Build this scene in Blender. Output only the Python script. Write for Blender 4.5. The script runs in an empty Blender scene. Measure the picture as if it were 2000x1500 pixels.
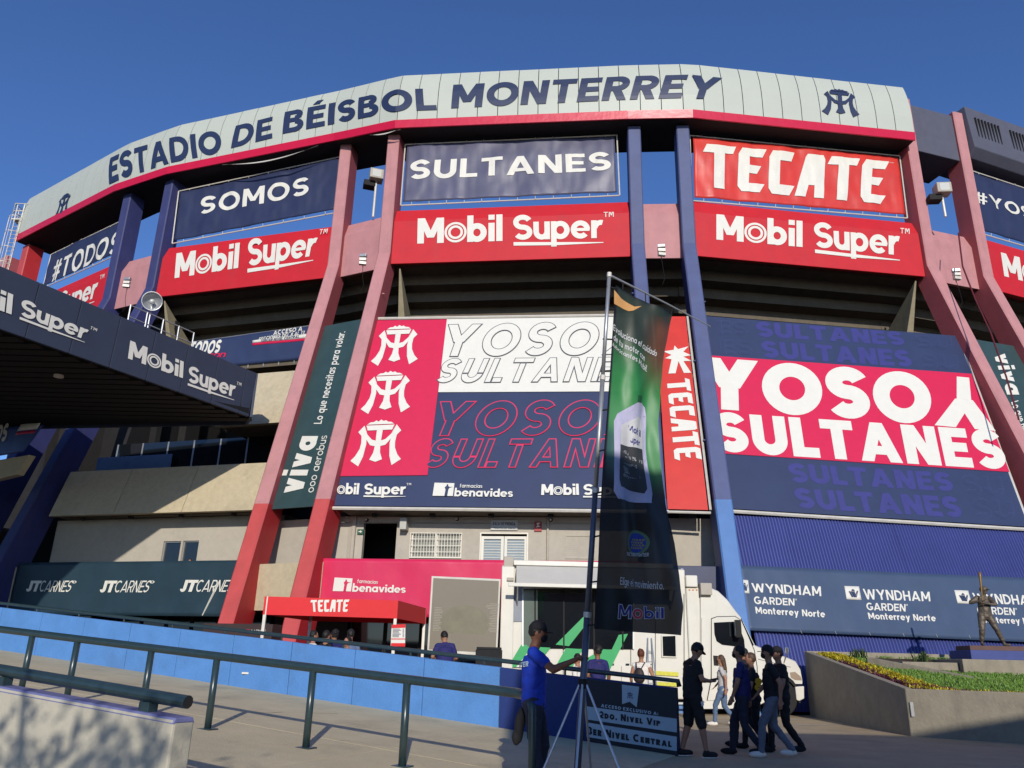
import bpy, math, random
from math import sin, cos, pi, radians, hypot
from mathutils import Vector, Matrix, noise, geometry
random.seed(7)
SC = bpy.context.scene
COL = SC.collection

# ------------------------------------------------------------------ camera
FPX, PITCH, ROLL, EYE = 1560.0, math.atan(540/1560.0), radians(1.36), 1.4
_r0 = Vector((1, 0, 0)); _u0 = Vector((0, -sin(PITCH), cos(PITCH))); FW = Vector((0, cos(PITCH), sin(PITCH)))
CR = _r0*cos(ROLL) + _u0*sin(ROLL); CU = -_r0*sin(ROLL) + _u0*cos(ROLL)
CAM = Vector((0, 0, EYE))
cd = bpy.data.cameras.new('camera'); cam = bpy.data.objects.new('camera', cd); COL.objects.link(cam)
cd.sensor_fit = 'HORIZONTAL'; cd.sensor_width = 36.0; cd.lens = FPX/2000*36.0; cd.clip_start = 0.05; cd.clip_end = 3000
m = Matrix.Identity(4)
for i in range(3):
    m[i][0] = CR[i]; m[i][1] = CU[i]; m[i][2] = -FW[i]; m[i][3] = CAM[i]
cam.matrix_world = m
SC.camera = cam

# ------------------------------------------------------------------ light
SUN_EL, SUN_AZ = radians(20.0), radians(4.5)      # the sun stands behind the camera, slightly to the right
sdir = Vector((sin(SUN_AZ)*cos(SUN_EL), -cos(SUN_AZ)*cos(SUN_EL), sin(SUN_EL)))   # towards the sun
sd = bpy.data.lights.new('sun', 'SUN'); sd.energy = 3.8; sd.angle = radians(0.53); sd.color = (1.0, 0.93, 0.82)
sun = bpy.data.objects.new('sun', sd); COL.objects.link(sun)
sun.rotation_euler = sdir.to_track_quat('Z', 'Y').to_euler()
w = bpy.data.worlds.new('World'); SC.world = w; w.use_nodes = True
nt = w.node_tree; bg = nt.nodes['Background']
sky = nt.nodes.new('ShaderNodeTexSky'); sky.sky_type = 'NISHITA'; sky.sun_disc = False
sky.sun_elevation = SUN_EL; sky.sun_rotation = math.atan2(sdir.x, sdir.y); sky.altitude = 500
sky.air_density = 1.0; sky.dust_density = 0.6; sky.ozone_density = 3.0
wb = nt.nodes.new('ShaderNodeVectorMath'); wb.operation = 'MULTIPLY'; wb.inputs[1].default_value = (1.0, 1.32, 1.92)      # the phone's cool white balance for the sky
nt.links.new(sky.outputs[0], wb.inputs[0]); nt.links.new(wb.outputs[0], bg.inputs[0]); bg.inputs[1].default_value = 0.078
SC.view_settings.view_transform = 'Standard'; SC.view_settings.look = 'None'
SC.view_settings.exposure = 0.0; SC.view_settings.gamma = 1.0; SC.view_settings.use_curve_mapping = False

# ------------------------------------------------------------------ pixel rays -> places on real planes
def ray(px, py): return CR*((px-1000)/FPX) + CU*((750-py)/FPX) + FW
def at_D(px, py, D):
    d = ray(px, py); return CAM + d*(D/hypot(d.x, d.y))
def at_z(px, py, z):
    d = ray(px, py); return CAM + d*((z-EYE)/d.z)

# ------------------------------------------------------------------ materials
def lin(c):
    c = c/255.0
    return c/12.92 if c <= .04045 else ((c+.055)/1.055)**2.4
MATS = {}
def mat(name, rgb, rough=.6, metal=0, var=.12, scale=3.0, bump=0.0, k=1.0, spec=.4, dirt=0.0, alpha=1.0, bscale=None, streak=0.0, trans=0.0):
    """rgb = base colour as 0..255 sRGB; k scales it"""
    if name in MATS: return MATS[name]
    M = bpy.data.materials.new(name); M.use_nodes = True; T = M.node_tree; N = T.nodes; Lk = T.links
    b = N['Principled BSDF']; b.inputs['Roughness'].default_value = rough; b.inputs['Metallic'].default_value = metal
    b.inputs['Specular IOR Level'].default_value = spec
    c = [lin(v)*k for v in rgb]
    tc = N.new('ShaderNodeTexCoord'); geo = N.new('ShaderNodeNewGeometry')
    nz = N.new('ShaderNodeTexNoise'); nz.inputs['Scale'].default_value = scale; nz.inputs['Detail'].default_value = 6; nz.inputs['Roughness'].default_value = .65
    Lk.new(geo.outputs['Position'], nz.inputs['Vector'])
    rm = N.new('ShaderNodeMapRange'); rm.inputs[1].default_value = .3; rm.inputs[2].default_value = .7
    rm.inputs[3].default_value = 1-var; rm.inputs[4].default_value = 1+var
    Lk.new(nz.outputs[0], rm.inputs[0])
    mx = N.new('ShaderNodeVectorMath'); mx.operation = 'SCALE'; mx.inputs[0].default_value = c
    Lk.new(rm.outputs[0], mx.inputs['Scale'])
    out = mx.outputs[0]
    if dirt > 0 or streak > 0:
        n2 = N.new('ShaderNodeTexNoise'); n2.inputs['Scale'].default_value = 1.0; n2.inputs['Detail'].default_value = 8; n2.inputs['Roughness'].default_value = .7
        mp = N.new('ShaderNodeMapping'); mp.inputs['Scale'].default_value = (2.2, 2.2, .28) if streak > 0 else (.7, .7, .7)
        Lk.new(geo.outputs['Position'], mp.inputs[0]); Lk.new(mp.outputs[0], n2.inputs['Vector'])
        r2 = N.new('ShaderNodeMapRange'); r2.inputs[1].default_value = .52; r2.inputs[2].default_value = .75; r2.inputs[3].default_value = 0; r2.inputs[4].default_value = max(dirt, streak)
        Lk.new(n2.outputs[0], r2.inputs[0])
        mm = N.new('ShaderNodeMix'); mm.data_type = 'RGBA'; mm.inputs['B'].default_value = (.10, .085, .07, 1)
        Lk.new(r2.outputs[0], mm.inputs['Factor']); Lk.new(out, mm.inputs['A']); out = mm.outputs['Result']
    Lk.new(out, b.inputs['Base Color'])
    if bump > 0:
        bn = N.new('ShaderNodeTexNoise'); bn.inputs['Scale'].default_value = bscale or 25; bn.inputs['Detail'].default_value = 5
        Lk.new(geo.outputs['Position'], bn.inputs['Vector'])
        bp = N.new('ShaderNodeBump'); bp.inputs['Strength'].default_value = bump; bp.inputs['Distance'].default_value = .02
        Lk.new(bn.outputs[0], bp.inputs['Height']); Lk.new(bp.outputs[0], b.inputs['Normal'])
    if alpha < 1: b.inputs['Alpha'].default_value = alpha
    if trans > 0: b.inputs['Transmission Weight'].default_value = trans
    MATS[name] = M
    return M
K = .75
WHITE = mat('white_print', (243, 240, 228), .55, var=.03, k=K)
NAVY = mat('navy_vinyl', (44, 52, 84), .5, var=.10, scale=1.2, k=.9, bump=.15, bscale=3)
NAVYG = mat('navy_vinyl_sheen', (88, 88, 112), .42, var=.12, scale=1.2, k=.9, bump=.2, bscale=3)  # lighter navy: the sun's sheen on the vinyl is put into the colour
NAVY2 = mat('navy_board', (46, 58, 92), .5, var=.10, scale=.8, k=.9)
GHOST = mat('ghost_print', (58, 60, 124), .5, var=.08, k=.9)
GHOST2 = mat('ghost_outline', (56, 66, 108), .5, var=.05, k=.9)
NAVYSIGN = mat('navy_letters', (40, 52, 84), .45, var=.05, k=.9)
CRIM = mat('crimson_print', (226, 34, 82), .5, var=.04, k=K)
PINKLINE = mat('crimson_outline', (232, 48, 100), .5, var=.04, k=K)
DARKLINE = mat('grey_outline', (84, 88, 98), .5, var=.03, k=.9)
REDP = mat('red_painted_concrete', (214, 30, 44), .65, var=.07, scale=1.5, k=K, bump=.2, streak=.12)
REDV = mat('red_vinyl', (226, 66, 56), .38, var=.08, scale=1.0, k=K, bump=.3, bscale=2)
REDV2 = mat('bright_red_cloth', (236, 12, 28), .6, var=.04, k=K)
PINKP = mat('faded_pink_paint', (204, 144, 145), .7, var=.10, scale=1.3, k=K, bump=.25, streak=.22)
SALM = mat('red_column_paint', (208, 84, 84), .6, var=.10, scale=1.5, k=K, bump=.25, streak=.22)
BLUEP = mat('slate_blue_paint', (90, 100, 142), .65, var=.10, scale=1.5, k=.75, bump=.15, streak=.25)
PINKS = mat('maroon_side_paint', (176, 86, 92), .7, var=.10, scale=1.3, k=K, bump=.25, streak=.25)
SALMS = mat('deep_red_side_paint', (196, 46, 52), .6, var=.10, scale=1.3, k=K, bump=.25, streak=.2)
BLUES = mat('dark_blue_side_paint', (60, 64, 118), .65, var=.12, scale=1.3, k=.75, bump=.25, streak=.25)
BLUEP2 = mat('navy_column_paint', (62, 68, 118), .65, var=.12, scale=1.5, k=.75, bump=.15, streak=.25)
BLUEL = mat('blue_column_base_paint', (92, 136, 196), .6, var=.08, scale=1.5, k=.75, bump=.15, streak=.2)
PANEL = mat('grey_green_metal_panel', (200, 205, 192), .42, var=.03, scale=.6, k=.80, spec=.4)
TRIM = mat('crimson_metal_trim', (214, 24, 66), .34, var=.05, k=.8, bump=.5, bscale=3, spec=.4)
CREAM = mat('cream_concrete', (196, 182, 152), .85, var=.10, scale=5, k=.85, bump=.5, bscale=12, dirt=.25)
CREAM2 = mat('beige_plaster', (186, 178, 164), .85, var=.06, scale=4, k=.85, bump=.2, dirt=.15)
CONC = mat('grey_concrete', (158, 149, 130), .9, var=.14, scale=3, k=.8, bump=.5, bscale=14, streak=.45)
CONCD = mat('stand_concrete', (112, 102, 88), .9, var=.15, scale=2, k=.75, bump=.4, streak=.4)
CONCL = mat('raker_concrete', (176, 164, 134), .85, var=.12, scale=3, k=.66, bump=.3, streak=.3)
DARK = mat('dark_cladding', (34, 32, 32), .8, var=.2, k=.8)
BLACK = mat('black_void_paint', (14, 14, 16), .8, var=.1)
SLATE = mat('slate_concrete', (88, 90, 106), .8, var=.08, scale=2, k=.85, bump=.3, streak=.2)
CORR = mat('blue_corrugated_metal', (74, 84, 150), .42, var=.08, scale=.7, k=.8, spec=.5)
GREENB = mat('dark_green_board', (52, 76, 78), .5, var=.10, scale=1.5, k=.85)
TEAL = mat('dark_teal_vinyl', (40, 62, 74), .45, var=.12, scale=1.2, k=.85, bump=.3, bscale=3)
WYN = mat('wyndham_blue_vinyl', (66, 84, 112), .5, var=.08, scale=1.2, k=.85, bump=.3, bscale=3)
PINKV = mat('pink_vinyl', (228, 46, 92), .35, var=.06, scale=1.5, k=K, bump=.3, bscale=3)
GLASS = mat('dark_glass', (20, 24, 28), .06, var=.05, spec=.8)
GLASSB = mat('blue_tinted_glass', (60, 80, 120), .08, var=.05, spec=.9)
STEEL = mat('galvanised_steel', (170, 172, 172), .4, metal=.6, var=.1)
PIPE = mat('green_black_rail_paint', (44, 62, 66), .3, var=.15, scale=8, k=.9, spec=.6)
ALU = mat('aluminium', (190, 192, 196), .35, metal=.7, var=.06)
CANOPYM = mat('canopy_cladding', (52, 60, 78), .6, var=.08, scale=1.5, k=.9)
GALV = mat('white_steel', (205, 200, 188), .5, metal=.2, var=.1)
TWHITE = mat('truck_white_paint', (236, 232, 218), .3, var=.05, scale=1.5, k=.74, spec=.5, streak=.10)
TGREEN = mat('truck_green_wrap', (40, 170, 96), .35, var=.05, k=.8)
RUBBER = mat('tyre_rubber', (34, 34, 34), .85, var=.15)
CHROME = mat('chrome', (200, 200, 205), .15, metal=.9, var=.03)
WBLUE = mat('ramp_blue_paint', (86, 138, 200), .75, var=.10, scale=2.2, k=.9, bump=.4, dirt=.2)
WNAVY = mat('sign_black', (26, 32, 44), .55, var=.15, k=.9)
PALE = mat('pale_blue_strip', (168, 190, 204), .6, var=.05, k=.85)
LOWW = mat('cream_low_wall_paint', (196, 190, 172), .8, var=.06, scale=2.5, k=.82, bump=.25, dirt=.25)
COPE = mat('violet_blue_edge_paint', (120, 124, 172), .7, var=.15, scale=5, k=.8)
BRONZE = mat('bronze', (104, 94, 82), .55, metal=.3, var=.25, scale=6, k=.8, bump=.2)
DSTONE = mat('dark_stone', (120, 120, 120), .6, var=.25, scale=14, k=.7)
BSTONE = mat('blue_plinth_paint', (58, 74, 140), .6, var=.12, k=.8)
# skin, hair and clothing
SKINM = mat('skin', (176, 126, 98), .55, var=.05, k=.8); SKIN2 = mat('tan_skin', (140, 92, 68), .55, var=.05, k=.8)
HAIRM = mat('black_hair', (26, 22, 20), .6, var=.3, scale=40); HAIRR = mat('auburn_hair', (92, 48, 30), .6, var=.25, scale=40); HAIRB = mat('brown_blond_hair', (76, 54, 38), .6, var=.3, scale=40)
CL_BLUE = mat('royal_blue_shirt', (22, 56, 172), .7, var=.14, scale=8, bump=.3, bscale=18); CL_NAVY = mat('navy_shirt', (36, 36, 92), .8, var=.12, scale=8)
CL_BLACK = mat('black_cloth', (26, 25, 28), .8, var=.25, scale=8, bump=.2, bscale=18); CL_WHITE = mat('white_shirt', (220, 214, 204), .8, var=.05)
CL_GREY = mat('pale_grey_top', (176, 172, 168), .8, var=.08); CL_JEAN = mat('blue_jeans', (84, 104, 130), .85, var=.15, scale=12); CL_DJEAN = mat('dark_jeans', (38, 42, 58), .85, var=.15, scale=12)
CL_ORANGE = mat('orange_mask', (226, 98, 40), .7); YELLOW = mat('yellow_print', (226, 176, 40), .6)

# ------------------------------------------------------------------ mesh collector
class MB:
    def __init__(s): s.v = []; s.f = []; s.mi = []
    def add(s, vs, fs, mi=0):
        n = len(s.v); s.v += [tuple(p) for p in vs]; s.f += [tuple(i+n for i in f) for f in fs]; s.mi += [mi]*len(fs); return s
    def hexa(s, p, mi=0):     # 8 corners: bottom 4 ccw, top 4 ccw
        return s.add(p, [(3, 2, 1, 0), (4, 5, 6, 7), (0, 1, 5, 4), (1, 2, 6, 5), (2, 3, 7, 6), (3, 0, 4, 7)], mi)
    def box(s, x0, y0, z0, x1, y1, z1, mi=0):
        return s.hexa([(x0, y0, z0), (x1, y0, z0), (x1, y1, z0), (x0, y1, z0), (x0, y0, z1), (x1, y0, z1), (x1, y1, z1), (x0, y1, z1)], mi)
    def obox(s, c, ax, ay, az, hx, hy, hz, mi=0):
        c = Vector(c); ax = Vector(ax)*hx; ay = Vector(ay)*hy; az = Vector(az)*hz
        return s.hexa([c-ax-ay-az, c+ax-ay-az, c+ax+ay-az, c-ax+ay-az, c-ax-ay+az, c+ax-ay+az, c+ax+ay+az, c-ax+ay+az], mi)
    def tube(s, pts, r, n=10, caps=True, mi=0):
        pts = [Vector(p) for p in pts]; rs = r if isinstance(r, (list, tuple)) else [r]*len(pts)
        up = None; rings = []
        for i, p in enumerate(pts):
            t = ((pts[min(i+1, len(pts)-1)]-p).normalized() + (p-pts[max(i-1, 0)]).normalized()).normalized()
            if up is None:
                up = Vector((0, 0, 1)) if abs(t.z) < .9 else Vector((1, 0, 0))
            a = t.cross(up).normalized(); b = a.cross(t).normalized(); up = b
            rings.append([p + (a*cos(2*pi*k/n)+b*sin(2*pi*k/n))*rs[i] for k in range(n)])
        return s.rings(rings, caps, mi)
    def rings(s, rings, caps=True, mi=0):
        n = len(rings[0]); vs = [q for r in rings for q in r]; fs = []
        for i in range(len(rings)-1):
            for k in range(n):
                k2 = (k+1) % n; fs.append((i*n+k, i*n+k2, (i+1)*n+k2, (i+1)*n+k))
        if caps: fs.append(tuple(range(n-1, -1, -1))); fs.append(tuple((len(rings)-1)*n+k for k in range(n)))
        return s.add(vs, fs, mi)
    def ell(s, c, rx, ry, rz, n=12, m=8, rot=None, mi=0):
        c = Vector(c); rings = []
        for i in range(1, m):
            a = pi*i/m; ring = []
            for k in range(n):
                q = Vector((rx*sin(a)*cos(2*pi*k/n), ry*sin(a)*sin(2*pi*k/n), -rz*cos(a)))
                if rot: q = rot @ q
                ring.append(c+q)
            rings.append(ring)
        bot = Vector((0, 0, -rz)); top = Vector((0, 0, rz))
        if rot: bot = rot @ bot; top = rot @ top
        vs = [q for r in rings for q in r] + [c+bot, c+top]; fs = []; L = len(rings)
        for i in range(L-1):
            for k in range(n): fs.append((i*n+k, i*n+(k+1) % n, (i+1)*n+(k+1) % n, (i+1)*n+k))
        for k in range(n): fs.append((L*n, (k+1) % n, k)); fs.append((L*n+1, (L-1)*n+k, (L-1)*n+(k+1) % n))
        return s.add(vs, fs, mi)
    def prism(s, poly, d, mi=0):    # 3D polygon extruded by vector d (concave allowed)
        n = len(poly); d = Vector(d); a = [Vector(p) for p in poly]; b = [p+d for p in a]
        tris = geometry.tessellate_polygon([a])
        fs = [tuple(t) for t in tris] + [tuple(n+i for i in reversed(t)) for t in tris]
        fs += [(i, (i+1) % n, n+(i+1) % n, n+i) for i in range(n)]
        return s.add(a+b, fs, mi)
    def merge(s, o, mi=None):
        n = len(s.v); s.v += o.v; s.f += [tuple(i+n for i in f) for f in o.f]; s.mi += (o.mi if mi is None else [mi]*len(o.f)); return s

ORG = {}     # world origin of every object made here
def mk(name, mb, mats, parent=None, smooth=False, bevel=0, origin=None, fix=True):
    me = bpy.data.meshes.new(name)
    if parent is not None: org = ORG[parent.name]; loc = Vector((0, 0, 0))
    else:
        if origin is None:
            xs = [v[0] for v in mb.v]; ys = [v[1] for v in mb.v]; zs = [v[2] for v in mb.v]
            origin = ((min(xs)+max(xs))/2, (min(ys)+max(ys))/2, min(zs))
        org = Vector(origin); loc = org
    me.from_pydata([(v[0]-org[0], v[1]-org[1], v[2]-org[2]) for v in mb.v], [], mb.f)
    if not isinstance(mats, (list, tuple)): mats = [mats]
    for q in mats: me.materials.append(q)
    if len(mats) > 1: me.polygons.foreach_set('material_index', mb.mi)
    if smooth: me.polygons.foreach_set('use_smooth', [True]*len(me.polygons))
    if fix:
        import bmesh
        b = bmesh.new(); b.from_mesh(me); bmesh.ops.recalc_face_normals(b, faces=b.faces); b.to_mesh(me); b.free()
    o = bpy.data.objects.new(name, me); COL.objects.link(o); o.location = loc; ORG[o.name] = Vector(org)
    if parent is not None: o.parent = parent
    if bevel: q = o.modifiers.new('bevel', 'BEVEL'); q.width = bevel; q.segments = 2; q.limit_method = 'ANGLE'; q.angle_limit = radians(40)
    return o
def empty(name, loc, label, cat, group=None):
    o = bpy.data.objects.new(name, None); COL.objects.link(o); o.location = loc; o.empty_display_size = .3; ORG[o.name] = Vector(loc)
    return tag(o, label, cat, group)
def tag(o, label=None, cat=None, group=None, kind=None):
    if label: o['label'] = label
    if cat: o['category'] = cat
    if group: o['group'] = group
    if kind: o['kind'] = kind
    return o

# ------------------------------------------------------------------ surfaces
class Surf:
    """upright or leaning surface over the plan line L->R; o(z) = how far it stands out towards the viewer's side"""
    def __init__(s, L, R, o=0.0, wr=0.0, wf=1.0, seed=0, nang=None):
        s.L = Vector(L); s.R = Vector(R); s.len = (s.R-s.L).length; s.u = (s.R-s.L)/s.len; s.m = Vector((s.u.y, -s.u.x)); s.n = s.m if nang is None else Vector((sin(nang), -cos(nang)))
        s.o = o if callable(o) else (lambda z, o=o: o); s.wr = wr; s.wf = wf; s.seed = seed
    def w(s, a, z):
        if not s.wr: return 0.0
        return s.wr*(noise.noise(Vector((a*.6*s.wf+s.seed*7.1, z*.5*s.wf, s.seed)))+.4*noise.noise(Vector((a*2.1*s.wf, z*.8*s.wf+s.seed*3, 5))))
    def pt(s, a, z, off=0.0):
        q = s.L + s.u*a + s.n*(s.o(z)+s.w(a, z)+off); return Vector((q.x, q.y, z))
    def hit(s, px, py):
        d = ray(px, py); d2 = Vector((d.x, d.y)); z = 5.0
        for _ in range(30):
            t = (s.o(z)*s.n.dot(s.m) + s.L.dot(s.m))/(d2.dot(s.m)); zn = EYE + d.z*t; z = zn if _ < 2 else .5*(z+zn)
        p = d2*t; return ((p-s.L-s.n*s.o(z)).dot(s.u), EYE+d.z*t)
    def off(s, k, wr=0.0, **kw):
        o = s.o; return Surf(s.L, s.R, (lambda z: o(z)+k), wr, **kw)
def slab(S, a0, a1, prof, name, m_, parent, bevel=0):
    """profile [(o,z)...] swept along the plan line from a0 to a1"""
    f = lambda a: [Vector(((S.L+S.u*a+S.n*o).x, (S.L+S.u*a+S.n*o).y, z)) for o, z in prof]
    A = f(a0); d = f(a1)[0]-A[0]
    return mk(name, MB().prism(A, d), m_, parent, bevel=bevel)

# ------------------------------------------------------------------ stroke lettering
T_ = .2
def _bar(x0, y0, x1, y1): return [[(x0, y0), (x1, y0), (x1, y1), (x0, y1)]]
def _dia(x0, y0, x1, y1, t):
    h = t/2*hypot(x1-x0, y1-y0)/abs(y1-y0); return [[(x0-h, y0), (x0+h, y0), (x1+h, y1), (x1-h, y1)]]
def _arc(cx, cy, rx, ry, a0, a1, t, n=None):
    n = n or max(4, int(abs(a1-a0)/12)); q = []
    P = lambda a, k: (cx+(rx-k)*cos(a), cy+(ry-k)*sin(a))
    for i in range(n):
        b, c = radians(a0+(a1-a0)*i/n), radians(a0+(a1-a0)*(i+1)/n); q.append([P(b, 0), P(c, 0), P(c, t), P(b, t)])
    return q
def _path(p, t):
    q = []; L = []; n = len(p)
    for i in range(n):
        a = p[max(i-1, 0)]; b = p[min(i+1, n-1)]; dx, dy = b[0]-a[0], b[1]-a[1]; l = hypot(dx, dy) or 1
        L.append(((p[i][0]-dy/l*t/2, p[i][1]+dx/l*t/2), (p[i][0]+dy/l*t/2, p[i][1]-dx/l*t/2)))
    for i in range(n-1): q.append([L[i][0], L[i+1][0], L[i+1][1], L[i][1]])
    return q
def _s(w, h, t):
    ry = (h-t)/4; rx = (w-t)/2; c = w/2
    pts = [(c+rx*cos(radians(a)), h/2+ry+ry*sin(radians(a))) for a in range(22, 271, 12)] + [(c+rx*cos(radians(a)), h/2-ry+ry*sin(radians(a))) for a in range(78, -159, -12)]
    return _path(pts, t)
def glyph(ch, t):
    b, d, a = _bar, _dia, _arc; X = .72
    if ch == 'É':
        w, g = glyph('E', t); return w, g+[_dia(.28, 1.08, .42, 1.28, t*.8)]
    if ch == 'O': return .98, [a(.49, .5, .49, .51, 0, 360, t, 36)]
    if ch == 'Q': return .98, [a(.49, .5, .49, .51, 0, 360, t, 36), d(.7, .3, .95, -.05, t)]
    if ch == 'C': return .86, [a(.47, .5, .47, .51, 48, 312, t)]
    if ch == 'G': return .9, [a(.47, .5, .47, .51, 48, 330, t), b(.5, .36, .9, .36+.8*t), b(.9-t, .12, .9, .5)]
    if ch == 'S': return .72, [_s(.72, 1.02, t)]
    if ch == 'E': return .66, [b(0, 0, t, 1), b(t, 0, .66, .9*t), b(t, 1-.9*t, .65, 1), b(t, .5-.43*t, .6, .5+.43*t)]
    if ch == 'F': return .63, [b(0, 0, t, 1), b(t, 1-.9*t, .63, 1), b(t, .46-.43*t, .58, .46+.43*t)]
    if ch == 'L': return .6, [b(0, 0, t, 1), b(t, 0, .6, .9*t)]
    if ch == 'T': return .74, [b(.37-t/2, 0, .37+t/2, 1-.9*t), b(0, 1-.9*t, .74, 1)]
    if ch == 'I': return t, [b(0, 0, t, 1)]
    if ch == 'J': return .5, [b(.5-t, .25, .5, 1), a(.25, .25, .25, .26, 180, 360, t)]
    if ch == 'H': return .78, [b(0, 0, t, 1), b(.78-t, 0, .78, 1), b(t, .5-.43*t, .78-t, .5+.43*t)]
    if ch == 'N': return .8, [b(0, 0, t, 1), b(.8-t, 0, .8, 1), d(t*.62, 1, .8-t*.62, 0, t*1.0)]
    if ch == 'M': return .96, [b(0, 0, t, 1), b(.96-t, 0, .96, 1), d(t*.6, 1, .48, .22, t*.95), d(.96-t*.6, 1, .48, .22, t*.95)]
    if ch in 'Aλ':
        h = .5*t*1.12; g = [d(h, 0, .48, 1, t), d(.96-h, 0, .48, 1, t), b(.24, .18, .72, .18+.8*t)]
        if ch == 'λ': g = [d(h, 0, .48, .55, t*1.05), d(.96-h, 0, .48, .55, t*1.05), b(.48-t/2, .48, .48+t/2, 1)]
        return .96, g
    if ch == 'V': h = .56*t; return .92, [d(h, 1, .46, 0, t), d(.92-h, 1, .46, 0, t)]
    if ch == 'W': h = .54*t; return 1.3, [d(h, 1, .35, 0, t), d(.65, .96, .35, 0, t), d(.65, .96, .95, 0, t), d(1.3-h, 1, .95, 0, t)]
    if ch == 'Y': h = .56*t; return .92, [d(h, 1, .46, .42, t*1.05), d(.92-h, 1, .46, .42, t*1.05), b(.46-t/2, 0, .46+t/2, .5)]
    if ch == 'X': h = .56*t; return .86, [d(h, 0, .86-h, 1, t), d(.86-h, 0, h, 1, t)]
    if ch == 'U': return .78, [b(0, .38, t, 1), b(.78-t, .38, .78, 1), a(.39, .38, .39, .39, 180, 360, t)]
    if ch == 'D': return .84, [b(0, 0, t, 1), b(t, 0, .4, .9*t), b(t, 1-.9*t, .4, 1), a(.36, .5, .48, .5, -90, 90, t*.95)]
    if ch == 'B': return .74, [b(0, 0, t, 1), b(t, 0, .44, .85*t), b(t, 1-.85*t, .42, 1), b(t, .54-.4*t, .44, .54+.4*t), a(.42, .28, .32, .29, -90, 90, t*.9), a(.40, .76, .28, .25, -90, 90, t*.9)]
    if ch in 'PR':
        g = [b(0, 0, t, 1), b(t, 1-.85*t, .42, 1), b(t, .38, .42, .38+.85*t), a(.40, .69, .34, .315, -90, 90, t*.92)]
        if ch == 'R': g.append(d(.66-t*.2, 0, .40, .42, t))
        return .76, g
    if ch == '#': return .8, [d(.2, 0, .34, 1, t*.75), d(.48, 0, .62, 1, t*.75), b(.02, .62, .8, .62+t*.7), b(0, .27, .76, .27+t*.7)]
    if ch == '.': return t, [b(0, 0, t, t)]
    if ch == ':': return t, [b(0, 0, t, t), b(0, .5, t, .5+t)]
    if ch == '-': return .4, [b(0, .4, .4, .4+t*.8)]
    if ch == '%': return .9, [a(.2, .76, .2, .24, 0, 360, t*.7), a(.7, .24, .2, .24, 0, 360, t*.7), d(.25, 0, .65, 1, t*.6)]
    if ch == '1': return .4, [b(.4-t, 0, .4, 1), d(.08, .78, .3, .96, t*.8)]
    if ch == '2': return .66, [a(.33, .68, .33, .33, -35, 165, t), d(.16, t*.8, .56, .56, t), b(0, 0, .66, .9*t)]
    if ch == '3': return .66, [a(.32, .28, .34, .29, -150, 90, t), a(.32, .74, .31, .27, -90, 150, t)]
    if ch == '4': return .76, [b(.46, 0, .46+t, 1), d(.12, .34, .5, 1, t*.9), b(0, .2, .76, .2+.85*t)]
    if ch == '5': return .66, [b(.06, 1-.85*t, .6, 1), b(.06, .5, .06+t*.9, 1), a(.3, .32, .36, .33, -150, 130, t)]
    if ch == '8': return .68, [a(.34, .28, .34, .29, 0, 360, t), a(.34, .75, .3, .26, 0, 360, t)]
    if ch == '0': return .72, [a(.36, .5, .36, .51, 0, 360, t)]
    if ch == '°': return .22, [a(.11, .88, .11, .12, 0, 360, .05, 10)]
    if ch == '®': return .2, [a(.1, .9, .1, .1, 0, 360, .03, 12)]
    if ch == '™': return .36, [b(0, .97, .15, 1), b(.06, .8, .09, .97), b(.19, .8, .22, 1), b(.34, .8, .37, 1), [[(.22, 1), (.255, 1), (.295, .86), (.265, .86)]], [[(.305, 1), (.34, 1), (.295, .86), (.265, .86)]]]
    # lower case
    r = .35
    if ch == 'o': return .72, [a(.36, .36, .36, .37, 0, 360, t, 28)]
    if ch == 'a': return .7, [a(.35, .36, .35, .37, 0, 360, t, 26), b(.7-t, 0, .7, X)]
    if ch == 'b': return .7, [a(.35, .36, .35, .37, 0, 360, t, 26), b(0, 0, t, 1.04)]
    if ch == 'd': return .7, [a(.35, .36, .35, .37, 0, 360, t, 26), b(.7-t, 0, .7, 1.04)]
    if ch == 'p': return .7, [a(.35, .36, .35, .37, 0, 360, t, 26), b(0, -.3, t, X)]
    if ch in 'qg':
        g = [a(.35, .36, .35, .37, 0, 360, t, 26), b(.7-t, -.1 if ch == 'g' else -.3, .7, X)]
        if ch == 'g': g.append(a(.35, -.06, .35, .26, 190, 360, t*.9))
        return .7, g
    if ch == 'c': return .62, [a(.35, .36, .35, .37, 45, 315, t)]
    if ch == 'e': return .72, [a(.36, .36, .36, .37, 0, 318, t), b(.1, .36-.3*t, .7, .36+.3*t)]
    if ch == 'i': return t, [b(0, 0, t, X), b(0, .84, t, 1.04)]
    if ch == 'l': return t, [b(0, 0, t, 1.04)]
    if ch == 'n': return .62, [b(0, 0, t, X), b(.62-t, 0, .62, .42), a(.31, .4, .31, .33, 0, 180, t)]
    if ch == 'm': return .98, [b(0, 0, t, X), b(.49-t/2, 0, .49+t/2, .42), b(.98-t, 0, .98, .42), a(.245+t/4, .4, .245+t/4, .33, 0, 180, t), a(.735-t/4, .4, .245+t/4, .33, 0, 180, t)]
    if ch == 'u': return .62, [b(0, .3, t, X), b(.62-t, 0, .62, X), a(.31, .32, .31, .33, 180, 360, t)]
    if ch == 'r': return .44, [b(0, 0, t, X), a(.36, .34, .34, .39, 75, 165, t)]
    if ch == 's': return .52, [_s(.52, .74, t*.85)]
    if ch == 't': return .46, [b(.1, .2, .1+t, .98), b(0, X-.75*t, .44, X), a(.1+.2, .2, .2, .21, 180, 290, t)]
    if ch == 'f': return .44, [b(.1, 0, .1+t, .8), b(0, X-.75*t, .42, X), a(.1+.22, .78, .22, .27, 75, 180, t)]
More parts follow.
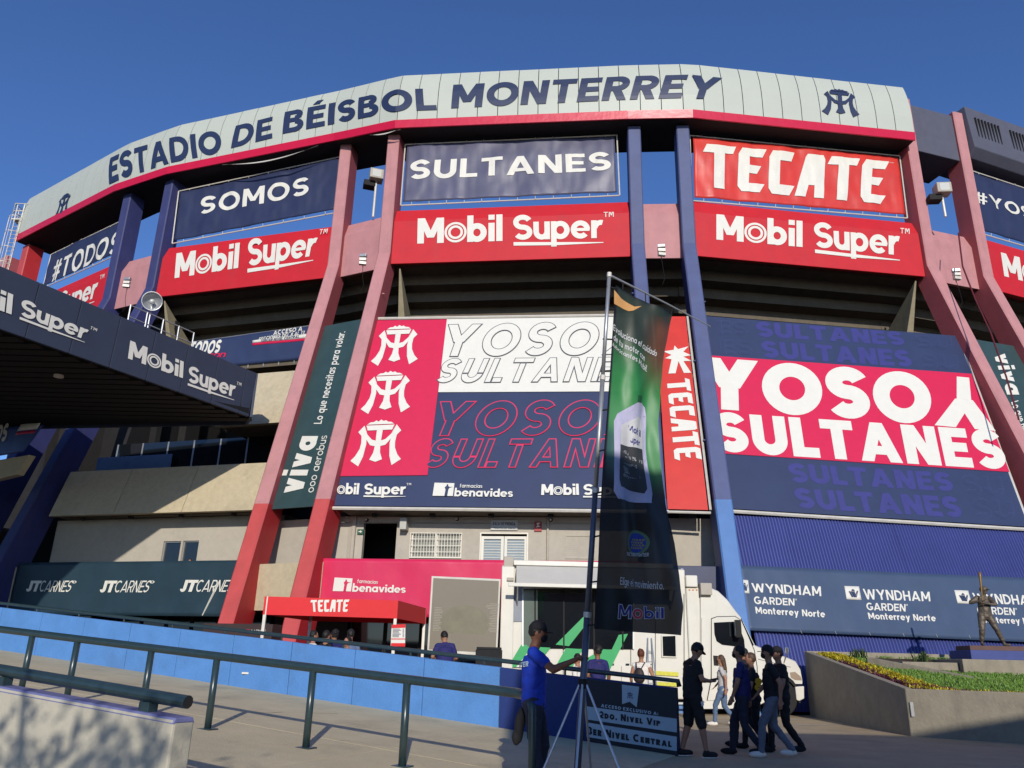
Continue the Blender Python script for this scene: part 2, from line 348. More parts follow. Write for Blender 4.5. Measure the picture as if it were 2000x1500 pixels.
    if ch in 'vy':
        h = .54*t; g = [d(h, X, .34, 0, t), d(.68-h, X, .34, 0, t)]
        if ch == 'y': g = [d(h, X, .34, 0, t), d(.68-h, X, .2, -.3, t)]
        return .68, g
    return .3, []
def layout(text, t=.2, gap=.12, italic=0.0, sp=.42, caps=None):
    """strokes of the text; x runs 0..W, baseline y=0, cap height 1"""
    x = 0; out = []
    for ch in text:
        if ch == ' ': x += sp; continue
        sc = 1.0
        if caps and ch.islower(): w_, g = glyph(ch.upper(), t/caps); g = [[[(px*caps, py*caps) for px, py in q] for q in st] for st in g]; w_ *= caps
        else: w_, g = glyph(ch, t)
        for st in g: out.append([[(px+x, py) for px, py in q] for q in st])
        x += w_+gap
    W = x-gap
    if italic: out = [[[(px+py*italic, py) for px, py in q] for q in st] for st in out]
    return out, W
def shrink_layout(text, t, e, **k):   # same centre lines, thinner strokes (for outlined letters)
    return None
def quadmap(S, quad):
    h = [S.hit(*p) for p in quad]      # TL TR BR BL
    def f(u, v):
        a = h[3][0]*(1-u)*(1-v)+h[2][0]*u*(1-v)+h[1][0]*u*v+h[0][0]*(1-u)*v
        z = h[3][1]*(1-u)*(1-v)+h[2][1]*u*(1-v)+h[1][1]*u*v+h[0][1]*(1-u)*v
        return a, z
    return f
def put(mb, S, f, strokes, W, off=.02, step=.0012, maxlen=0, mi=0):
    if getattr(S, 'wr', 0) and not maxlen: maxlen = .22
    for k, st in enumerate(strokes):
        o = off+step*(k % 12)
        for q in st:
            n = 1; P = [f(x/W, y) for x, y in q]
            if maxlen:
                e = max(hypot(P[i][0]-P[(i+1) % 4][0], P[i][1]-P[(i+1) % 4][1]) for i in range(4)); n = max(1, int(e/maxlen)+1)
            vs = []
            for i in range(n+1):
                for j in range(n+1):
                    u, v = i/n, j/n
                    x = P[0][0]*(1-u)*(1-v)+P[1][0]*u*(1-v)+P[2][0]*u*v+P[3][0]*(1-u)*v
                    z = P[0][1]*(1-u)*(1-v)+P[1][1]*u*(1-v)+P[2][1]*u*v+P[3][1]*(1-u)*v
                    vs.append(S.pt(x, z, o))
            fs = [(i*(n+1)+j, (i+1)*(n+1)+j, (i+1)*(n+1)+j+1, i*(n+1)+j+1) for i in range(n) for j in range(n)]
            mb.add(vs, fs, mi)
def poly2(mb, S, f, pts, off=.02, maxlen=0, mi=0):
    """flat filled outline, pts in unit coordinates"""
    if getattr(S, 'wr', 0) and not maxlen: maxlen = .22
    tr = geometry.tessellate_polygon([[Vector((x, y, 0)) for x, y in pts]])
    P = [f(x, y) for x, y in pts]
    def rec(a, b, c, d=0):
        e = [hypot(a[0]-b[0], a[1]-b[1]), hypot(b[0]-c[0], b[1]-c[1]), hypot(c[0]-a[0], c[1]-a[1])]
        if maxlen and d < 7 and max(e) > maxlen:
            i = e.index(max(e)); q = [a, b, c][i:]+[a, b, c][:i]; m_ = ((q[0][0]+q[1][0])/2, (q[0][1]+q[1][1])/2)
            rec(q[0], m_, q[2], d+1); rec(m_, q[1], q[2], d+1)
        else: mb.add([S.pt(*a, off), S.pt(*b, off), S.pt(*c, off)], [(0, 1, 2)], mi)
    for t in tr: rec(P[t[0]], P[t[1]], P[t[2]])
def word(S, quad, text, parent, m_, t=.2, gap=.12, italic=0.0, off=.02, step=.0012, maxlen=0, name='lettering', sp=.42, caps=None, outline=None):
    st, W = layout(text, t, gap, italic, sp, caps); mb = MB(); f = quadmap(S, quad)
    put(mb, S, f, st, W, off, step, maxlen)
    o = mk(name, mb, m_, parent, fix=False)
    if outline:      # inner strokes in the background colour, a hair in front
        e, m2 = outline; st2, W2 = layout(text, t, gap, italic, sp, caps); mb2 = MB()
        inner = []
        for s_ in st2:
            ns = []
            n_ = len(s_)
            if n_ == 1:
                q = s_[0]; cx = sum(p[0] for p in q)/4; cy = sum(p[1] for p in q)/4
                ns.append(shrink_quad(q, e))
            else:
                for i, q in enumerate(s_):
                    # strips: outer edge q0-q1, inner edge q3-q2
                    def tw(p, r): l = hypot(r[0]-p[0], r[1]-p[1]) or 1; return (p[0]+(r[0]-p[0])/l*e, p[1]+(r[1]-p[1])/l*e)
                    q2 = [tw(q[0], q[3]), tw(q[1], q[2]), tw(q[2], q[1]), tw(q[3], q[0])]
                    closed = abs(s_[0][0][0]-s_[-1][1][0])+abs(s_[0][0][1]-s_[-1][1][1]) < 1e-4
                    if not closed and i == 0: q2[0] = mixp(q2[0], q2[1], e); q2[3] = mixp(q2[3], q2[2], e)
                    if not closed and i == n_-1: q2[1] = mixp(q2[1], q2[0], e); q2[2] = mixp(q2[2], q2[3], e)
                    ns.append(q2)
            inner.append(ns)
        put(mb2, S, f, inner, W2, off+step*13+.004, step, maxlen)
        mk('lettering', mb2, m2, parent, fix=False)
    return o
def mixp(p, q, e):
    l = hypot(q[0]-p[0], q[1]-p[1]) or 1; k = min(.9, e/l); return (p[0]+(q[0]-p[0])*k, p[1]+(q[1]-p[1])*k)
def shrink_quad(q, e):
    out = []; n = 4
    area = sum(q[i][0]*q[(i+1) % 4][1]-q[(i+1) % 4][0]*q[i][1] for i in range(4)); sg = 1 if area > 0 else -1
    L = []
    for i in range(4):
        a, b = q[i], q[(i+1) % 4]; dx, dy = b[0]-a[0], b[1]-a[1]; l = hypot(dx, dy) or 1; nx, ny = -dy/l*sg, dx/l*sg
        L.append((a[0]+nx*e, a[1]+ny*e, dx, dy))
    for i in range(4):
        a, b = L[i-1], L[i]; den = a[2]*b[3]-a[3]*b[2]
        if abs(den) < 1e-9: out.append((b[0], b[1])); continue
        t = ((b[0]-a[0])*b[3]-(b[1]-a[1])*b[2])/den; out.append((a[0]+a[2]*t, a[1]+a[3]*t))
    return out

# word marks
def mobil(S, quad, parent, m_, hole, t=.2, off=.012, maxlen=0):
    """Mobil with its ringed o"""
    f = quadmap(S, quad); mb = MB()
    ring = .37; parts = [('M', 0)]; st = []
    w_, g = glyph('M', .24); st += g; x = w_+.02
    st.append(_arc(x+.40, .40, .40, .40, 0, 360, .085, 32)); st.append(_arc(x+.40, .40, .27, .27, 0, 360, .09, 28)); x += .82
    for ch in 'bil':
        w_, g = glyph(ch, .22); st += [[[(a+x, b) for a, b in q] for q in s_] for s_ in g]; x += w_+.06
    put(mb, S, f, st, x-.06, off, .0012, maxlen)
    return mk('lettering', mb, m_, parent, fix=False)
def superw(S, quad, parent, m_, off=.012, maxlen=0, line=True, tm=True):
    f = quadmap(S, quad); mb = MB(); x = 0; st = []
    for ch in 'Super':
        w_, g = glyph(ch, .205); st += [[[(a+x, b) for a, b in q] for q in s_] for s_ in g]; x += w_+.04
    W = x-.03
    if line: st.append([[(0, -.23), (W*.5, -.25), (W*.5, -.13), (0, -.09)], [(W*.5, -.25), (W*1.0, -.2), (W*1.0, -.17), (W*.5, -.13)]])
    if tm: st += [[[(a+W+.02, b+.05) for a, b in q] for q in s_] for s_ in glyph('™', .1)[1]]
    put(mb, S, f, st, W, off, .0012, maxlen)
    return mk('lettering', mb, m_, parent, fix=False)
def mt_logo(S, quad, parent, m_, off=.02, maxlen=0, name='team_emblem'):
    f0 = quadmap(S, quad); f = lambda x, y: f0((x+1)/2, y); mb = MB()
    for sg in (-1, 1):
        leg = [(.65, .88), (.86, .74), (.70, .65), (.66, .50), (.68, .37), (.80, .22), (.95, .12), (.62, .0), (.50, .2), (.455, .47), (.50, .66), (.56, .76)]
        poly2(mb, S, f, [(x*sg, y) for x, y in leg], off, maxlen)
        band = [(.62, .86), (.48, .68), (.26, .56), (0, .52), (0, .40), (.3, .44), (.5, .58), (.52, .70)]
        poly2(mb, S, f, [(x*sg, y) for x, y in band], off+.004, maxlen)
    poly2(mb, S, f, [(-.12, .80), (.12, .80), (.10, .45), (.13, .28), (.24, .13), (0, .08), (-.24, .13), (-.13, .28), (-.10, .45)], off+.008, maxlen)
    poly2(mb, S, f, [(-.57, .875), (.57, .875), (.49, .765), (-.49, .765)], off+.012, maxlen)
    poly2(mb, S, f, [(-.55, .895), (-.42, .945), (-.28, .95), (-.2, .985), (-.1, .955), (0, 1.0), (.1, .965), (.2, .98), (.3, .945), (.42, .94), (.55, .895)], off+.012, maxlen)
    return mk(name, mb, m_, parent, fix=False)
TEC = {
 'T': (.62, [[(.08, 1), (.66, 1), (.60, .82), (.44, .82), (.44, 0), (.22, 0), (.22, .80), (.0, .80)]]),
 'E': (.56, [[(.12, 1), (.60, 1), (.52, .80), (.26, .80), (.26, .60), (.50, .60), (.42, .42), (.26, .42), (.26, .20), (.58, .20), (.48, 0), (.12, 0), (.04, .12), (.04, .84)]]),
 'C': (.54, [[(.12, 1), (.56, 1), (.50, .78), (.27, .78), (.27, .22), (.58, .22), (.48, 0), (.12, 0), (.05, .12), (.05, .84)]]),
 'A': (.60, [[(.24, 1), (.56, 1), (.60, .9), (.60, 0), (.40, 0), (.40, .28), (.28, .28), (.22, 0), (.0, 0), (.20, .92)]]),
}
def tecate(S, quad, parent, m_, off=.03, maxlen=0):
    f0 = quadmap(S, quad); mb = MB(); x = 0; L = []
    for ch in 'TECATE':
        w_, P = TEC[ch]; L += [[(a+x, b) for a, b in p] for p in P]; x += w_+.05
    W = x
    for p in L: poly2(mb, S, lambda a, b: f0(a/W, b), p, off, maxlen)
    return mk('lettering', mb, m_, parent, fix=False)
def benav(S, quad, parent, m_, bgm, off=.03):
    """box with figure, small word over a large one"""
    f0 = quadmap(S, quad); mb = MB(); mb2 = MB()
    poly2(mb, S, f0, [(0, .02), (0, 1), (.25, 1), (.25, .02)], off)
    poly2(mb2, S, f0, [(.145, .02), (.150, .5), (.135, .66), (.155, .78), (.158, .9), (.175, .9), (.178, .78), (.195, .70), (.24, .72), (.195, .62), (.185, .5), (.182, .02)], off+.006)
    st, W = layout('benavides', .2, .05); put(mb, S, lambda u, v: f0(.265+.715*u, v*.62), st, W, off, .001)
    st, W = layout('farmacias', .15, .10); put(mb, S, lambda u, v: f0(.32+.28*u, .68+v*.28), st, W, off, .001)
    o = mk('lettering', mb, m_, parent, fix=False); mk('emblem', mb2, bgm, parent, fix=False); return o

def sheet(S, quad, name, m_, parent=None, nx=24, ny=8, th=.02, label=None, cat=None, group=None, off=0.0, rect=None):
    """cloth or board with thickness lying in surface S, corners given TL TR BR BL"""
    f = quadmap(S, quad) if rect is None else (lambda u, v: (rect[0]+(rect[1]-rect[0])*u, rect[2]+(rect[3]-rect[2])*v))
    if S.wr: e_ = [f(0, 0), f(1, 0), f(0, 1)]; nx = max(nx, int(abs(e_[1][0]-e_[0][0])/.14)); ny = max(ny, int(abs(e_[2][1]-e_[0][1])/.14))
    mb = MB(); fr = []; bk = []
    for j in range(ny+1):
        for i in range(nx+1):
            a, z = f(i/nx, j/ny); fr.append(S.pt(a, z, off)); bk.append(S.pt(a, z, off-th))
    n = len(fr); fs = []
    I = lambda i, j: j*(nx+1)+i
    for j in range(ny):
        for i in range(nx):
            fs.append((I(i, j), I(i+1, j), I(i+1, j+1), I(i, j+1))); fs.append((n+I(i, j), n+I(i, j+1), n+I(i+1, j+1), n+I(i+1, j)))
    for i in range(nx): fs.append((I(i, 0), n+I(i, 0), n+I(i+1, 0), I(i+1, 0))); fs.append((I(i, ny), I(i+1, ny), n+I(i+1, ny), n+I(i, ny)))
    for j in range(ny): fs.append((I(0, j), I(0, j+1), n+I(0, j+1), n+I(0, j))); fs.append((I(nx, j), n+I(nx, j), n+I(nx, j+1), I(nx, j+1)))
    mb.add(fr+bk, fs)
    o = mk(name, mb, m_, parent, smooth=False, fix=False)
    if S.wr: 
        o.data.polygons.foreach_set('use_smooth', [i < 2*nx*ny for i in range(len(o.data.polygons))])
    if label: tag(o, label, cat, group)
    return o

# ================================================================== STRUCTURE: stadium
PL = {'A': ((-31.3, 46.3), (-22.5, 40.2)), 'B': ((-18.9, 38.4), (-9.2, 35.6)), 'C': ((-5.9, 34.0), (5.3, 32.7)),
      'D': ((8.3, 32.5), (19.5, 34.0)), 'E': ((23.4, 35.2), (34.0, 39.4))}
ZB, ZT, ZK = 19.05, 22.15, 19.6
slope = lambda k: (lambda z: k + .325*(ZK-z) if z < ZK else k)
def bay(b, o=0, wr=0, **k): return Surf(PL[b][0], PL[b][1], o, wr, **k)
NANG = {'A': radians(-25), 'B': radians(-11.3), 'C': radians(-4.3), 'D': radians(14.7)}
def gapS(a, b, o=0): return Surf(PL[a][1], PL[b][0], o, nang=NANG[a])
stad = empty('stadium_building', (0, 33, 0), 'large ballpark stadium with paired slanting columns and a curved grey sign fascia', 'stadium')

# --- slab band and Mobil lettering
bandprof = [(.15, ZB), (.15, 21.35), (-.20, ZT), (-.7, ZT), (-.7, ZB+.35)]
MOBQ = {'B': ([(345, 495), (469, 476), (465.5, 523.5), (341, 543.5)], [(485, 468), (624, 451), (614, 499.5), (484, 520.5)]),
        'C': ([(816, 427), (981.5, 421), (981.5, 471), (815, 476)], [(1002, 421), (1178, 417), (1178.5, 465), (1003, 469)]),
        'D': ([(1399, 418.5), (1567, 434), (1567, 483), (1399, 468)], [(1589, 434), (1757, 448), (1757, 499), (1591, 483)])}
class Rect:   # reuse of one bay's lettering metrics on another bay
    pass
bandS = {}
for b in 'ABCDE':
    S = bay(b, .0); bandS[b] = S
    sl = slab(S, 0, S.len, [(o-.15, z) for o, z in bandprof], 'parapet_slab', REDP, stad, bevel=.03)
    if b in MOBQ:
        mobil(S, MOBQ[b][0], sl, WHITE, REDP); superw(S, MOBQ[b][1], sl, WHITE)
def copyquad(Ssrc, Sdst, quad, da=0.0):
    """same metric place on another bay, returned as a pseudo-quad of (a,z)"""
    return [(Ssrc.hit(*p)[0]+da, Ssrc.hit(*p)[1]) for p in quad]
_qm = quadmap
def quadmap(S, quad):
    if isinstance(quad, dict):
        h = quad['az']
        def f(u, v):
            return (h[3][0]*(1-u)*(1-v)+h[2][0]*u*(1-v)+h[1][0]*u*v+h[0][0]*(1-u)*v,
                    h[3][1]*(1-u)*(1-v)+h[2][1]*u*(1-v)+h[1][1]*u*v+h[0][1]*(1-u)*v)
        return f
    return _qm(S, quad)
for b, src, da in (('A', 'C', -.45), ('E', 'D', .0)):
    par = [o for o in stad.children if o.name.startswith('parapet_slab')][0 if b == 'A' else 4]
    mobil(bandS[b], {'az': copyquad(bandS[src], bandS[b], MOBQ[src][0], da)}, par, WHITE, REDP)
    superw(bandS[b], {'az': copyquad(bandS[src], bandS[b], MOBQ[src][1], da)}, par, WHITE)
gaps = [('A', 'B'), ('B', 'C'), ('C', 'D'), ('D', 'E')]
for a, b in gaps:
    S = gapS(a, b); slab(S, .1, S.len-.1, [(o-.35, z) for o, z in bandprof], 'link_slab', PINKP, stad, bevel=.03)

# --- paired columns
ZC = 7.0
def column(P, nv, tv, w_, mats, ztop, name='column', ofs=0.0, gr=0.0):
    """P plan point of the column axis, nv outward, tv tangential"""
    P = Vector(P); nv = Vector(nv).normalized(); tv = Vector(tv).normalized()
    fo = lambda z: .22+ofs + (.325*(ZK-z) if z < ZK else 0)
    bo = lambda z: -.75+ofs + (.325*(ZK-z)-.12*(ZK-z)/ZK*4 if z < ZK else 0)
    zs = [-.3, ZC, ZK-.6, ZK, ztop]
    def ring(z, infl=0):
        f_, b_ = fo(z)+infl, bo(z)-infl; h = w_/2+infl; c = .05
        q = []
        for s_, o_ in ((-h, b_), (h, b_), (h, f_-c), (h-c, f_), (-h+c, f_), (-h, f_-c)):
            p = P+tv*s_+nv*o_; q.append((p.x, p.y, z))
        return q
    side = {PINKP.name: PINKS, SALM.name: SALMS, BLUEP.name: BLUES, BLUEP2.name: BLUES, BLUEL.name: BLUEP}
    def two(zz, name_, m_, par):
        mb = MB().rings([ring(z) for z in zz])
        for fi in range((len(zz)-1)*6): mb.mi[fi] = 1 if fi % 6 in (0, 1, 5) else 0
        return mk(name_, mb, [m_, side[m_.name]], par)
    col = two(zs[1:], name, mats[0], stad); two(zs[:2], 'column_base', mats[1], col)
    for zb_ in (9.1+random.random(), 12.6+random.random(), 16.2+random.random()):
        sd = random.choice((-1, 1)); p = P+tv*sd*(w_/2)+nv*(fo(zb_)-.25); mk('anchor_stub', MB().tube([(p.x, p.y, zb_), (p.x+tv.x*sd*.10, p.y+tv.y*sd*.10, zb_)], .035, 8), mats[0], col)
    return col
pairs = [('A', 'B', (BLUEP2, BLUEP2), 26.6), ('B', 'C', (PINKP, SALM), 27.0), ('C', 'D', (BLUEP, BLUEL), 26.0), ('D', 'E', (PINKP, SALM), 29.2)]
CW = .62
for a, b, mts, zt in pairs:
    p, q = Vector(PL[a][1]), Vector(PL[b][0]); t = (q-p).normalized(); n = Vector((sin(NANG[a]), -cos(NANG[a]))); t2 = Vector((-n.y, n.x))
    column(p+t*(CW/2+.03), n, t2, CW, mts, zt); column(q-t*(CW/2+.03), n, t2, CW, mts, zt)
p, q = Vector(PL['A'][0]), Vector(PL['A'][1]); t = (q-p).normalized(); n = Vector((t.y, -t.x))
column(p-t*.5, n, t, .8, (SALM, SALM), 26.2); column(p-t*3.4, n, t, .8, (PINKP, PINKP), 26.2)
# right of the last bay
p, q = Vector(PL['E'][0]), Vector(PL['E'][1]); t = (q-p).normalized(); n = Vector((t.y, -t.x))
column(q+t*.5, n, t, .8, (BLUEP, BLUEL), 27)

# --- grandstand underside: stepped rows falling inwards, raker beams, dark back
def rowprof(b0, k, zz, name, S, a0, a1, m_):
    return slab(S, a0, a1, [(-b0, zz+.44), (-b0, zz-.14), (-b0-k, zz-.14), (-b0-k, zz), (-b0-.10, zz), (-b0-.10, zz+.44)], name, m_, stad)
for b in 'ABCDE':
    S = bay(b)
    for i in range(8):
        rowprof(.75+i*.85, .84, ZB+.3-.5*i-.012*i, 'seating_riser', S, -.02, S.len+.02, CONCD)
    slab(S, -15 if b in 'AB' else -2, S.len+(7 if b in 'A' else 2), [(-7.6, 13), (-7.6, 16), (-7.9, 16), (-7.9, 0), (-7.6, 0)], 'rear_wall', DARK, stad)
    for a in (.15, S.len-.6):
        f = lambda o, z, a=a: S.pt(a, z, o)
        d = Vector((S.u.x, S.u.y, 0))*.45; ac = a+.25; e_ = 1 if a < 1 else -1
        # haunched raker: narrow under the slab, widening towards its foot
        T_h = [(ac-.04, -.25, ZB-.12), (ac+.04, -.25, ZB-.12), (ac+.10, -4.0, ZB-2.4), (ac-.10, -4.0, ZB-2.4)]
        B_h = [(ac-.30, -2.2, 14.3), (ac+.30, -2.2, 14.3), (ac+.22, -4.6, 14.2), (ac-.22, -4.6, 14.2)]
        if (b, e_) in (('C', 1), ('D', -1), ('B', 1), ('E', -1), ('A', -1)):
            mk('raker_beam', MB().hexa([S.pt(q[0], q[2], q[1]) for q in B_h]+[S.pt(q[0], q[2], q[1]) for q in T_h]), CONCL, stad, bevel=.02)
        A_ = [f(o, z) for o, z in [(-3.9, 15.2), (-3.3, 14.6), (-3.3, 0), (-4.4, 0), (-4.4, 14.2)]]
        mk('inner_column', MB().prism(A_, d*.98), DARK if (b == 'A' or (b == 'B' and a < 1)) else CONCL, stad)  # columns by the canopy coloured dark to stand in for deep shade
for a, b in gaps:
    S = gapS(a, b)
    for i in range(8):
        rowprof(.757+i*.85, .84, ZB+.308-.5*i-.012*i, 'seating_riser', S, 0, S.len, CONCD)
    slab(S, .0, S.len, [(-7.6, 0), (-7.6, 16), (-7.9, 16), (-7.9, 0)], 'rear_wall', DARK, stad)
    if a == 'A': slab(S, -.3, S.len+.3, [(-1.3, 0), (-1.3, 18.2), (-1.6, 18.2), (-1.6, 0)], 'cross_wall', DARK, stad)

# --- fascia with lettering over bays A..D
FP = []          # (plan point, bottom z)
zj = {'A': (26.35, 26.15), 'B': (26.15, 26.55), 'C': (26.2, 26.05), 'D': (26.05, 26.2)}
for b in 'ABCD':
    FP.append((Vector(PL[b][0]), zj[b][0])); FP.append((Vector(PL[b][1]), zj[b][1]))
t = (Vector(PL['A'][1])-Vector(PL['A'][0])).normalized(); FP[0] = (FP[0][0]-t*.9, FP[0][1])
t = (Vector(PL['D'][1])-Vector(PL['D'][0])).normalized(); FP[-1] = (FP[-1][0]+t*.08, FP[-1][1])
class Fascia:
    """curved cladding: profile bulges out, plan follows the bays"""
    prof = [(0, .74), (.42, .78), (1.3, .81), (2.0, .78), (2.6, .70), (3.1, .58), (3.35, .50)]   # height above lip, stand-out
    wr = 0
    def __init__(s):
        s.seg = []; S0 = 0
        for i in range(len(FP)-1):
            p, z0 = FP[i]; q, z1 = FP[i+1]; l = (q-p).length; u = (q-p)/l; s.seg.append((S0, l, p, u, Vector((u.y, -u.x)), z0, z1)); S0 += l
        s.len = S0
    def po(s, h):
        P = s.prof
        if h <= 0: return P[0][1]
        for i in range(len(P)-1):
            if h <= P[i+1][0]: k = (h-P[i][0])/(P[i+1][0]-P[i][0]); return P[i][1]*(1-k)+P[i+1][1]*k
        return P[-1][1]
    def nrm(s, a):
        # normal blended near joints so the panels turn smoothly
        for i, (S0, l, p, u, n, z0, z1) in enumerate(s.seg):
            if a <= S0+l or i == len(s.seg)-1:
                nn = n.copy()
                if i+1 < len(s.seg) and a > S0+l*.5: k = (a-S0-l*.5)/(l); nn = (n*(1-k)+s.seg[i+1][4]*k)
                elif i > 0 and a < S0+l*.5: k = (S0+l*.5-a)/(l); nn = (n*(1-k)+s.seg[i-1][4]*k)
                k = min(1, max(0, (a-S0)/l)); return p+u*(a-S0), nn.normalized(), z0*(1-k)+z1*k
    def pt(s, a, h, off=0.0):
        p, n, z0 = s.nrm(a); o = s.po(h); q = p+n*(o+off); return Vector((q.x, q.y, z0+h))
    def hit(s, px, py):
        d = ray(px, py); d2 = Vector((d.x, d.y)); best = None; h = 1.5
        for it in range(4):
            for (S0, l, p, u, n, z0, z1) in s.seg:
                o = s.po(h); t = (o+p.dot(n))/d2.dot(n); a = (d2*t-p).dot(u)
                err = max(0, -a, a-l)
                if best is None or err < best[0]: best = (err, S0+a, EYE+d.z*t-(z0+(z1-z0)*min(1, max(0, a/l))))
            h = best[2]; res = best; best = None
        return (res[1], res[2])
FA = Fascia()
def fband(name, a0, a1, hs, m_, offs=0.0, th=.05):
    mb = MB(); n = max(1, int((a1-a0)/.6)); fr = []; bk = []
    for h in hs:
        for i in range(n+1): a = a0+(a1-a0)*i/n; fr.append(FA.pt(a, h, offs)); bk.append(FA.pt(a, h, offs-th))
    N = len(fr); fs = []; m_n = len(hs)
    I = lambda i, j: j*(n+1)+i
    for j in range(m_n-1):
        for i in range(n): fs.append((I(i, j), I(i+1, j), I(i+1, j+1), I(i, j+1))); fs.append((N+I(i, j), N+I(i, j+1), N+I(i+1, j+1), N+I(i+1, j)))
    for i in range(n): fs.append((I(i, 0), N+I(i, 0), N+I(i+1, 0), I(i+1, 0))); fs.append((I(i, m_n-1), I(i+1, m_n-1), N+I(i+1, m_n-1), N+I(i, m_n-1)))
    for j in range(m_n-1): fs.append((I(0, j), I(0, j+1), N+I(0, j+1), N+I(0, j))); fs.append((I(n, j), N+I(n, j), N+I(n, j+1), I(n, j+1)))
    mb.add(fr+bk, fs); return mk(name, mb, m_, stad, smooth=False, fix=False)
NP = 56; pw = FA.len/NP
for i in range(NP):
    o = fband('fascia_panel', i*pw+.018, (i+1)*pw-.018, [.42, .8, 1.3, 1.65, 2.0, 2.3, 2.6, 2.85, 3.1, 3.35], PANEL, 0, .06)
    jit = random.uniform(-.006, .006); o.location.z += jit
for i, (S0, l, p, u, n, z0, z1) in enumerate(FA.seg):
    fband('fascia_trim', S0+.004, S0+l-.004, [-.02, .2, .30, .415], TRIM, .035, .08)
fband('fascia_backing', .02, FA.len-.02, [.1, .62, 1.3, 2.0, 2.6, 3.1, 3.3], BLACK, -.09, .1)
# body of the ring beam behind the cladding, with dark soffit
for i, (S0, l, p, u, n, z0, z1) in enumerate(FA.seg):
    mb = MB(); vs = []
    for a, zz, (pp, nn, _) in ((S0, z0, FA.nrm(S0+.001)), (S0+l, z1, FA.nrm(S0+l-.001))):
        for o, dz in ((.60, .03), (.60, .5), (-.05, 3.2), (-2.1, 3.2), (-2.1, .1)):
            q = pp+nn*o; vs.append((q.x, q.y, zz+dz))
    fs = [(k, (k+1) % 5, 5+(k+1) % 5, 5+k) for k in range(5)] + [(4, 3, 2, 1, 0), (5, 6, 7, 8, 9)]
    rb = mk('ring_beam', mb.add(vs, fs), DARK, stad)
def fword(q, text, **k):
    return word(FA, q, text, stad, NAVYSIGN, t=.235, gap=.10, off=.03, step=.0004, maxlen=.22, **k)
fword([(216, 309), (432, 254), (436, 298), (213, 361)], 'ESTADIO')
fword([(462, 246), (534, 228), (533, 270), (452, 290)], 'DE')
fword([(558, 219), (853, 173), (857, 215), (553, 262)], 'BÉISBOL')
fword([(888, 166), (1412, 153), (1398, 196), (884, 212)], 'MONTERREY')
mt_logo(FA, [(1603, 171), (1672, 178), (1681, 231), (1602, 224)], stad, NAVYSIGN, maxlen=.22, off=.03)
mt_logo(FA, [(118, 384), (144, 372), (132, 414), (106, 428)], stad, NAVYSIGN, maxlen=.22, off=.03)
# torn white underside strips
for (x0, y0, x1, y1) in ((1240, 216, 1320, 219),):
    pass
for (q0, q1) in (((434, 326), (623, 286)), ((722, 259), (786, 254))):
    a0, _ = FA.hit(*q0); a1, _ = FA.hit(*q1); mb = MB(); n_ = 16
    for k in range(n_):
        u0, u1 = k/n_, (k+1)/n_; f_ = lambda u: -.12-.28*sin(pi*u)*(1 if q0[0] < 500 else .2); w_ = lambda u: .10*sin(pi*min(1, max(.02, u)))
        P = [FA.pt(a0+(a1-a0)*u0, f_(u0)-w_(u0), .02), FA.pt(a0+(a1-a0)*u1, f_(u1)-w_(u1), .02), FA.pt(a0+(a1-a0)*u1, f_(u1), -.02), FA.pt(a0+(a1-a0)*u0, f_(u0), -.02)]
        mb.add(P+[p+Vector((0, 0, .01)) for p in P], [(0, 1, 2, 3), (7, 6, 5, 4)])
    mk('loose_flashing', mb, GALV, stad, fix=False)
# right-hand ring beam: between the pink pair and over bay E
S = gapS('D', 'E'); slab(S, CW+.05, S.len-CW-.05, [(.1, 26.2), (.1, 29.0), (-2.1, 29.0), (-2.1, 26.2)], 'link_beam', SLATE, stad, bevel=.04)
S = bay('E'); be = slab(S, .0, S.len, [(.5, 27.0), (.35, 29.6), (-1.8, 29.6), (-1.8, 26.6), (.05, 26.6)], 'ring_beam', SLATE, stad, bevel=.04)
mb = MB()
for g in range(4):
    for i in range(8):
        a = .55+g*2.6+i*.24
        if a < S.len-.3:
            p = S.pt(a, 28.3, .425); u3 = Vector((S.u.x, S.u.y, 0)); n3 = Vector((S.n.x, S.n.y, 0)); mb.obox(p, u3, n3, (0, 0, 1), .045, .03, .68)
mk('vent_slot', mb, BLACK, be)

# --- third level parapets of bay B and the dark glazing between
Sl = {b: bay(b, slope(-.32)) for b in 'ABCDE'}
def quadslab(S, q, name, m_, th=.35, parent=None, bevel=.02, off=0.0):
    f = quadmap(S, q); mb = MB(); P = [f(0, 0), f(1, 0), f(1, 1), f(0, 1)]
    fr = [S.pt(*p, off) for p in P]; bk = [S.pt(p[0], p[1], off-th) for p in P]
    mb.hexa([fr[0], fr[1], bk[1], bk[0], fr[3], fr[2], bk[2], bk[3]])
    return mk(name, mb, m_, parent or stad, bevel=bevel)
SB = Sl['B']
def azrect(S, a0, a1, z0, z1): return {'az': [(a0, z1), (a1, z1), (a1, z0), (a0, z0)]}
zt3 = SB.hit(400, 909)[1]; zb3 = SB.hit(400, 999)[1]; ztu = SB.hit(545, 726)[1]; zbu = SB.hit(530, 826)[1]
nseg = 3
for i in range(nseg):
    a0, a1 = SB.len*i/nseg+.012, SB.len*(i+1)/nseg-.012+(.45 if i == 2 else 0)
    quadslab(SB, azrect(SB, a0, a1, zb3, zt3), 'balcony_parapet', CREAM, .3)
    if i == 2: quadslab(SB, azrect(SB, a0, a1, zbu, ztu), 'balcony_parapet', CREAM, .3)
slab(bay('B'), 0, SB.len, [(3.2, zb3+.02), (3.2, zb3+.25), (-7.5, zb3+.25), (-7.5, zb3+.02)], 'floor_slab', CONCD, stad)
slab(bay('B'), SB.len*.68, SB.len, [(2.0, zbu+.02), (2.0, zbu+.25), (-7.5, zbu+.25), (-7.5, zbu+.02)], 'floor_slab', CONCD, stad)
G = bay('B', .6)
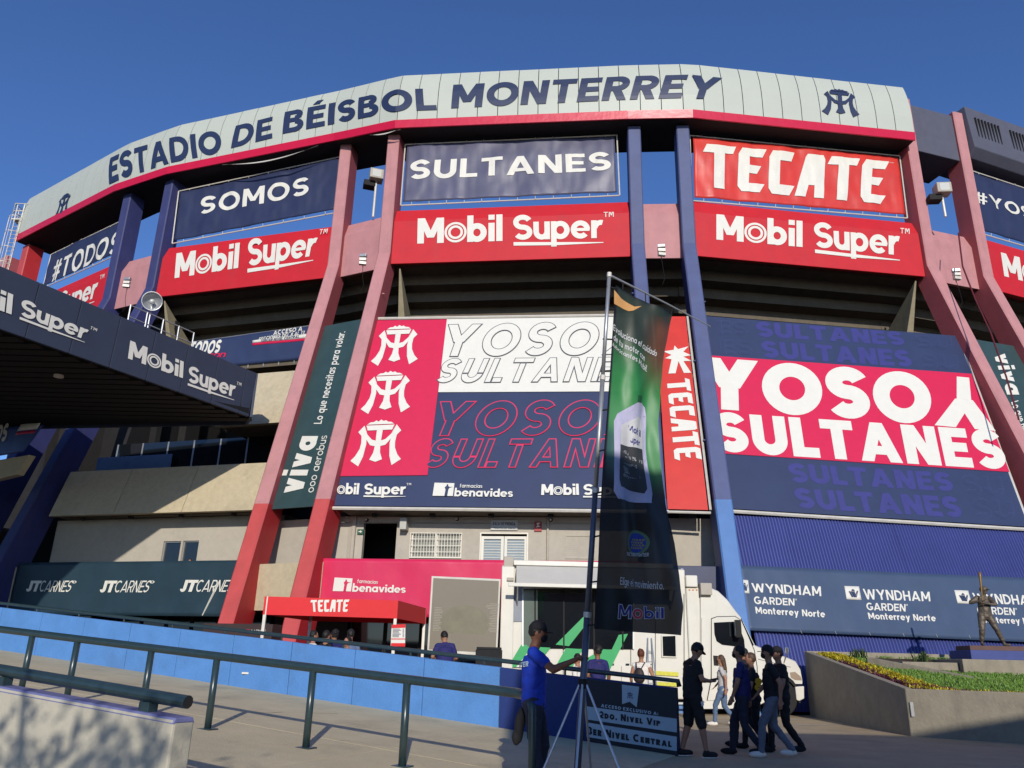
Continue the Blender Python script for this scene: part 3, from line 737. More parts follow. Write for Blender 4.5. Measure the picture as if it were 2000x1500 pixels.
for i in range(7):
    a0 = i*SB.len/7; q = quadslab(G, azrect(G, a0+.05, a0+SB.len/7-.05, zt3-1.0, zbu-.0), 'glass_pane', GLASS, .03, bevel=0)
    quadslab(G, azrect(G, a0-.04, a0+.04, zt3-1.0, zbu), 'mullion', STEEL, .08, bevel=0)
for b, a in (('B', -.15), ('A', PL and bay('A').len-.1)):
    S = bay(b); A_ = [S.pt(a, z, o) for o, z in [(2.3, .02), (-7.5, .02), (-7.5, 14), (-.4, 14)]]; mk('side_wall', MB().prism(A_, (S.u.x*.2, S.u.y*.2, 0)), DARK, stad)
# blue grey panel added at the glazing to catch the sunlit patch
S = bay('B', .9); h0 = S.hit(196, 868); h1 = S.hit(332, 915); mk('glazing_panel', MB().hexa([S.pt(h0[0], 8.2), S.pt(h1[0], 8.2), S.pt(h1[0], 8.2, -.03), S.pt(h0[0], 8.2, -.03), S.pt(h0[0], 10.2), S.pt(h1[0], 10.2), S.pt(h1[0], 10.2, -.03), S.pt(h0[0], 10.2, -.03)]), mat('blue_grey_panel', (92, 116, 150), .5, k=.8), stad)
# level two slab + low ceiling everywhere behind the boards
for b in 'ABCDE':
    S = bay(b)
    slab(S, -.0, S.len, [(4.15, 3.10), (4.15, 3.35), (-7.4, 3.35), (-7.4, 3.10)], 'floor_slab', CONCD, stad)
    slab(S, .0, S.len, [(3.75, 6.62), (3.75, 6.8), (-7.4, 6.8), (-7.4, 6.62)], 'ceiling_slab', CONCD, stad) if b != 'B' else None
for a, b in gaps:
    S = gapS(a, b)
    slab(S, .0, S.len, [(4.1, 3.11), (4.1, 3.34), (-7.4, 3.34), (-7.4, 3.11)], 'floor_slab', CONCD, stad)

# --- level two wall with openings (bays B, C), built as pieces around the openings
OW = 2.65
def wallrow(b, opens, z0, z1, m_, th=.25):
    """opens: [(a0,a1,zb,zt)] sorted"""
    S = bay(b, OW); cur = -.6
    segs = []
    for (a0, a1, zb, zt) in opens:
        segs.append((cur, a0, z0, z1)); 
        if zb > z0+.02: segs.append((a0, a1, z0, zb))
        if zt < z1-.02: segs.append((a0, a1, zt, z1))
        cur = a1
    segs.append((cur, S.len+.6, z0, z1))
    mb = MB()
    for (a0, a1, za, zb) in segs:
        if a1-a0 < .02: continue
        P = [S.pt(a0, za), S.pt(a1, za), S.pt(a1, za, -th), S.pt(a0, za, -th), S.pt(a0, zb), S.pt(a1, zb), S.pt(a1, zb, -th), S.pt(a0, zb, -th)]
        mb.hexa(P)
    return mk('upper_wall', mb, m_, stad)
SW = bay('C', OW)
def opn(S, x0, x1, yt, yb):
    h = S.hit(x0, yt); g = S.hit(x1, yt); k = S.hit(x1, yb); return (h[0], g[0], k[1], (h[1]+g[1])/2)
o_door = opn(SW, 711, 776, 1021, 1093); o_win = opn(SW, 804, 902, 1042, 1090); o_pd = opn(SW, 940, 1030, 1042, 1093)
o_lv = opn(SW, 1104, 1162, 1045, 1092)
ops = [(o_door[0], o_door[1], 3.35, o_door[3]), o_win, (o_pd[0], o_pd[1], 3.35, o_pd[3]), o_lv]
wallrow('C', ops, 3.35, 6.6, CREAM2)
SWB = bay('B', OW)
w1 = opn(SWB, 320, 354, 1057, 1094); w2 = opn(SWB, 358, 389, 1056, 1094)
wallrow('B', [(w1[0], w1[1], 3.35, w1[3]), (w2[0], w2[1], 3.35, w2[3])], 3.35, zb3, CREAM2)
SWg = gapS('B', 'C', OW); slab(gapS('B', 'C'), -.5, SWg.len+.5, [(OW-.05, 3.35), (OW-.05, 6.6), (OW-.3, 6.6), (OW-.3, 3.35)], 'upper_wall', CREAM2, stad)
slab(gapS('C', 'D'), -.5, gapS('C', 'D').len+.5, [(OW-.05, 3.35), (OW-.05, 6.6), (OW-.3, 6.6), (OW-.3, 3.35)], 'upper_wall', CREAM2, stad)
# dark room behind
for b in 'BC':
    S = bay(b); slab(S, -.5, S.len+.5, [(OW-2.6, 3.36), (OW-2.6, 6.6), (OW-2.7, 6.6), (OW-2.7, 3.36)], 'room_wall', BLACK, stad)
def rectbars(S, a0, a1, z0, z1, parent, name, m_, w_=.05, d=.06, off=0.0, nv=0, nh=0, th=.02):
    mb = MB(); u3 = Vector((S.u.x, S.u.y, 0)); n3 = Vector((S.n.x, S.n.y, 0))
    def bx(aa, ab, za, zb, dd): c = S.pt((aa+ab)/2, (za+zb)/2, off); mb.obox(c, u3, n3, (0, 0, 1), (ab-aa)/2, dd/2, (zb-za)/2)
    bx(a0, a1, z1-w_, z1, d); bx(a0, a1, z0, z0+w_, d); bx(a0, a0+w_, z0+w_, z1-w_, d); bx(a1-w_, a1, z0+w_, z1-w_, d)
    for i in range(nv): a = a0+(a1-a0)*(i+1)/(nv+1); bx(a-th/2, a+th/2, z0+w_, z1-w_, d*.5)
    for i in range(nh): z = z0+(z1-z0)*(i+1)/(nh+1); bx(a0+w_, a1-w_, z-th/2, z+th/2, d*.4)
    return mk(name, mb, m_, parent)
def pane(S, a0, a1, z0, z1, parent, name, m_, off=-.05, th=.02):
    mb = MB(); P = [S.pt(a0, z0, off), S.pt(a1, z0, off), S.pt(a1, z0, off-th), S.pt(a0, z0, off-th), S.pt(a0, z1, off), S.pt(a1, z1, off), S.pt(a1, z1, off-th), S.pt(a0, z1, off-th)]
    return mk(name, mb.hexa(P), m_, parent)
# barred window
a0, a1, z0, z1 = o_win; am = (a0+a1)/2
wf = rectbars(SW, a0, am-.01, z0, z1, stad, 'window', GALV, off=-.08); pane(SW, a0+.05, am-.06, z0+.05, z1-.05, wf, 'window_glass', mat('blind_glass', (150, 150, 138), .25, var=.15, scale=6, k=.7), -.1)
wf = rectbars(SW, am+.01, a1, z0, z1, stad, 'window', GALV, off=-.08); pane(SW, am+.06, a1-.05, z0+.05, z1-.05, wf, 'window_glass', mat('blind_glass', (150, 150, 138)), -.1)
rectbars(SW, a0-.03, am-.01, z0-.02, z1+.02, stad, 'window_grille', GALV, w_=.03, d=.04, off=.06, nv=8, nh=3, th=.022)
rectbars(SW, am+.01, a1+.03, z0-.02, z1+.02, stad, 'window_grille', GALV, w_=.03, d=.04, off=.06, nv=8, nh=3, th=.022)
# white double door with louvres
a0, a1, z0, z1 = ops[2]; am = (a0+a1)/2
for (c0, c1) in ((a0, am-.01), (am+.01, a1)):
    dr = rectbars(SW, c0, c1, z0+.02, z1-.1, stad, 'door', WHITE, w_=.11, d=.06, off=-.06)
    pane(SW, c0+.1, c1-.1, z0+.1, z1-.2, dr, 'door_glass', mat('blue_grey_blind', (150, 166, 176), .4, var=.05, k=.75), -.1)
    rectbars(SW, c0+.1, c1-.1, z0+.1, z1-.2, dr, 'louvre', GALV, w_=.01, d=.03, off=-.075, nh=22, th=.02)
rectbars(SW, a0-.04, a1+.04, z0, z1+.03, stad, 'door_frame', GALV, w_=.05, d=.1, off=0)
a0, a1, z0, z1 = o_lv
rectbars(SW, a0, a1, z0, z1, stad, 'louvre_vent', CREAM2, w_=.05, d=.1, off=-.02, nh=11, th=.07)
for (a0, a1, z0, z1) in ((w1[0], w1[1], 3.35, w1[3]), (w2[0], w2[1], 3.35, w2[3])):
    wf = rectbars(SWB, a0, a1, z0, z1, stad, 'window', STEEL, off=-.1, w_=.05); pane(SWB, a0+.05, a1-.05, z0+.05, z1-.05, wf, 'window_glass', GLASS, -.13)

# small things on the level two wall: lamps, conduit, drain pipes
for (px, py) in ((717, 1016), (893, 1014), (1076, 1016)):
    c = SW.pt(*SW.hit(px, py), .02); lm = mk('wall_lamp', MB().tube([c, c-Vector((SW.n.x, SW.n.y, 0))*-.14], [.07, .05], 12), DARK, stad); mk('lamp_lens', MB().ell(c+Vector((SW.n.x, SW.n.y, 0))*.15, .05, .05, .05), mat('lamp_glass', (214, 214, 206), .15, var=.02, k=.8), lm)
h = SW.hit(700, 1010); mk('conduit', MB().tube([SW.pt(h[0]-1.0, 6.35, .03), SW.pt(h[0]+9.0, 6.35, .03)], .02, 6), STEEL, stad)
for px in (690, 1070): h = SW.hit(px, 1040); mk('drain_pipe', MB().tube([SW.pt(h[0], 3.4, .06), SW.pt(h[0], 6.5, .06)], .045, 8), CREAM2, stad)
for b_, n__ in (('B', 4), ('C', 5)):
    for k in range(n__):
        S = bay(b_); c = S.pt(S.len*(k+.5)/n__, 6.60 if b_ == 'C' else zb3+.0, 3.2); mk('ceiling_lamp', MB().tube([c, c-Vector((0, 0, .10))], .12, 10), DARK, stad)
# --- balcony parapets of level two (banners hang on these)
for b in 'ABC':
    S = bay(b); slab(S, -.2, S.len+.2, [(4.12, 3.36), (4.12, 4.72), (3.92, 4.72), (3.92, 3.36)], 'balcony_parapet', CREAM, stad, bevel=.02)
for a, b in gaps[:3]:
    S = gapS(a, b); slab(S, -.0, S.len+.0, [(4.3, 2.95), (4.3, 4.66), (4.1, 4.66), (4.1, 2.95)], 'balcony_parapet', CREAM if b != 'D' else NAVY, stad, bevel=.02)
# ground floor: dark glazed front, set back
for b in 'ABC':
    S = bay(b, 1.5)
    n_ = 8
    for i in range(n_):
        a0, a1 = S.len*i/n_, S.len*(i+1)/n_
        wf = rectbars(S, a0+.01, a1-.01, .0, 3.05, stad, 'shop_window', DARK, w_=.06, d=.08); pane(S, a0+.06, a1-.06, .06, 2.99, wf, 'window_glass', GLASS, -.01)
for a, b in gaps[:3]:
    S = gapS(a, b, 1.5); pane(S, 0, S.len, 0, 3.05, stad, 'ground_wall', DARK, -.02, .2)

# --- blue corrugated cladding of bay D (and E)
for b in 'DE':
    S = Sl[b]; zc1 = 6.55; nS = 6; 
    for i in range(nS):
        a0 = (S.len+1.2)*i/nS-.9; a1 = (S.len+1.2)*(i+1)/nS-.9; mb = MB(); n_ = 18; vs = []
        pr = []
        for k in range(n_+1):
            a = a0+(a1-a0)*k/n_; base = .0
            for (da, o) in ((0, 0), (.04, .07), (.065, .07), (.10, 0)):
                if k < n_ or da == 0: pr.append((min(a+da, a1), o))
        for z in (.1, 6.5):
            for (a, o) in pr: vs.append(S.pt(a, z, o-.1 + (.012 if i % 2 else 0)))
        N = len(pr); fs = [(k, k+1, N+k+1, N+k) for k in range(N-1)]
        mk('corrugated_sheet', mb.add(vs, fs), CORR, stad, fix=False)
    quadslab(S, azrect(S, -.2, S.len+.2, 0, 6.5), 'backing_wall', DARK, .2, off=-.2, bevel=0)
for a, b in (('C', 'D'), ('D', 'E')):
    S = gapS(a, b, slope(-.6)); quadslab(S, azrect(S, 0, S.len, 0, 3.1), 'ground_wall', NAVY2, .2, bevel=0)

# ================================================================== BANNERS AND SIGNS
def banner(S, q, m_, label, cat='banner', name='banner', group=None, th=.02, nx=28, ny=10, off=0.0):
    return sheet(S, q, name, m_, nx=nx, ny=ny, th=th, label=label, cat=cat, group=group, off=off)
def ties(S, q, parent, n=12, m_=None):
    """small cords and frame tubes that hold a banner"""
    f = quadmap(S, q); mb = MB()
    for (ua, va, ub, vb) in ((-.01, 1.04, 1.01, 1.04), (-.01, -.05, 1.01, -.05), (-.012, -.05, -.012, 1.04), (1.012, -.05, 1.012, 1.04)):
        A = S.pt(*f(ua, va), -.06); B = S.pt(*f(ub, vb), -.06); mb.tube([A, B], .035, 6)
    mk('banner_frame', mb, GALV, parent)
    mb = MB()
    for i in range(n):
        u = (i+.5)/n; A = S.pt(*f(u, -.01), .0); B = S.pt(*f(u, -.055), -.05); mb.tube([A, B], .018, 5)
        A = S.pt(*f(u, 1.01), .0); B = S.pt(*f(u, 1.045), -.05); mb.tube([A, B], .018, 5)
    mk('tie_cord', mb, GALV, parent)
UB = {b: bay(b, -.25, .08, seed=i+1, wf=1.5) for i, b in enumerate('ABCDE')}
q = [(795, 284), (1200, 266), (1205, 375), (787, 394)]
bn = banner(UB['C'], q, NAVYG, 'dark navy banner reading SULTANES, hung between the pink and blue columns'); ties(UB['C'], q, bn)
word(UB['C'], [(803, 315), (1191, 298), (1194, 333), (799, 351)], 'SULTANES', bn, WHITE, t=.215, gap=.13)
q = [(352, 376.5), (665, 309), (656, 408), (340, 470)]
bn = banner(UB['B'], q, NAVY, 'dark navy banner reading SOMOS under the grey fascia'); ties(UB['B'], q, bn, 8)
word(UB['B'], [(393, 386), (605.5, 346), (603, 381), (390, 420)], 'SOMOS', bn, WHITE, t=.2, gap=.14)
f = UB['A'].hit(100, 497), UB['A'].hit(88, 557)
S = UB['A']; q = {'az': [(f[0][0]-.1, f[0][1]), (S.len-.2, f[0][1]-.1), (S.len-.2, f[1][1]), (f[0][0]-.1, f[1][1])]}
bn = banner(S, q, NAVY, 'dark navy banner reading #TODOS, leftmost of the upper banners'); ties(S, q, bn, 8)
h0 = S.hit(98, 552); h1 = S.hit(101, 517)
word(S, {'az': [(h0[0], h1[1]+.1), (S.len-.25, h1[1]+.1), (S.len-.25, h0[1]), (h0[0], h0[1])]}, '#TODOS', bn, WHITE, t=.19, gap=.13)
q = [(1354, 267), (1755, 306.5), (1768, 419), (1357, 385)]
bn = banner(UB['D'], q, REDV, 'bright red banner with white TECATE lettering below the grey fascia'); ties(UB['D'], q, bn)
tecate(UB['D'], [(1372, 281), (1737, 316), (1731, 400), (1372, 366)], bn, WHITE, .03)
word(UB['D'], [(1737, 317), (1745, 318), (1745, 326), (1737, 325)], '®', bn, WHITE, t=.1)
S = UB['E']; h0 = S.hit(1905, 446); h1 = S.hit(1897, 336)
q = {'az': [(.35, h1[1]), (S.len-.4, h1[1]), (S.len-.4, h0[1]), (.35, h0[1])]}
bn = banner(S, q, NAVY, 'dark navy banner reading #YOSOY, cut by the right edge of the view'); ties(S, q, bn, 8)
h0 = S.hit(1906, 395); h1 = S.hit(1903, 372)
word(S, {'az': [(h0[0], h1[1]), (h0[0]+6.6, h1[1]), (h0[0]+6.6, h0[1]), (h0[0], h0[1])]}, '#YOSOY', bn, WHITE, t=.19, gap=.13)

# --- large board of bay C
SC_ = bay('C', slope(-.30)); SCf = SC_
bc = empty('billboard', SC_.pt(SC_.len/2, 6.5), 'wide team billboard with three white emblems on crimson and outlined words beside them', 'billboard')
sheet(SC_, [(734, 626), (1278, 618), (1302, 994), (652, 987)], 'board_panel', NAVY2, bc, nx=12, ny=6, th=.08, off=-.03)
cp = sheet(SC_, [(733, 626), (873, 624), (835, 928), (665, 930)], 'emblem_panel', CRIM, bc, nx=4, ny=6, th=.03, off=0.012)
wp = sheet(SC_, [(873, 623.5), (1277, 618), (1286, 764), (856, 766)], 'white_panel', WHITE, bc, nx=8, ny=3, th=.03, off=0.012)
rectq = [(728, 622), (1283, 614), (1306, 999), (645, 992)]
f = quadmap(SC_, rectq); mb = MB()
for a, b_ in (((0, 0), (1, 0)), ((0, 1), (1, 1)), ((0, 0), (0, 1))): mb.tube([SC_.pt(*f(*a), -.04), SC_.pt(*f(*b_), -.04)], .07, 6)
mk('frame', mb, GALV, bc)
for q in ([(739, 637), (823, 634), (818, 711), (720, 716)], [(718, 727), (809, 723), (803, 805), (700, 810)], [(698, 822), (793, 818), (785, 908), (680, 912)]):
    mt_logo(SC_, q, cp, WHITE, .035)
OL = dict(t=.24, gap=.15, italic=.28, off=.03)
word(SC_, [(855, 634), (1158, 629), (1160, 695), (852, 698)], 'YOSO', bc, DARKLINE, outline=(.024, WHITE), **OL)
word(SC_, [(1178, 631), (1262, 630), (1262, 692), (1175, 694)], 'λ', bc, DARKLINE, outline=(.024, WHITE), **OL)
word(SC_, [(855, 701), (1238, 697), (1240, 746), (846, 749)], 'SULTANES', bc, DARKLINE, outline=(.030, WHITE), **OL)
word(SC_, [(838, 784), (1160, 781), (1163, 851), (830, 852)], 'YOSO', bc, PINKLINE, outline=(.028, NAVY2), **{**OL, 'off': .008})
word(SC_, [(1182, 783), (1272, 782), (1274, 850), (1180, 850)], 'λ', bc, PINKLINE, outline=(.028, NAVY2), **{**OL, 'off': .008})
word(SC_, [(834, 857), (1250, 856), (1255, 913), (824, 914)], 'SULTANES', bc, PINKLINE, outline=(.036, NAVY2), **{**OL, 'off': .008})
def obil(q, parent):
    f = quadmap(SC_, q); mb = MB(); st = [_arc(.40, .40, .40, .40, 0, 360, .085, 28), _arc(.40, .40, .27, .27, 0, 360, .09, 24)]; x = .84
    for ch in 'bil':
        w_, g = glyph(ch, .22); st += [[[(a+x, b) for a, b in q_] for q_ in s_] for s_ in g]; x += w_+.06
    put(mb, SC_, f, st, x, .03, .0012); mk('lettering', mb, WHITE, parent, fix=False)
obil([(660, 944), (704, 945), (702, 966), (658, 965)], bc)
superw(SC_, [(713, 945), (794, 945), (793, 966), (711, 966)], bc, WHITE, .03)
benav(SC_, [(849, 943), (1006, 947), (1005, 971), (845, 969)], bc, WHITE, NAVY2)
mobil(SC_, [(1058, 946), (1130, 946), (1131, 967), (1057, 967)], bc, WHITE, NAVY2, off=.03)
superw(SC_, [(1140, 946), (1228, 946), (1229, 967), (1139, 967)], bc, WHITE, .03)
# upright red board beside it
SCr = bay('C', slope(-.24))
q = [(1281, 618), (1339, 618), (1383, 996), (1304, 994)]
bn = banner(SCr, q, REDV, 'narrow upright red board with TECATE running down it, behind the tall flag', 'sign', 'upright_sign', th=.08, nx=4, ny=14)
tecate(SCr, [(1346, 738), (1371, 898), (1318, 902), (1302, 741)], bn, WHITE, .02)
f = quadmap(SCr, [(1293, 676), (1347, 674), (1354, 728), (1300, 730)]); mb = MB()
poly2(mb, SCr, f, [(.1, .0), (.28, .5), (.05, .55), (.3, .66), (.02, .8), (.4, .84), (.45, 1), (.56, .86), (.95, .95), (.74, .76), (1, .62), (.72, .58), (.98, .42), (.7, .42), (.92, .0), (.66, .0), (.52, .42), (.36, .0)], .02)
mk('eagle_emblem', mb, WHITE, bn, fix=False)
f = quadmap(SCr, q); mb = MB(); mb.tube([SCr.pt(*f(1.06, 0), -.02), SCr.pt(*f(1.06, 1), -.02)], .05, 6); mb.tube([SCr.pt(*f(0, -.012), -.02), SCr.pt(*f(1.06, -.012), -.02)], .05, 6); mk('frame', mb, GALV, bn)
# --- large board of bay D
SD = bay('D', slope(-.24))
q = [(1376, 617), (1870, 656), (2009, 1029), (1426, 993)]
bd = banner(SD, q, NAVY2, 'wide navy billboard with a crimson band and huge white YOSOY SULTANES words', 'billboard', 'billboard', th=.08, nx=16, ny=8, off=0)
band_ = sheet(SD, [(1385, 694.5), (1897, 730.5), (1971, 922), (1412, 886)], 'crimson_band', CRIM, bd, nx=10, ny=3, th=.02, off=.03)
word(SD, [(1367, 697), (1812, 731), (1823, 830), (1368, 797)], 'YOSO', bd, WHITE, t=.28, gap=.06, off=.036, step=.0004)
word(SD, [(1838, 733), (1921, 741), (1942, 842), (1826, 831)], 'λ', bd, WHITE, t=.28, gap=.06, off=.036, step=.0004)
word(SD, [(1391, 805), (1950, 842), (1968, 918), (1400, 882)], 'SULTANES', bd, WHITE, t=.27, gap=.09, off=.036, step=.0004)
z3 = lambda x, y: (1350+x/3.077, 550+y/3.077)
for qq in ([(385, 240), (1265, 305), (1285, 385), (395, 330)], [(415, 355), (1310, 415), (1330, 515), (430, 455)], [(575, 1090), (1555, 1150), (1580, 1262), (600, 1205)], [(610, 1240), (1600, 1295), (1635, 1420), (640, 1360)]):
    word(SD, [z3(*p) for p in qq], 'SULTANES', bd, GHOST, t=.26, gap=.09, off=.005, step=.0004)
for qq, tx in (([(1340, 318), (1560, 335), (1575, 410), (1350, 395)], 'SU'), ([(1370, 430), (1595, 445), (1612, 535), (1385, 520)], 'SU'), ([(1620, 1160), (1860, 1175), (1890, 1290), (1640, 1275)], 'SU'), ([(1690, 1300), (1930, 1320), (1950, 1435), (1700, 1415)], 'SU'),
               ([(150, 230), (330, 240), (340, 325), (160, 315)], 'ES'), ([(170, 345), (360, 355), (370, 445), (180, 435)], 'ES')):
    word(SD, [z3(*p) for p in qq], tx, bd, GHOST2, t=.24, gap=.1, off=.004, step=.0003, outline=(.03, NAVY2))
f = quadmap(SD, q); mb = MB()
mb.tube([SD.pt(*f(-.005, -.012), -.02), SD.pt(*f(1, -.012), -.02)], .07, 6); mb.tube([SD.pt(*f(-.006, 0), -.02), SD.pt(*f(-.006, 1), -.02)], .05, 6); mb.tube([SD.pt(*f(1.004, 0), -.02), SD.pt(*f(1.004, 1), -.02)], .05, 6)
mk('frame', mb, GALV, bd)
# --- green boards in the column gaps
SG = gapS('B', 'C', slope(-.25))
zt_, zb_ = SG.hit(660, 632)[1], SG.hit(580, 991)[1]
bn = sheet(SG, None, 'upright_sign', GREENB, nx=3, ny=12, th=.08, rect=(CW+.05, SG.len-CW-.05, zb_, zt_)); tag(bn, 'dark green airline board reading viva between the two pink columns left of centre', 'sign')
V = dict(t=.22, gap=.10, off=.02)
word(SG, [(541, 963), (579, 852), (622, 852), (590, 963)], 'viva', bn, WHITE, **{**V, 't': .26})
word(SG, [(613, 828), (661, 648), (675, 648), (628, 828)], 'Lo que necesitas para volar.', bn, WHITE, t=.17, gap=.09, off=.02)
word(SG, [(598, 962), (626, 851), (640, 851), (612, 962)], 'ooo aerobus', bn, WHITE, t=.12, gap=.12, off=.02)
SG = gapS('D', 'E', slope(-.25))
zt_ = SG.hit(1935, 668)[1]
bn = sheet(SG, None, 'upright_sign', GREENB, nx=3, ny=12, th=.08, rect=(CW+.05, SG.len-CW-.05, zb_, zt_)); tag(bn, 'dark green airline board reading viva at the right edge of the view', 'sign')
word(SG, [(1970, 690), (1999, 771), (1966, 771), (1940, 692)], 'viva', bn, WHITE, **{**V, 't': .26})
h = [SG.hit(1974, 783), SG.hit(1987, 782)]
word(SG, [(1988, 782), (2050, 960), (2036, 964), (1974, 786)], 'Lo que necesitas para volar.', bn, WHITE, t=.17, gap=.09, off=.02)
# --- access banners on the upper tier rail
def access(b, q, full, lab):
    S = bay(b, slope(.2), .03, seed=4)
    S = Surf(PL[b][0], PL[b][1], (lambda z: -.35), .05, seed=4)
    bn = banner(S, q, NAVY2, lab)
    return S, bn
S, bn = access('B', [(376, 668), (610, 636), (604, 700), (368, 722)], 1, 'navy banner giving access to sections 8 to 13, hung above the cream parapet')
word(S, [(534, 647), (590, 638), (590, 646), (534, 655)], 'ACCESO A', bn, WHITE, t=.2, gap=.14, italic=.2)
word(S, [(506, 660), (595, 646), (594, 653), (505, 668)], 'SECCIONES DEL 8 AL 13', bn, WHITE, t=.2, gap=.14, italic=.2)
st_ = sheet(S, [(494, 665), (600, 652), (599, 660), (493, 670)], 'white_strip', WHITE, bn, nx=6, ny=1, th=.004, off=.012)
word(S, [(510, 664), (585, 655), (584, 660), (509, 669)], 'TERCER NIVEL CENTRAL', bn, NAVY2, t=.2, gap=.14, italic=.2, off=.03)
sheet(S, [(493, 670.5), (599, 660.5), (598, 665), (492, 675)], 'crimson_strip', CRIM, bn, nx=6, ny=1, th=.004, off=.012)
word(S, [(372, 668), (432, 664), (428, 690), (366, 694)], 'TODOS', bn, WHITE, t=.24, gap=.08, italic=.25, off=.02)
word(S, [(405, 688), (440, 686), (440, 698), (405, 700)], 'con', bn, CRIM, t=.16, gap=.02, italic=.3, off=.03)
for q_ in (1,):
    mb = MB(); f = quadmap(S, [(376, 668), (610, 636), (604, 700), (368, 722)])
    mb.tube([S.pt(*f(0, 1.02), -.06), S.pt(*f(1, 1.02), -.06)], .03, 6)
    for k in range(9): mb.tube([S.pt(*f(k/8, 1.02), -.06), S.pt(*f(k/8, -.1), -.06)], .025, 6)
    mk('rail', mb, STEEL, bn)
SA = Surf(PL['A'][0], PL['A'][1], 5.5, .04, seed=9)
bn = banner(SA, [(-60, 838), (84, 830), (46, 882), (-90, 905)], mat('lit_blue_vinyl', (58, 78, 146), .5, var=.06, k=.85), 'blue banner with white and pink script glimpsed beyond the canopy at the left edge')
word(SA, [(-40, 836), (17, 827), (12, 862), (-46, 872)], 'TODOS', bn, WHITE, t=.24, gap=.08, italic=.25)
sheet(SA, [(42, 829), (80, 826), (72, 838), (34, 842)], 'white_strip', WHITE, bn, nx=3, ny=1, th=.004, off=.012)
sheet(SA, [(33, 844), (70, 840), (66, 846), (30, 850)], 'crimson_strip', CRIM, bn, nx=3, ny=1, th=.004, off=.012)
quadslab(SA, [(-60, 905), (46, 886), (22, 925), (-80, 950)], 'balcony_parapet', CREAM, .3, off=-.2)
# --- wyndham banner on the corrugated wall
SY = bay('D', slope(-.16), .03, seed=6)
q = [(1443, 1104), (2030, 1130), (2050, 1256), (1462, 1231)]
bn = banner(SY, q, WYN, 'long blue grey hotel banner stretched across the corrugated wall behind the statue', nx=40)
def leaf(S, q, parent):
    b_ = sheet(S, q, 'logo_box', WHITE, parent, nx=8, ny=4, th=.004, off=.012); f = quadmap(S, q); mb = MB()
    for (x0, x1, x2, y) in ((.22, .36, .62, .62), (.36, .5, .80, .62), (.50, .60, .84, .62)):
        poly2(mb, S, f, [(x0, y), (x0+.10, y), (x1+.08, .28), (x2, y+.08), (x2, y-.02), (x1+.08, .18), (x1, .2)], .036)
    poly2(mb, S, f, [(.40, .70), (.52, .80), (.64, .70), (.52, .64)], .036)
    mk('logo_mark', mb, NAVY2, parent, fix=False)
def wynd(dq, q0, q1, q2, q3):
    leaf(SY, q0, bn); word(SY, q1, 'WYNDHAM', bn, WHITE, t=.19, gap=.12, off=.008, step=.0004); word(SY, q2, 'GARDEN°', bn, WHITE, t=.19, gap=.1, off=.008, step=.0004)
    word(SY, q3, 'Monterrey Norte', bn, WHITE, t=.2, gap=.1, off=.008, step=.0004)
Q1 = ([(1444, 1132), (1461, 1133), (1464, 1159), (1447, 1158)], [(1467, 1138.7), (1602.5, 1145.5), (1603.5, 1164.5), (1471, 1156)], [(1472, 1164.5), (1556, 1169.5), (1556, 1183), (1474, 1179.5)], [(1475, 1185), (1610, 1193), (1611, 1206), (1477, 1198)])
Q2 = ([(1648.5, 1144.5), (1677, 1145.5), (1682, 1172), (1653, 1170.5)], [(1684, 1150), (1815, 1156), (1817, 1174.5), (1689, 1170.5)], [(1690.5, 1177), (1773, 1180), (1773, 1194.5), (1693, 1191.5)], [(1694, 1196.5), (1826, 1201), (1828, 1213.5), (1697, 1209)])
wynd(0, *Q1); wynd(0, *Q2)
d12 = SY.hit(1684, 1150)[0]; d3 = SY.hit(1898, 1158.5)[0]
wynd(0, *[{'az': [(SY.hit(*p)[0]+d3-d12, SY.hit(*p)[1]) for p in qq]} for qq in Q2])
mb = MB()
for k in range(9):
    a = .6+k*1.2; mb.tube([SY.pt(a, 2.55, .03), SY.pt(a+.02, 2.45, .03)], .005, 5)
mk('tie_cord', mb, GALV, bn)
# --- JT banner and the pink pharmacy banner on the balcony
SJ = bay('B', 4.25, .04, seed=8)
zt_, zb_ = SJ.hit(470, 1094)[1], SJ.hit(430, 1204)[1]
bn = sheet(SJ, None, 'banner', TEAL, nx=40, ny=8, rect=(-.6, SJ.hit(487, 1094)[0], zb_, zt_)); tag(bn, 'long dark teal banner repeating JT CARNES along the balcony', 'banner')
r2 = lambda x, y: (x/2.857, 850+y/2.857)
for qq in ([(150, 812), (425, 812), (400, 875), (145, 872)], [(560, 812), (862, 812), (838, 877), (555, 877)], [(1008, 808), (1330, 808), (1305, 874), (1003, 874)]):
    P = [r2(*p) for p in qq]
    def sub(u0, u1):
        L_ = lambda a, b, u: (a[0]+(b[0]-a[0])*u, a[1]+(b[1]-a[1])*u)
        return [L_(P[0], P[1], u0), L_(P[0], P[1], u1), L_(P[3], P[2], u1), L_(P[3], P[2], u0)]
    word(SJ, sub(0, .28), 'JT', bn, WHITE, t=.27, gap=.02, italic=.2, off=.02); word(SJ, sub(.29, .95), 'CARNES', bn, WHITE, t=.13, gap=.06, italic=.2, off=.02); word(SJ, sub(.93, 1.02), '°', bn, WHITE, t=.1, off=.02)
mb = MB(); mb.tube([SJ.pt(*SJ.hit(427, 1138), .02), SJ.pt(*SJ.hit(396, 1202), .02)], [.05, .02], 4); mk('torn_strip', mb, WHITE, bn)
SP = bay('C', 4.25, .03, seed=10)
zt_, zb_ = SP.hit(700, 1091)[1], SP.hit(700, 1186)[1]-.3
bn = sheet(SP, None, 'banner', PINKV, nx=30, ny=8, rect=(-.45, SP.len-.1, zb_, zt_)); tag(bn, 'long pink pharmacy banner along the balcony above the red tent', 'banner')
benav(SP, [(654, 1128), (796, 1136), (795, 1158), (650, 1155)], bn, WHITE, PINKV, off=.02)
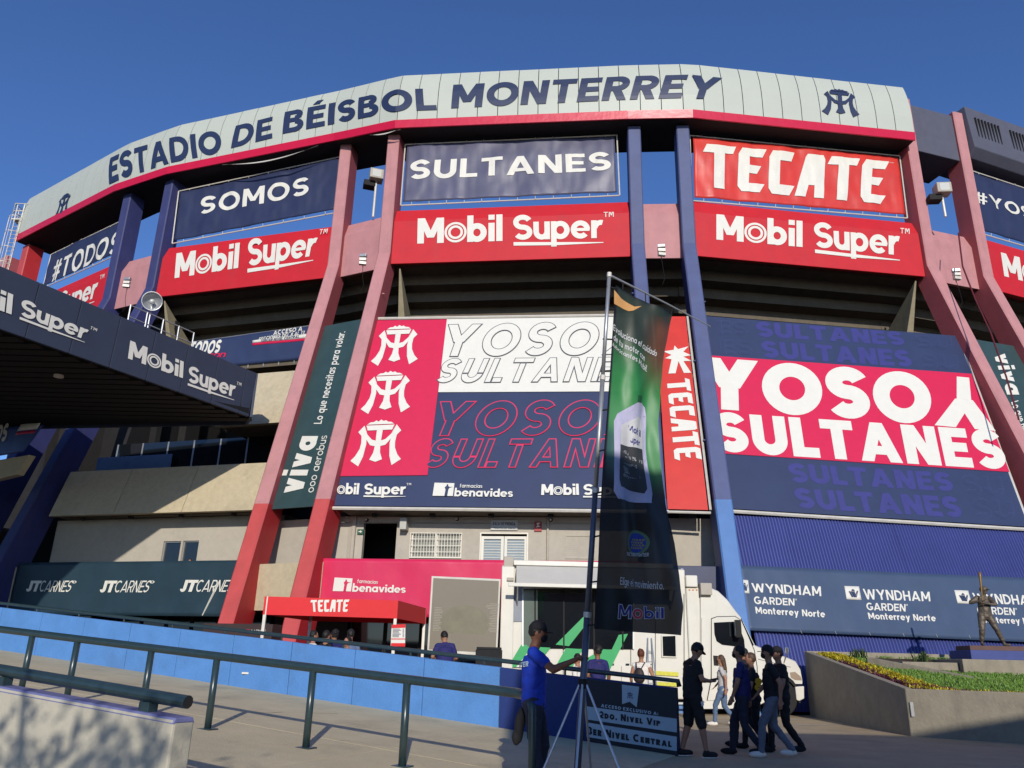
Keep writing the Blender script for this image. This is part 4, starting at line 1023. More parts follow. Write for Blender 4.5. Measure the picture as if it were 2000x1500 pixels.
# --- signs on the level two wall
SS = bay('C', OW+.02)
def wsign(x0, x1, y0, y1, m_, label, th=.05, S=SS):
    h = S.hit(x0, y0); k = S.hit(x1, y1); o = sheet(S, None, 'wall_sign', m_, nx=1, ny=1, th=th, off=th, rect=(h[0], k[0], k[1], h[1])); tag(o, label, 'sign'); return o
o = wsign(959, 1011, 1016, 1036, mat('sign_white', (206, 206, 200), .5, k=K), 'white plate reading SALA DE PRENSA above the double door')
word(SS, [(963, 1020), (1007, 1021), (1007, 1027), (963, 1026)], 'SALA DE PRENSA', o, NAVYSIGN, t=.2, gap=.14, off=.06)
word(SS, [(965, 1030), (1006, 1031), (1006, 1033.5), (965, 1033)], 'Manuel Gonzalez Cabañas', o, NAVYSIGN, t=.16, gap=.14, off=.06)
o = wsign(1044, 1058, 1019, 1038, mat('red_sign', (178, 60, 60), .5, k=K), 'small red and white safety sign on the wall right of the double door')
poly2(mb := MB(), SS, quadmap(SS, [(1046, 1021), (1056, 1021), (1056, 1031), (1046, 1031)]), [(0, 0), (1, .2), (.5, .5), (1, 1), (.2, .9), (.4, .45)], .06); mk('pictogram', mb, WHITE, o, fix=False)
o = wsign(699, 710, 1034, 1044, mat('green_sign', (30, 90, 66), .5, k=K), 'tiny green exit sign beside the dark doorway')
poly2(mb := MB(), SS, quadmap(SS, [(701, 1036), (708, 1036), (708, 1042), (701, 1042)]), [(0, .4), (.5, .4), (.5, .1), (1, .55), (.5, 1), (.5, .7), (0, .7)], .06); mk('pictogram', mb, WHITE, o, fix=False)
o = wsign(787, 798, 1015, 1037, mat('sign_white2', (196, 196, 188), .5, k=K), 'projecting white sign box mounted between the dark doorway and the barred window', th=.45)

# ================================================================== GROUND, RAMP, WALLS
W0 = Vector((2.84, 14.1)); WS = Vector((-.9008, .4344)); WQ = Vector((.4344, .9008))     # ramp wall: start, along (uphill), across (away)
RK = .077
def sq(s, q, z): p = W0+WS*s+WQ*q; return Vector((p.x, p.y, z))
def ramp_z(s): return max(0.0, RK*s)
def gz(x, y):
    p = Vector((x, y))-W0; q = p.dot(WQ)
    if q < .35: return 0.0
    k = min(1, max(0, (2.2-x)/3.2)); return .28*k*k*(3-2*k)
GROUND = mat('plaza_pavement', (172, 154, 124), .9, var=.12, scale=.9, k=.95, bump=.35, bscale=20, dirt=.35)
RAMPM = mat('ramp_concrete', (198, 184, 150), .9, var=.10, scale=1.3, k=.98, bump=.5, bscale=30, dirt=.4)
xs = [-500, -200, -90, -60, -45]+[x*1.0 for x in range(-34, 35)]+[45, 60, 90, 200, 500]
ys = [-300, -120, -60, -30]+[y*1.0 for y in range(-20, 46)]+[60, 90, 200, 600, 1500]
mb = MB(); vs = []
for y in ys:
    for x in xs: vs.append((x, y, gz(x, y) if -34 <= x <= 34 and y < 45 else 0.0))
nx = len(xs); fs = [(j*nx+i, j*nx+i+1, (j+1)*nx+i+1, (j+1)*nx+i) for j in range(len(ys)-1) for i in range(nx-1)]
tag(mk('ground', mb.add(vs, fs), mat('asphalt', (66, 64, 62), .9, var=.15, scale=1.5, k=.85, bump=.4, bscale=20), origin=(0, 0, 0), fix=False), kind='structure')
mb = MB(); X_ = [-15+i for i in range(50)]; Y_ = [-2.9+i*.98 for i in range(38)]; n_ = len(X_)
mb.add([(x, y, gz(x, y)+.004) for y in Y_ for x in X_], [(j*n_+i, j*n_+i+1, (j+1)*n_+i+1, (j+1)*n_+i) for j in range(len(Y_)-1) for i in range(n_-1)])
tag(mk('forecourt', mb, GROUND, origin=(0, 0, .004), fix=False), kind='structure')
mb = MB()
for (ax_, ay_, bx_, by_) in ((5.0, 20.4, 9.0, 22.9), (4.2, 22.2, 8.8, 24.6)):
    d_ = Vector((bx_-ax_, by_-ay_)).normalized(); q_ = Vector((-d_.y, d_.x))*.06
    mb.add([(ax_-q_.x, ay_-q_.y, .009), (bx_-q_.x, by_-q_.y, .009), (bx_+q_.x, by_+q_.y, .009), (ax_+q_.x, ay_+q_.y, .009)], [(0, 1, 2, 3)])
tag(mk('road_marking', mb, mat('worn_white_line', (200, 192, 176), .8, var=.25, scale=6, k=.8), fix=False), kind='structure')
# ramp in poured slabs with joints
rp = bpy.data.objects.new('ramp', None); COL.objects.link(rp); ORG['ramp'] = Vector((0, 0, 0)); tag(rp, kind='structure')
s_ = .06; k = 0
while s_ < 24:
    s2 = s_+2.9
    for (q0, q1) in ((-4.05, -.0), (-8.62, -4.07)):
        a, b = s_+.006, s2-.006
        mb = MB(); P = [sq(a, q0, ramp_z(a)-.3), sq(a, q1, ramp_z(a)-.3), sq(b, q1, ramp_z(b)-.3), sq(b, q0, ramp_z(b)-.3), sq(a, q0, ramp_z(a)+.010), sq(a, q1, ramp_z(a)+.010), sq(b, q1, ramp_z(b)+.010), sq(b, q0, ramp_z(b)+.010)]
        mk('ramp_slab', mb.hexa(P), RAMPM, rp)
    s_ = s2
# hairline cracks in the slabs
for (s0, q0, s1_, q1) in ((2.2, -3.2, 3.8, -4.0), (5.6, -1.2, 6.4, -3.0), (9.0, -2.2, 10.4, -2.6), (1.2, -5.2, 2.0, -6.8), (7.4, -3.4, 8.2, -4.0)):
    mb = MB(); n_ = 9; P = []
    for i in range(n_+1): k_ = i/n_; a_ = s0+(s1_-s0)*k_+random.uniform(-.06, .06); b_ = q0+(q1-q0)*k_+random.uniform(-.06, .06); P.append((a_, b_))
    for (a, b), (c, d_) in zip(P, P[1:]):
        w_ = .006+.004*random.random(); mb.add([sq(a-w_, b, ramp_z(a)+.0125), sq(c-w_, d_, ramp_z(c)+.0125), sq(c+w_, d_, ramp_z(c)+.0125), sq(a+w_, b, ramp_z(a)+.0125)], [(0, 1, 2, 3)])
    mk('crack', mb, CL_BLACK, rp, fix=False)
# blue wall along the ramp
bw = empty('ramp_wall', sq(0, 0, 0), 'long bright blue painted ramp wall rising to the left', 'wall')
WSf = Surf(sq(24, 0, 0).to_2d(), sq(0, 0, 0).to_2d(), 0)       # left to right as seen
pit = 1.62; s_ = .02; WT = 1.03
HW = lambda s: ramp_z(s)+WT + (.0 if s > .0 else 0)
while s_ < 22:
    a, b = s_+.008, s_+pit-.008
    jz = random.uniform(-.008, .008); jq = random.uniform(-.004, .004)
    P = [sq(a, .0+jq, ramp_z(a)-.3), sq(a, .2, ramp_z(a)-.3), sq(b, .2, ramp_z(b)-.3), sq(b, .0+jq, ramp_z(b)-.3), sq(a, .0+jq, HW(a)+jz), sq(a, .2, HW(a)+jz), sq(b, .2, HW(b)+jz), sq(b, .0+jq, HW(b)+jz)]
    mk('wall_panel', MB().hexa(P), WBLUE if s_ > 2.4 else mat('ramp_blue_in_shade', (34, 56, 120), .7, var=.1, k=.8, bump=.2), bw, bevel=.008); s_ += pit  # end panels in darker blue, shade put into their colour
# pipe along the top of the wall
rail = empty('wall_handrail', sq(0, .1, WT), 'thin dark green pipe rail fixed along the top of the blue ramp wall', 'railing')
pts = [sq(s, .10, HW(s)+.11) for s in [i*1.2 for i in range(-0, 19)]]
pts = [sq(-.02, .10, HW(0)+.02)]+pts
mk('handrail', MB().tube(pts, .042, 10), PIPE, rail, smooth=True)
for i in range(0, 14): mk('bracket', MB().tube([sq(.4+i*1.62, .10, HW(.4+i*1.62)-.02), sq(.4+i*1.62, .10, HW(.4+i*1.62)+.09)], .02, 8), PIPE, rail)
# near rail with posts, curved end
R1 = Vector((-2.53, 11.2)); 
def onr(t, z): p = R1-WS*t; return Vector((p.x, p.y, z))      # t>0 to the right
rz = lambda t: 1.04+.0685*(3.06-t) 
r1 = empty('ramp_handrail', onr(0, .25), 'thick dark green pipe railing running along the middle of the ramp', 'railing')
pts = [onr(t, rz(t)) for t in (-14, -11, -8, -5, -2, 0, 1, 2, 2.7, 2.95)]
O_ = Vector((-.06, -.35, 0)); pts += [onr(3.06+.16*sin(a), rz(3.0)-.16*(1-cos(a)))+O_*(.45+.55*sin(a)) for a in (radians(20), radians(45), radians(70), radians(90))]+[onr(3.22, .5)+O_, onr(3.22, 0.0)+O_]
mk('handrail', MB().tube(pts, [.056]*(len(pts)-4)+[.052, .047, .044, .044], 14), PIPE, r1, smooth=True)
for px, py in ((785, 1500), (596, 1472), (404, 1434), (278, 1383), (133, 1350), (45, 1330)):
    d = ray(px, py); d2 = Vector((d.x, d.y)); n = WQ; t_ = R1.dot(n)/d2.dot(n); p = d2*t_; t = -(p-R1).dot(WS)
    zb = ramp_z((Vector((p.x, p.y))-W0).dot(WS))
    o = mk('post', MB().tube([onr(t, zb), onr(t, rz(t)-.03)], .048, 12), PIPE, r1, smooth=True)
    mk('base_plate', MB().obox(onr(t, zb+.012), (WS.x, WS.y, 0), (WQ.x, WQ.y, 0), (0, 0, 1), .11, .09, .009), PIPE, o, bevel=.004)
# low wall nearest the camera with its own pipe
LE = Vector((-2.6, 7.04)); lo = lambda t, q, z: Vector((LE.x+WS.x*t+WQ.x*q, LE.y+WS.y*t+WQ.y*q, z))
lw = empty('low_wall', lo(0, 0, 0), 'cream concrete parapet at the lower left corner of the view', 'wall')
mb = MB(); zt = lambda t: .89+.074*t
P = [lo(0, -.10, -.05), lo(0, .12, -.05), lo(8, .12, -.05), lo(8, -.10, -.05), lo(0, -.10, zt(0)), lo(0, .12, zt(0)), lo(8, .12, zt(8)), lo(8, -.10, zt(8))]
mk('wall_body', mb.hexa(P), LOWW, lw, bevel=.02)
P = [lo(-.0, -.104, zt(0)-.035), lo(-.0, .124, zt(0)-.035), lo(8, .124, zt(8)-.035), lo(8, -.104, zt(8)-.035), lo(-.0, -.085, zt(0)+.012), lo(-.0, .10, zt(0)+.012), lo(8, .10, zt(8)+.012), lo(8, -.085, zt(8)+.012)]
mk('painted_edge', MB().hexa(P), COPE, lw, bevel=.008)
r2_ = empty('low_wall_handrail', lo(.4, 0, zt(0)), 'thick dark pipe handrail mounted on the cream parapet, its cut end pointing right', 'railing')
A_ = lo(-.02, 0, 1.02); B_ = lo(8, 0, 1.02+.076*8)
mk('handrail', MB().tube([A_, A_+(B_-A_)*.5, B_], .052, 14), PIPE, r2_, smooth=False)
mb = MB(); mb.tube([A_+(A_-B_).normalized()*.003, A_-(A_-B_).normalized()*.02], [.052, .03], 10); mk('end_cap', mb, RUBBER, r2_)
for t in (.42, 2.35, 4.3): mk('bracket', MB().obox(lo(t, 0, zt(t)+.045), (WS.x, WS.y, 0), (WQ.x, WQ.y, 0), (0, 0, 1), .06, .05, .04), PIPE, r2_, bevel=.005)
# access sign on the wall end
SWL = Surf(sq(6, 0, 0).to_2d(), sq(0, 0, 0).to_2d(), .03)
sg = sheet(SWL, [(1147, 1326), (1322, 1347), (1323, 1481), (1145, 1446)], 'access_sign', WNAVY, nx=2, ny=2, th=.025)
tag(sg, 'black access sign with two pale strips fixed on the end of the ramp wall', 'sign')
s1 = sheet(SWL, [(1146, 1379.5), (1322, 1404), (1322, 1430.5), (1146, 1405)], 'strip', PALE, sg, nx=1, ny=1, th=.004, off=.006)
s2 = sheet(SWL, [(1146, 1411), (1322, 1439), (1322, 1467), (1146, 1439)], 'strip', PALE, sg, nx=1, ny=1, th=.004, off=.006)
kw = dict(off=.009, step=.0003)
word(SWL, [(1174.5, 1374.5), (1286, 1391), (1286, 1397), (1174, 1381)], 'ACCESO EXCLUSIVO A:', sg, PALE, t=.26, gap=.16, **kw)
word(SWL, [(1171, 1388.5), (1290, 1405), (1290, 1418.5), (1171, 1402)], '2do. Nivel Vip', s1, WNAVY, t=.27, gap=.13, caps=.78, **kw)
word(SWL, [(1148, 1418.5), (1312, 1445), (1312, 1459.5), (1148, 1434)], '3er Nivel Central', s2, WNAVY, t=.27, gap=.13, caps=.78, **kw)
r4 = lambda x, y: (900+x/4, 1150+y/4)
f = quadmap(SWL, [r4(1260, 748), r4(1395, 765), r4(1375, 925), r4(1262, 910)]); mb = MB()
poly2(mb, SWL, f, [(0, 1), (1, 1), (1, 0), (.5, .22), (0, .06)], .008); mk('pennant', mb, PALE, sg, fix=False)
mt_logo(SWL, [r4(1298, 805), r4(1350, 812), r4(1348, 862), r4(1298, 856)], sg, WYN, off=.010)
# planter
PB = [Vector((9.2, 25.9)), Vector((9.07, 19.3)), Vector((16.8, 13.4)), Vector((26, 18)), Vector((24, 27.8))]
pzt = [1.88, 1.0, 1.02, 1.1, 1.9]
pl = empty('planter', (9.1, 19.3, 0), 'raised grey concrete planter with sloping top in front of the statue', 'planter')
for i in range(5):
    a, b = PB[i], PB[(i+1) % 5]; z0, z1 = pzt[i], pzt[(i+1) % 5]; u = (b-a).normalized(); n = Vector((u.y, -u.x))
    if n.dot(((a+b)/2-Vector((17, 21)))) < 0: n = -n
    q = lambda p, k, z: (p.x-n.x*k, p.y-n.y*k, z)
    e = u*.003
    nseg_ = 2 if i == 1 else 1
    for j in range(nseg_):
        aa = a+(b-a)*(j/nseg_)+e; bb = a+(b-a)*((j+1)/nseg_)-e; za = z0+(z1-z0)*j/nseg_; zb = z0+(z1-z0)*(j+1)/nseg_
        mk('planter_wall', MB().hexa([q(aa, 0, -.1), q(bb, 0, -.1), q(bb, .18, -.1), q(aa, .18, -.1), q(aa, 0, za), q(bb, 0, zb), q(bb, .18, zb), q(aa, .18, za)]), CONC, pl, bevel=.012)
def bedz(x, y): 
    k = min(1, max(0, (y-19.3-(x-9.07)*.02)/6.4)); return .86+.86*k
SOIL = mat('planting_soil', (80, 62, 44), .95, var=.3, scale=10, k=.7, bump=.6)
mb = MB(); vs = []; n_ = 26
inside = lambda x, y: all(((PB[(i+1) % 5]-PB[i]).x*(y-PB[i].y)-(PB[(i+1) % 5]-PB[i]).y*(x-PB[i].x)) > -.02 for i in range(5))
cx, cy = 16.2, 20.8
ring = [PB[0], (PB[0]+PB[1])/2, PB[1], (PB[1]+PB[2])/2, PB[2], PB[3], PB[4]]
for k in range(5):
    for p in ring: v = Vector((cx, cy)).lerp(p, k/4*.985); vs.append((v.x, v.y, bedz(v.x, v.y)))
nr = len(ring); fs = [(k*nr+i, k*nr+(i+1) % nr, (k+1)*nr+(i+1) % nr, (k+1)*nr+i) for k in range(4) for i in range(nr)]
mk('soil', mb.add(vs, fs), SOIL, pl, fix=True)
# outlet plate on the wall
pc = at_D(1781, 1392, 20.9)
tag(mk('outlet_box', MB().box(9.10, 19.24, .42, 9.17, 19.21, .72), STEEL), 'small metal outlet cover on the corner of the concrete planter', 'box')
# inner stepped walls and pedestal
def wbox(px0, px1, pyt, pyb, D, dep, name, m_, parent=None, bevel=.01, turn=0.0):
    """block facing the camera direction at distance D"""
    A = at_D(px0, pyb, D); B = at_D(px1, pyb, D); zt_ = at_D((px0+px1)/2, pyt, D).z; zb_ = at_D((px0+px1)/2, pyb, D).z
    return A, B, zt_, zb_
S_ = (13.98, 24.15)
# statue axes: tangent and away directions
va = Vector((S_[0], S_[1])).normalized(); tx = Vector((cos(radians(-8)), sin(radians(-8)))); ty = Vector((-tx.y, tx.x))
def sb(x, y, z): return (S_[0]+tx.x*x+ty.x*y, S_[1]+tx.y*x+ty.y*y, z)
def sbox(x0, x1, y0, y1, z0, z1): return MB().hexa([sb(x0, y0, z0), sb(x1, y0, z0), sb(x1, y1, z0), sb(x0, y1, z0), sb(x0, y0, z1), sb(x1, y0, z1), sb(x1, y1, z1), sb(x0, y1, z1)])
ped = empty('statue_pedestal', sb(0, 0, .8), 'grey stone pedestal with blue plinth and plaque under the bronze batter', 'pedestal')
mk('pedestal_block', sbox(-1.25, 3.4, -1.15, 1.2, .8, 1.72), CONC, ped, bevel=.02)
mk('blue_plinth', sbox(-.85, 3.0, -.75, .8, 1.722, 1.97), BSTONE, ped, bevel=.01)
mk('top_plate', sbox(-.75, 1.15, -.5, .55, 1.972, 2.10), mat('rust_stone', (106, 78, 70), .7, var=.15, k=.8), ped, bevel=.01)
mk('plaque', sbox(.35, 1.6, -1.19, -1.155, 1.12, 1.5), mat('plaque_stone', (150, 156, 146), .5, var=.12, k=.8), ped, bevel=.005)
mk('step_block', sbox(-2.75, -1.26, -.9, .9, .8, 1.62), CONC, ped, bevel=.02)
mk('pedestal_block', MB().hexa([sb(-3.6, -.6, .7), sb(-1.3, -2.6, .7), sb(-1.15, -2.45, .7), sb(-3.45, -.45, .7), sb(-3.6, -.6, 1.72), sb(-1.3, -2.6, 1.22), sb(-1.15, -2.45, 1.22), sb(-3.45, -.45, 1.72)]), CONC, ped, bevel=.01)
# planting (stuff)
def tufts(name, m_, spots, h, wd, label, n=5, up=.75, cat='plants'):
    mb = MB()
    for (x, y, z) in spots:
        for k in range(n):
            a = random.uniform(0, 2*pi); l = h*random.uniform(.6, 1.2); q = wd*random.uniform(.7, 1.3)
            dx, dy = cos(a), sin(a); t = random.uniform(.2, 1)*(1-up)*2; bx, by = x+random.uniform(-.05, .05), y+random.uniform(-.05, .05)
            m1 = (bx+dx*l*t*.5, by+dy*l*t*.5, z+l*.6); tp = (bx+dx*l*t, by+dy*l*t, z+l*(1-.3*t))
            sx, sy = -dy*q/2, dx*q/2
            mb.add([(bx-sx*.4, by-sy*.4, z), (bx+sx*.4, by+sy*.4, z), (m1[0]+sx, m1[1]+sy, m1[2]), (m1[0]-sx, m1[1]-sy, m1[2]), tp], [(0, 1, 2, 3), (3, 2, 4)])
    o = mk(name, mb, m_, fix=False); tag(o, label, cat, kind='stuff'); return o
def leafmat(name, c1, c2, rough=.6):
    M = bpy.data.materials.new(name); M.use_nodes = True; N = M.node_tree.nodes; L_ = M.node_tree.links; b = N['Principled BSDF']
    g = N.new('ShaderNodeNewGeometry'); r = N.new('ShaderNodeValToRGB'); r.color_ramp.elements[0].color = [*[lin(v)*.8 for v in c1], 1]; r.color_ramp.elements[1].color = [*[lin(v)*.8 for v in c2], 1]
    L_.new(g.outputs['Random Per Island'], r.inputs[0]); L_.new(r.outputs[0], b.inputs['Base Color']); b.inputs['Roughness'].default_value = rough
    b.inputs['Subsurface Weight'].default_value = 0.0; return M
GRASS = leafmat('grass_blades', (84, 128, 44), (140, 176, 74)); YEL = leafmat('yellow_foliage', (150, 140, 30), (226, 206, 50)); PUR = leafmat('purple_foliage', (58, 24, 44), (124, 52, 84)); DKG = leafmat('dark_foliage', (36, 54, 26), (86, 110, 50))
rnd = random.uniform
def band(n, f_):
    out = []
    while len(out) < n:
        x, y = rnd(9.2, 20), rnd(13.6, 26)
        if not inside(x, y): continue
        dl = x-9.2; p = Vector((x, y))-PB[1]; u = (PB[2]-PB[1]).normalized(); df = p.dot(Vector((-u.y, u.x)))
        X = (x-S_[0])*tx.x+(y-S_[1])*tx.y; Y = (x-S_[0])*ty.x+(y-S_[1])*ty.y
        if -3.3 < X < 3.6 and -1.3 < Y < 1.4: continue
        if dl < .22 or df < .22: continue
        if f_(dl, df, y): out.append((x, y, bedz(x, y)))
    return out
tufts('grass', GRASS, band(11000, lambda dl, df, y: dl > .95 and df > .75), .085, .016, 'bright green grass on the sloping bed of the planter', 7, cat='grass')
tufts('yellow_shrubs', YEL, band(1150, lambda dl, df, y: (df < .62) or (dl < .95 and dl > .35)), .17, .05, 'yellow leaved border plants along the planter edge', 7, .5)
tufts('purple_shrubs', PUR, band(520, lambda dl, df, y: (dl < .5 and y < 24) or (.7 < df < 1.1 and dl < 4.5)), .16, .045, 'dark purple border plants inside the yellow edging', 7, .55)
tufts('grass_plants', DKG, [(rnd(12.2, 12.6), rnd(25.0, 25.3), 1.6) for _ in range(8)]+[(10.6+rnd(-.2, .2), 25.3+rnd(-.1, .1), 1.65) for _ in range(6)], .35, .04, 'small spiky plants at the back edge of the planter', 9, .7)

# ================================================================== CANOPY
CL, CRt = Vector((-22.2, 8.9)), Vector((-10.35, 30.4))
SCn = Surf(CL, CRt, .0)
cn = empty('entrance_canopy', (-15, 22, 10.3), 'dark flat entrance canopy with Mobil Super fascia jutting in from the left', 'canopy')
ZC0, ZC1 = 10.30, 12.12
poly = [CRt, Vector((-10.9, 31.6)), Vector((-24.5, 33.6)), Vector((-36, 30)), Vector((-38, 12)), Vector((-18.4, 8)), Vector((-17.7, 15)), Vector((-15.95, 20.4))]  # unseen near-left corner shaped so its shadow covers the lower left facade
mk('canopy_roof', MB().prism([(p.x, p.y, ZC0+.12) for p in [q+(Vector((-24, 22))-q)*.004 for q in poly]], (0, 0, ZC1-ZC0-.2)), BLACK, cn)
pp = abs(SCn.hit(283, 800)[0]-SCn.hit(212, 770)[0])
a = SCn.len; i = 0
offs0 = SCn.len-SCn.hit(470, 800)[0]
emin = (Vector((-15.95, 20.4))-CL).length
edges = [SCn.len, SCn.len-offs0]
while edges[-1] > pp+emin: edges.append(edges[-1]-pp)
edges.append(emin)
for e1, e0 in zip(edges, edges[1:]):
    if e1-e0 < .05: continue
    P = []
    for z, o in ((ZC0, -.05), (ZC1, .05)):
        P.append([SCn.pt(e0+.012, z, o), SCn.pt(e1-.012, z, o), SCn.pt(e1-.012, z, o-.12), SCn.pt(e0+.012, z, o-.12)])
    mk('fascia_panel', MB().hexa(P[0]+P[1]), CANOPYM, cn, bevel=.01)
SCm = Surf(CL, CRt, lambda z: -.05+.1*(z-ZC0)/(ZC1-ZC0))
mq = [(253.8, 665), (357.7, 708), (356, 739), (249, 700)]; sq_ = [(369, 714), (461, 746.5), (457, 776), (366, 745.5)]
mobil(SCm, mq, cn, WHITE, CANOPYM, off=.02); superw(SCm, sq_, cn, WHITE, .02)
sl_ = [(42.7, 583), (175, 638), (166, 664), (38, 616)]
dl = SCm.hit(*sq_[3])[0]-SCm.hit(*sl_[3])[0]
superw(SCm, sl_, cn, WHITE, .02)
mobil(SCm, {'az': [(SCm.hit(*p)[0]-dl, SCm.hit(*p)[1]) for p in mq]}, cn, WHITE, CANOPYM, off=.02)
# other fascia sides, soffit ribs
for p, q in zip(poly[:7], poly[1:8]):
    S = Surf(p, q, 0); 
    P = [S.pt(.02, ZC0, 0), S.pt(S.len-.02, ZC0, 0), S.pt(S.len-.02, ZC0, .1), S.pt(.02, ZC0, .1), S.pt(.02, ZC1, 0), S.pt(S.len-.02, ZC1, 0), S.pt(S.len-.02, ZC1, .1), S.pt(.02, ZC1, .1)]
    mk('fascia_panel', MB().hexa(P), CANOPYM, cn)
mb = MB()
for i in range(40):
    y = 11+i*.55; x0 = (CL.x+(CRt.x-CL.x)*(y-CL.y)/(CRt.y-CL.y) if y > 20.4 else -17.9)-.4
    if y < 31: mb.box(-36+(0 if y > 13 else -1), y, ZC0+.03, x0, y+.42, ZC0+.115)
tag(mk('soffit_slats', mb, DARK, cn), kind='stuff')
mk('downlight', MB().tube([(-15.6, 26.0, ZC0+.03), (-15.6, 26.0, ZC0-.04)], .16, 14), GALV, cn)
# things standing on the canopy edge
rl = empty('roof_railing', SCn.pt(SCn.len-9, ZC1, -1), 'short steel guard rail standing on the canopy below the round floodlight', 'railing')
pa, pb = SCn.hit(275, 640)[0], SCn.hit(400, 690)[0]
mb = MB()
for k in range(5): a = pa+(pb-pa)*k/4; mk('post', MB().tube([SCn.pt(a, ZC1, -.8), SCn.pt(a, ZC1+.95, -.8)], .03, 8), STEEL, rl)
for z in (.5, .93): mk('rail', MB().tube([SCn.pt(pa, ZC1+z, -.8), SCn.pt(pb, ZC1+z, -.8)], .025, 8), STEEL, rl)
pL = at_D(297, 588, 31.2)
lp = empty('round_floodlight', pL, 'round silver floodlight dish above the canopy edge by the blue columns', 'floodlight')
fd = Vector((.35, -.85, -.2)).normalized(); rot = fd.to_track_quat('Z', 'Y').to_matrix(); mb = MB(); rings = []
for k in range(7): a = pi/2*k/6; rings.append([pL+rot @ Vector((.36*cos(a)*cos(2*pi*j/24), .36*cos(a)*sin(2*pi*j/24), -.30*sin(a))) for j in range(24)])
mb.rings(rings[:-1], False); mk('reflector', mb, ALU, lp, smooth=True, fix=False)
mk('rim', MB().tube([pL+rot @ Vector((.36*cos(2*pi*j/24), .36*sin(2*pi*j/24), 0)) for j in range(25)], .02, 6, False), STEEL, lp)
mk('bulb', MB().ell(pL-fd*.08, .10, .10, .10), mat('lamp_glass', (214, 214, 206), .15, var=.02, k=.8), lp, smooth=True)
mk('lamp_stand', MB().tube([pL-fd*.28, pL-fd*.28-Vector((0, 0, pL.z-ZC1-.02))], .03, 8), STEEL, lp)

# ================================================================== things on the stadium
def floodbox(px, py, D, label, nv, pole_to):
    c = at_D(px, py, D); n = Vector(nv).normalized(); u = Vector((-n.y, n.x, 0)); 
    e = empty('floodlight', c, label, 'floodlight', 'box floodlights between the column pairs')
    mk('housing', MB().obox(c, u, n, (0, 0, 1), .34, .30, .27), CREAM2, e, bevel=.03)
    mk('lens', MB().obox(c+n*.305, u, n, (0, 0, 1), .22, .01, .2), mat('lamp_glass', (214, 214, 206)), e)
    mk('lower_housing', MB().obox(c+Vector((-.35, .2, -.4)), u, n, (0, 0, 1), .3, .25, .16), DARK, e, bevel=.02)
    mk('pole', MB().tube([(c.x, c.y+.1, c.z-.27), (c.x, c.y+.1, pole_to)], .06, 10), GALV, e); return e
floodbox(735, 344, 35.6, 'beige box floodlight on a pole between the pink columns left of centre', (.3, -1, 0), ZT)
floodbox(1840, 371, 39.5, 'beige box floodlight between the pink columns at the right', (-.1, -1, 0), ZT)
def spots(px, py, D, label):
    c = at_D(px, py, D); e = empty('spotlight_cluster', c, label, 'spotlight', 'small spotlight clusters under the slab band')
    for i in range(3):
        mk('spotlight', MB().obox(c+Vector((0, 0, .2-.2*i)), (1, .2*i-.2, 0), (.2-.2*i, 1, .0), (0, 0, 1), .16, .09, .07), GALV if i else STEEL, e, bevel=.01)
    mk('bracket', MB().tube([c+Vector((0, .1, .35)), c+Vector((0, .12, -.35))], .02, 6), DARK, e)
    mk('cable', MB().tube([c+Vector((.0, .1, -.3)), c+Vector((.05, .05, -.9)), c+Vector((.12, .1, -1.3)), c+Vector((.0, .1, -1.6))], .012, 5), BLACK, e)
spots(709, 507, 34.2, 'small spotlight cluster below the pink slab left of centre'); spots(1292, 489, 31.7, 'small spotlight cluster below the pink slab between the blue columns')
spots(1868, 536, 39.0, 'small spotlight cluster below the pink slab at the right'); spots(248, 552, 42.5, 'small spotlight cluster between the blue columns at the left')
# caged ladder at the left end
Lp = at_D(60, 436, 56.5); Lb = at_D(28, 540, 56.5)
ld = empty('caged_ladder', (Lp.x, Lp.y, Lb.z-6), 'white caged ladder with a railed platform at the far left of the roof', 'ladder')
mk('platform', MB().box(Lp.x-.9, Lp.y-.6, Lp.z-.08, Lp.x+1.0, Lp.y+.9, Lp.z), GALV, ld)
for (x0, y0, x1, y1) in ((-.9, -.6, 1.0, -.6), (-.9, .9, 1.0, .9), (-.9, -.6, -.9, .9)):
    mb = MB()
    for z in (.55, 1.1): mb.tube([(Lp.x+x0, Lp.y+y0, Lp.z+z), (Lp.x+x1, Lp.y+y1, Lp.z+z)], .03, 6)
    for k in range(4): x = Lp.x+x0+(x1-x0)*k/3; y = Lp.y+y0+(y1-y0)*k/3; mb.tube([(x, y, Lp.z), (x, y, Lp.z+1.1)], .03, 6)
    mk('guard_rail', mb, GALV, ld)
Lx, Ly = Lp.x-.5, Lp.y-.9
for sx in (-.22, .22): mk('stile', MB().tube([(Lx+sx, Ly+.3, Lp.z+1), (Lx+sx, Ly+.3, 6)], .03, 6), GALV, ld)
mb = MB()
for k in range(60): mb.tube([(Lx-.22, Ly+.3, Lp.z+.6-k*.3), (Lx+.22, Ly+.3, Lp.z+.6-k*.3)], .018, 5)
mk('rungs', mb, GALV, ld)
for k in range(14):
    z = Lp.z-.1-k*1.1; pts = [(Lx+.40*cos(a), Ly+.2-.48*abs(sin(a)), z) for a in [pi*j/8 for j in range(9)]]
    mk('cage_hoop', MB().tube(pts, .022, 5), GALV, ld)
for a in (.15, .35, .5, .65, .85): mk('cage_bar', MB().tube([(Lx+.40*cos(pi*a), Ly+.2-.48*sin(pi*a), Lp.z-.1), (Lx+.40*cos(pi*a), Ly+.2-.48*sin(pi*a), 8)], .016, 5), GALV, ld)
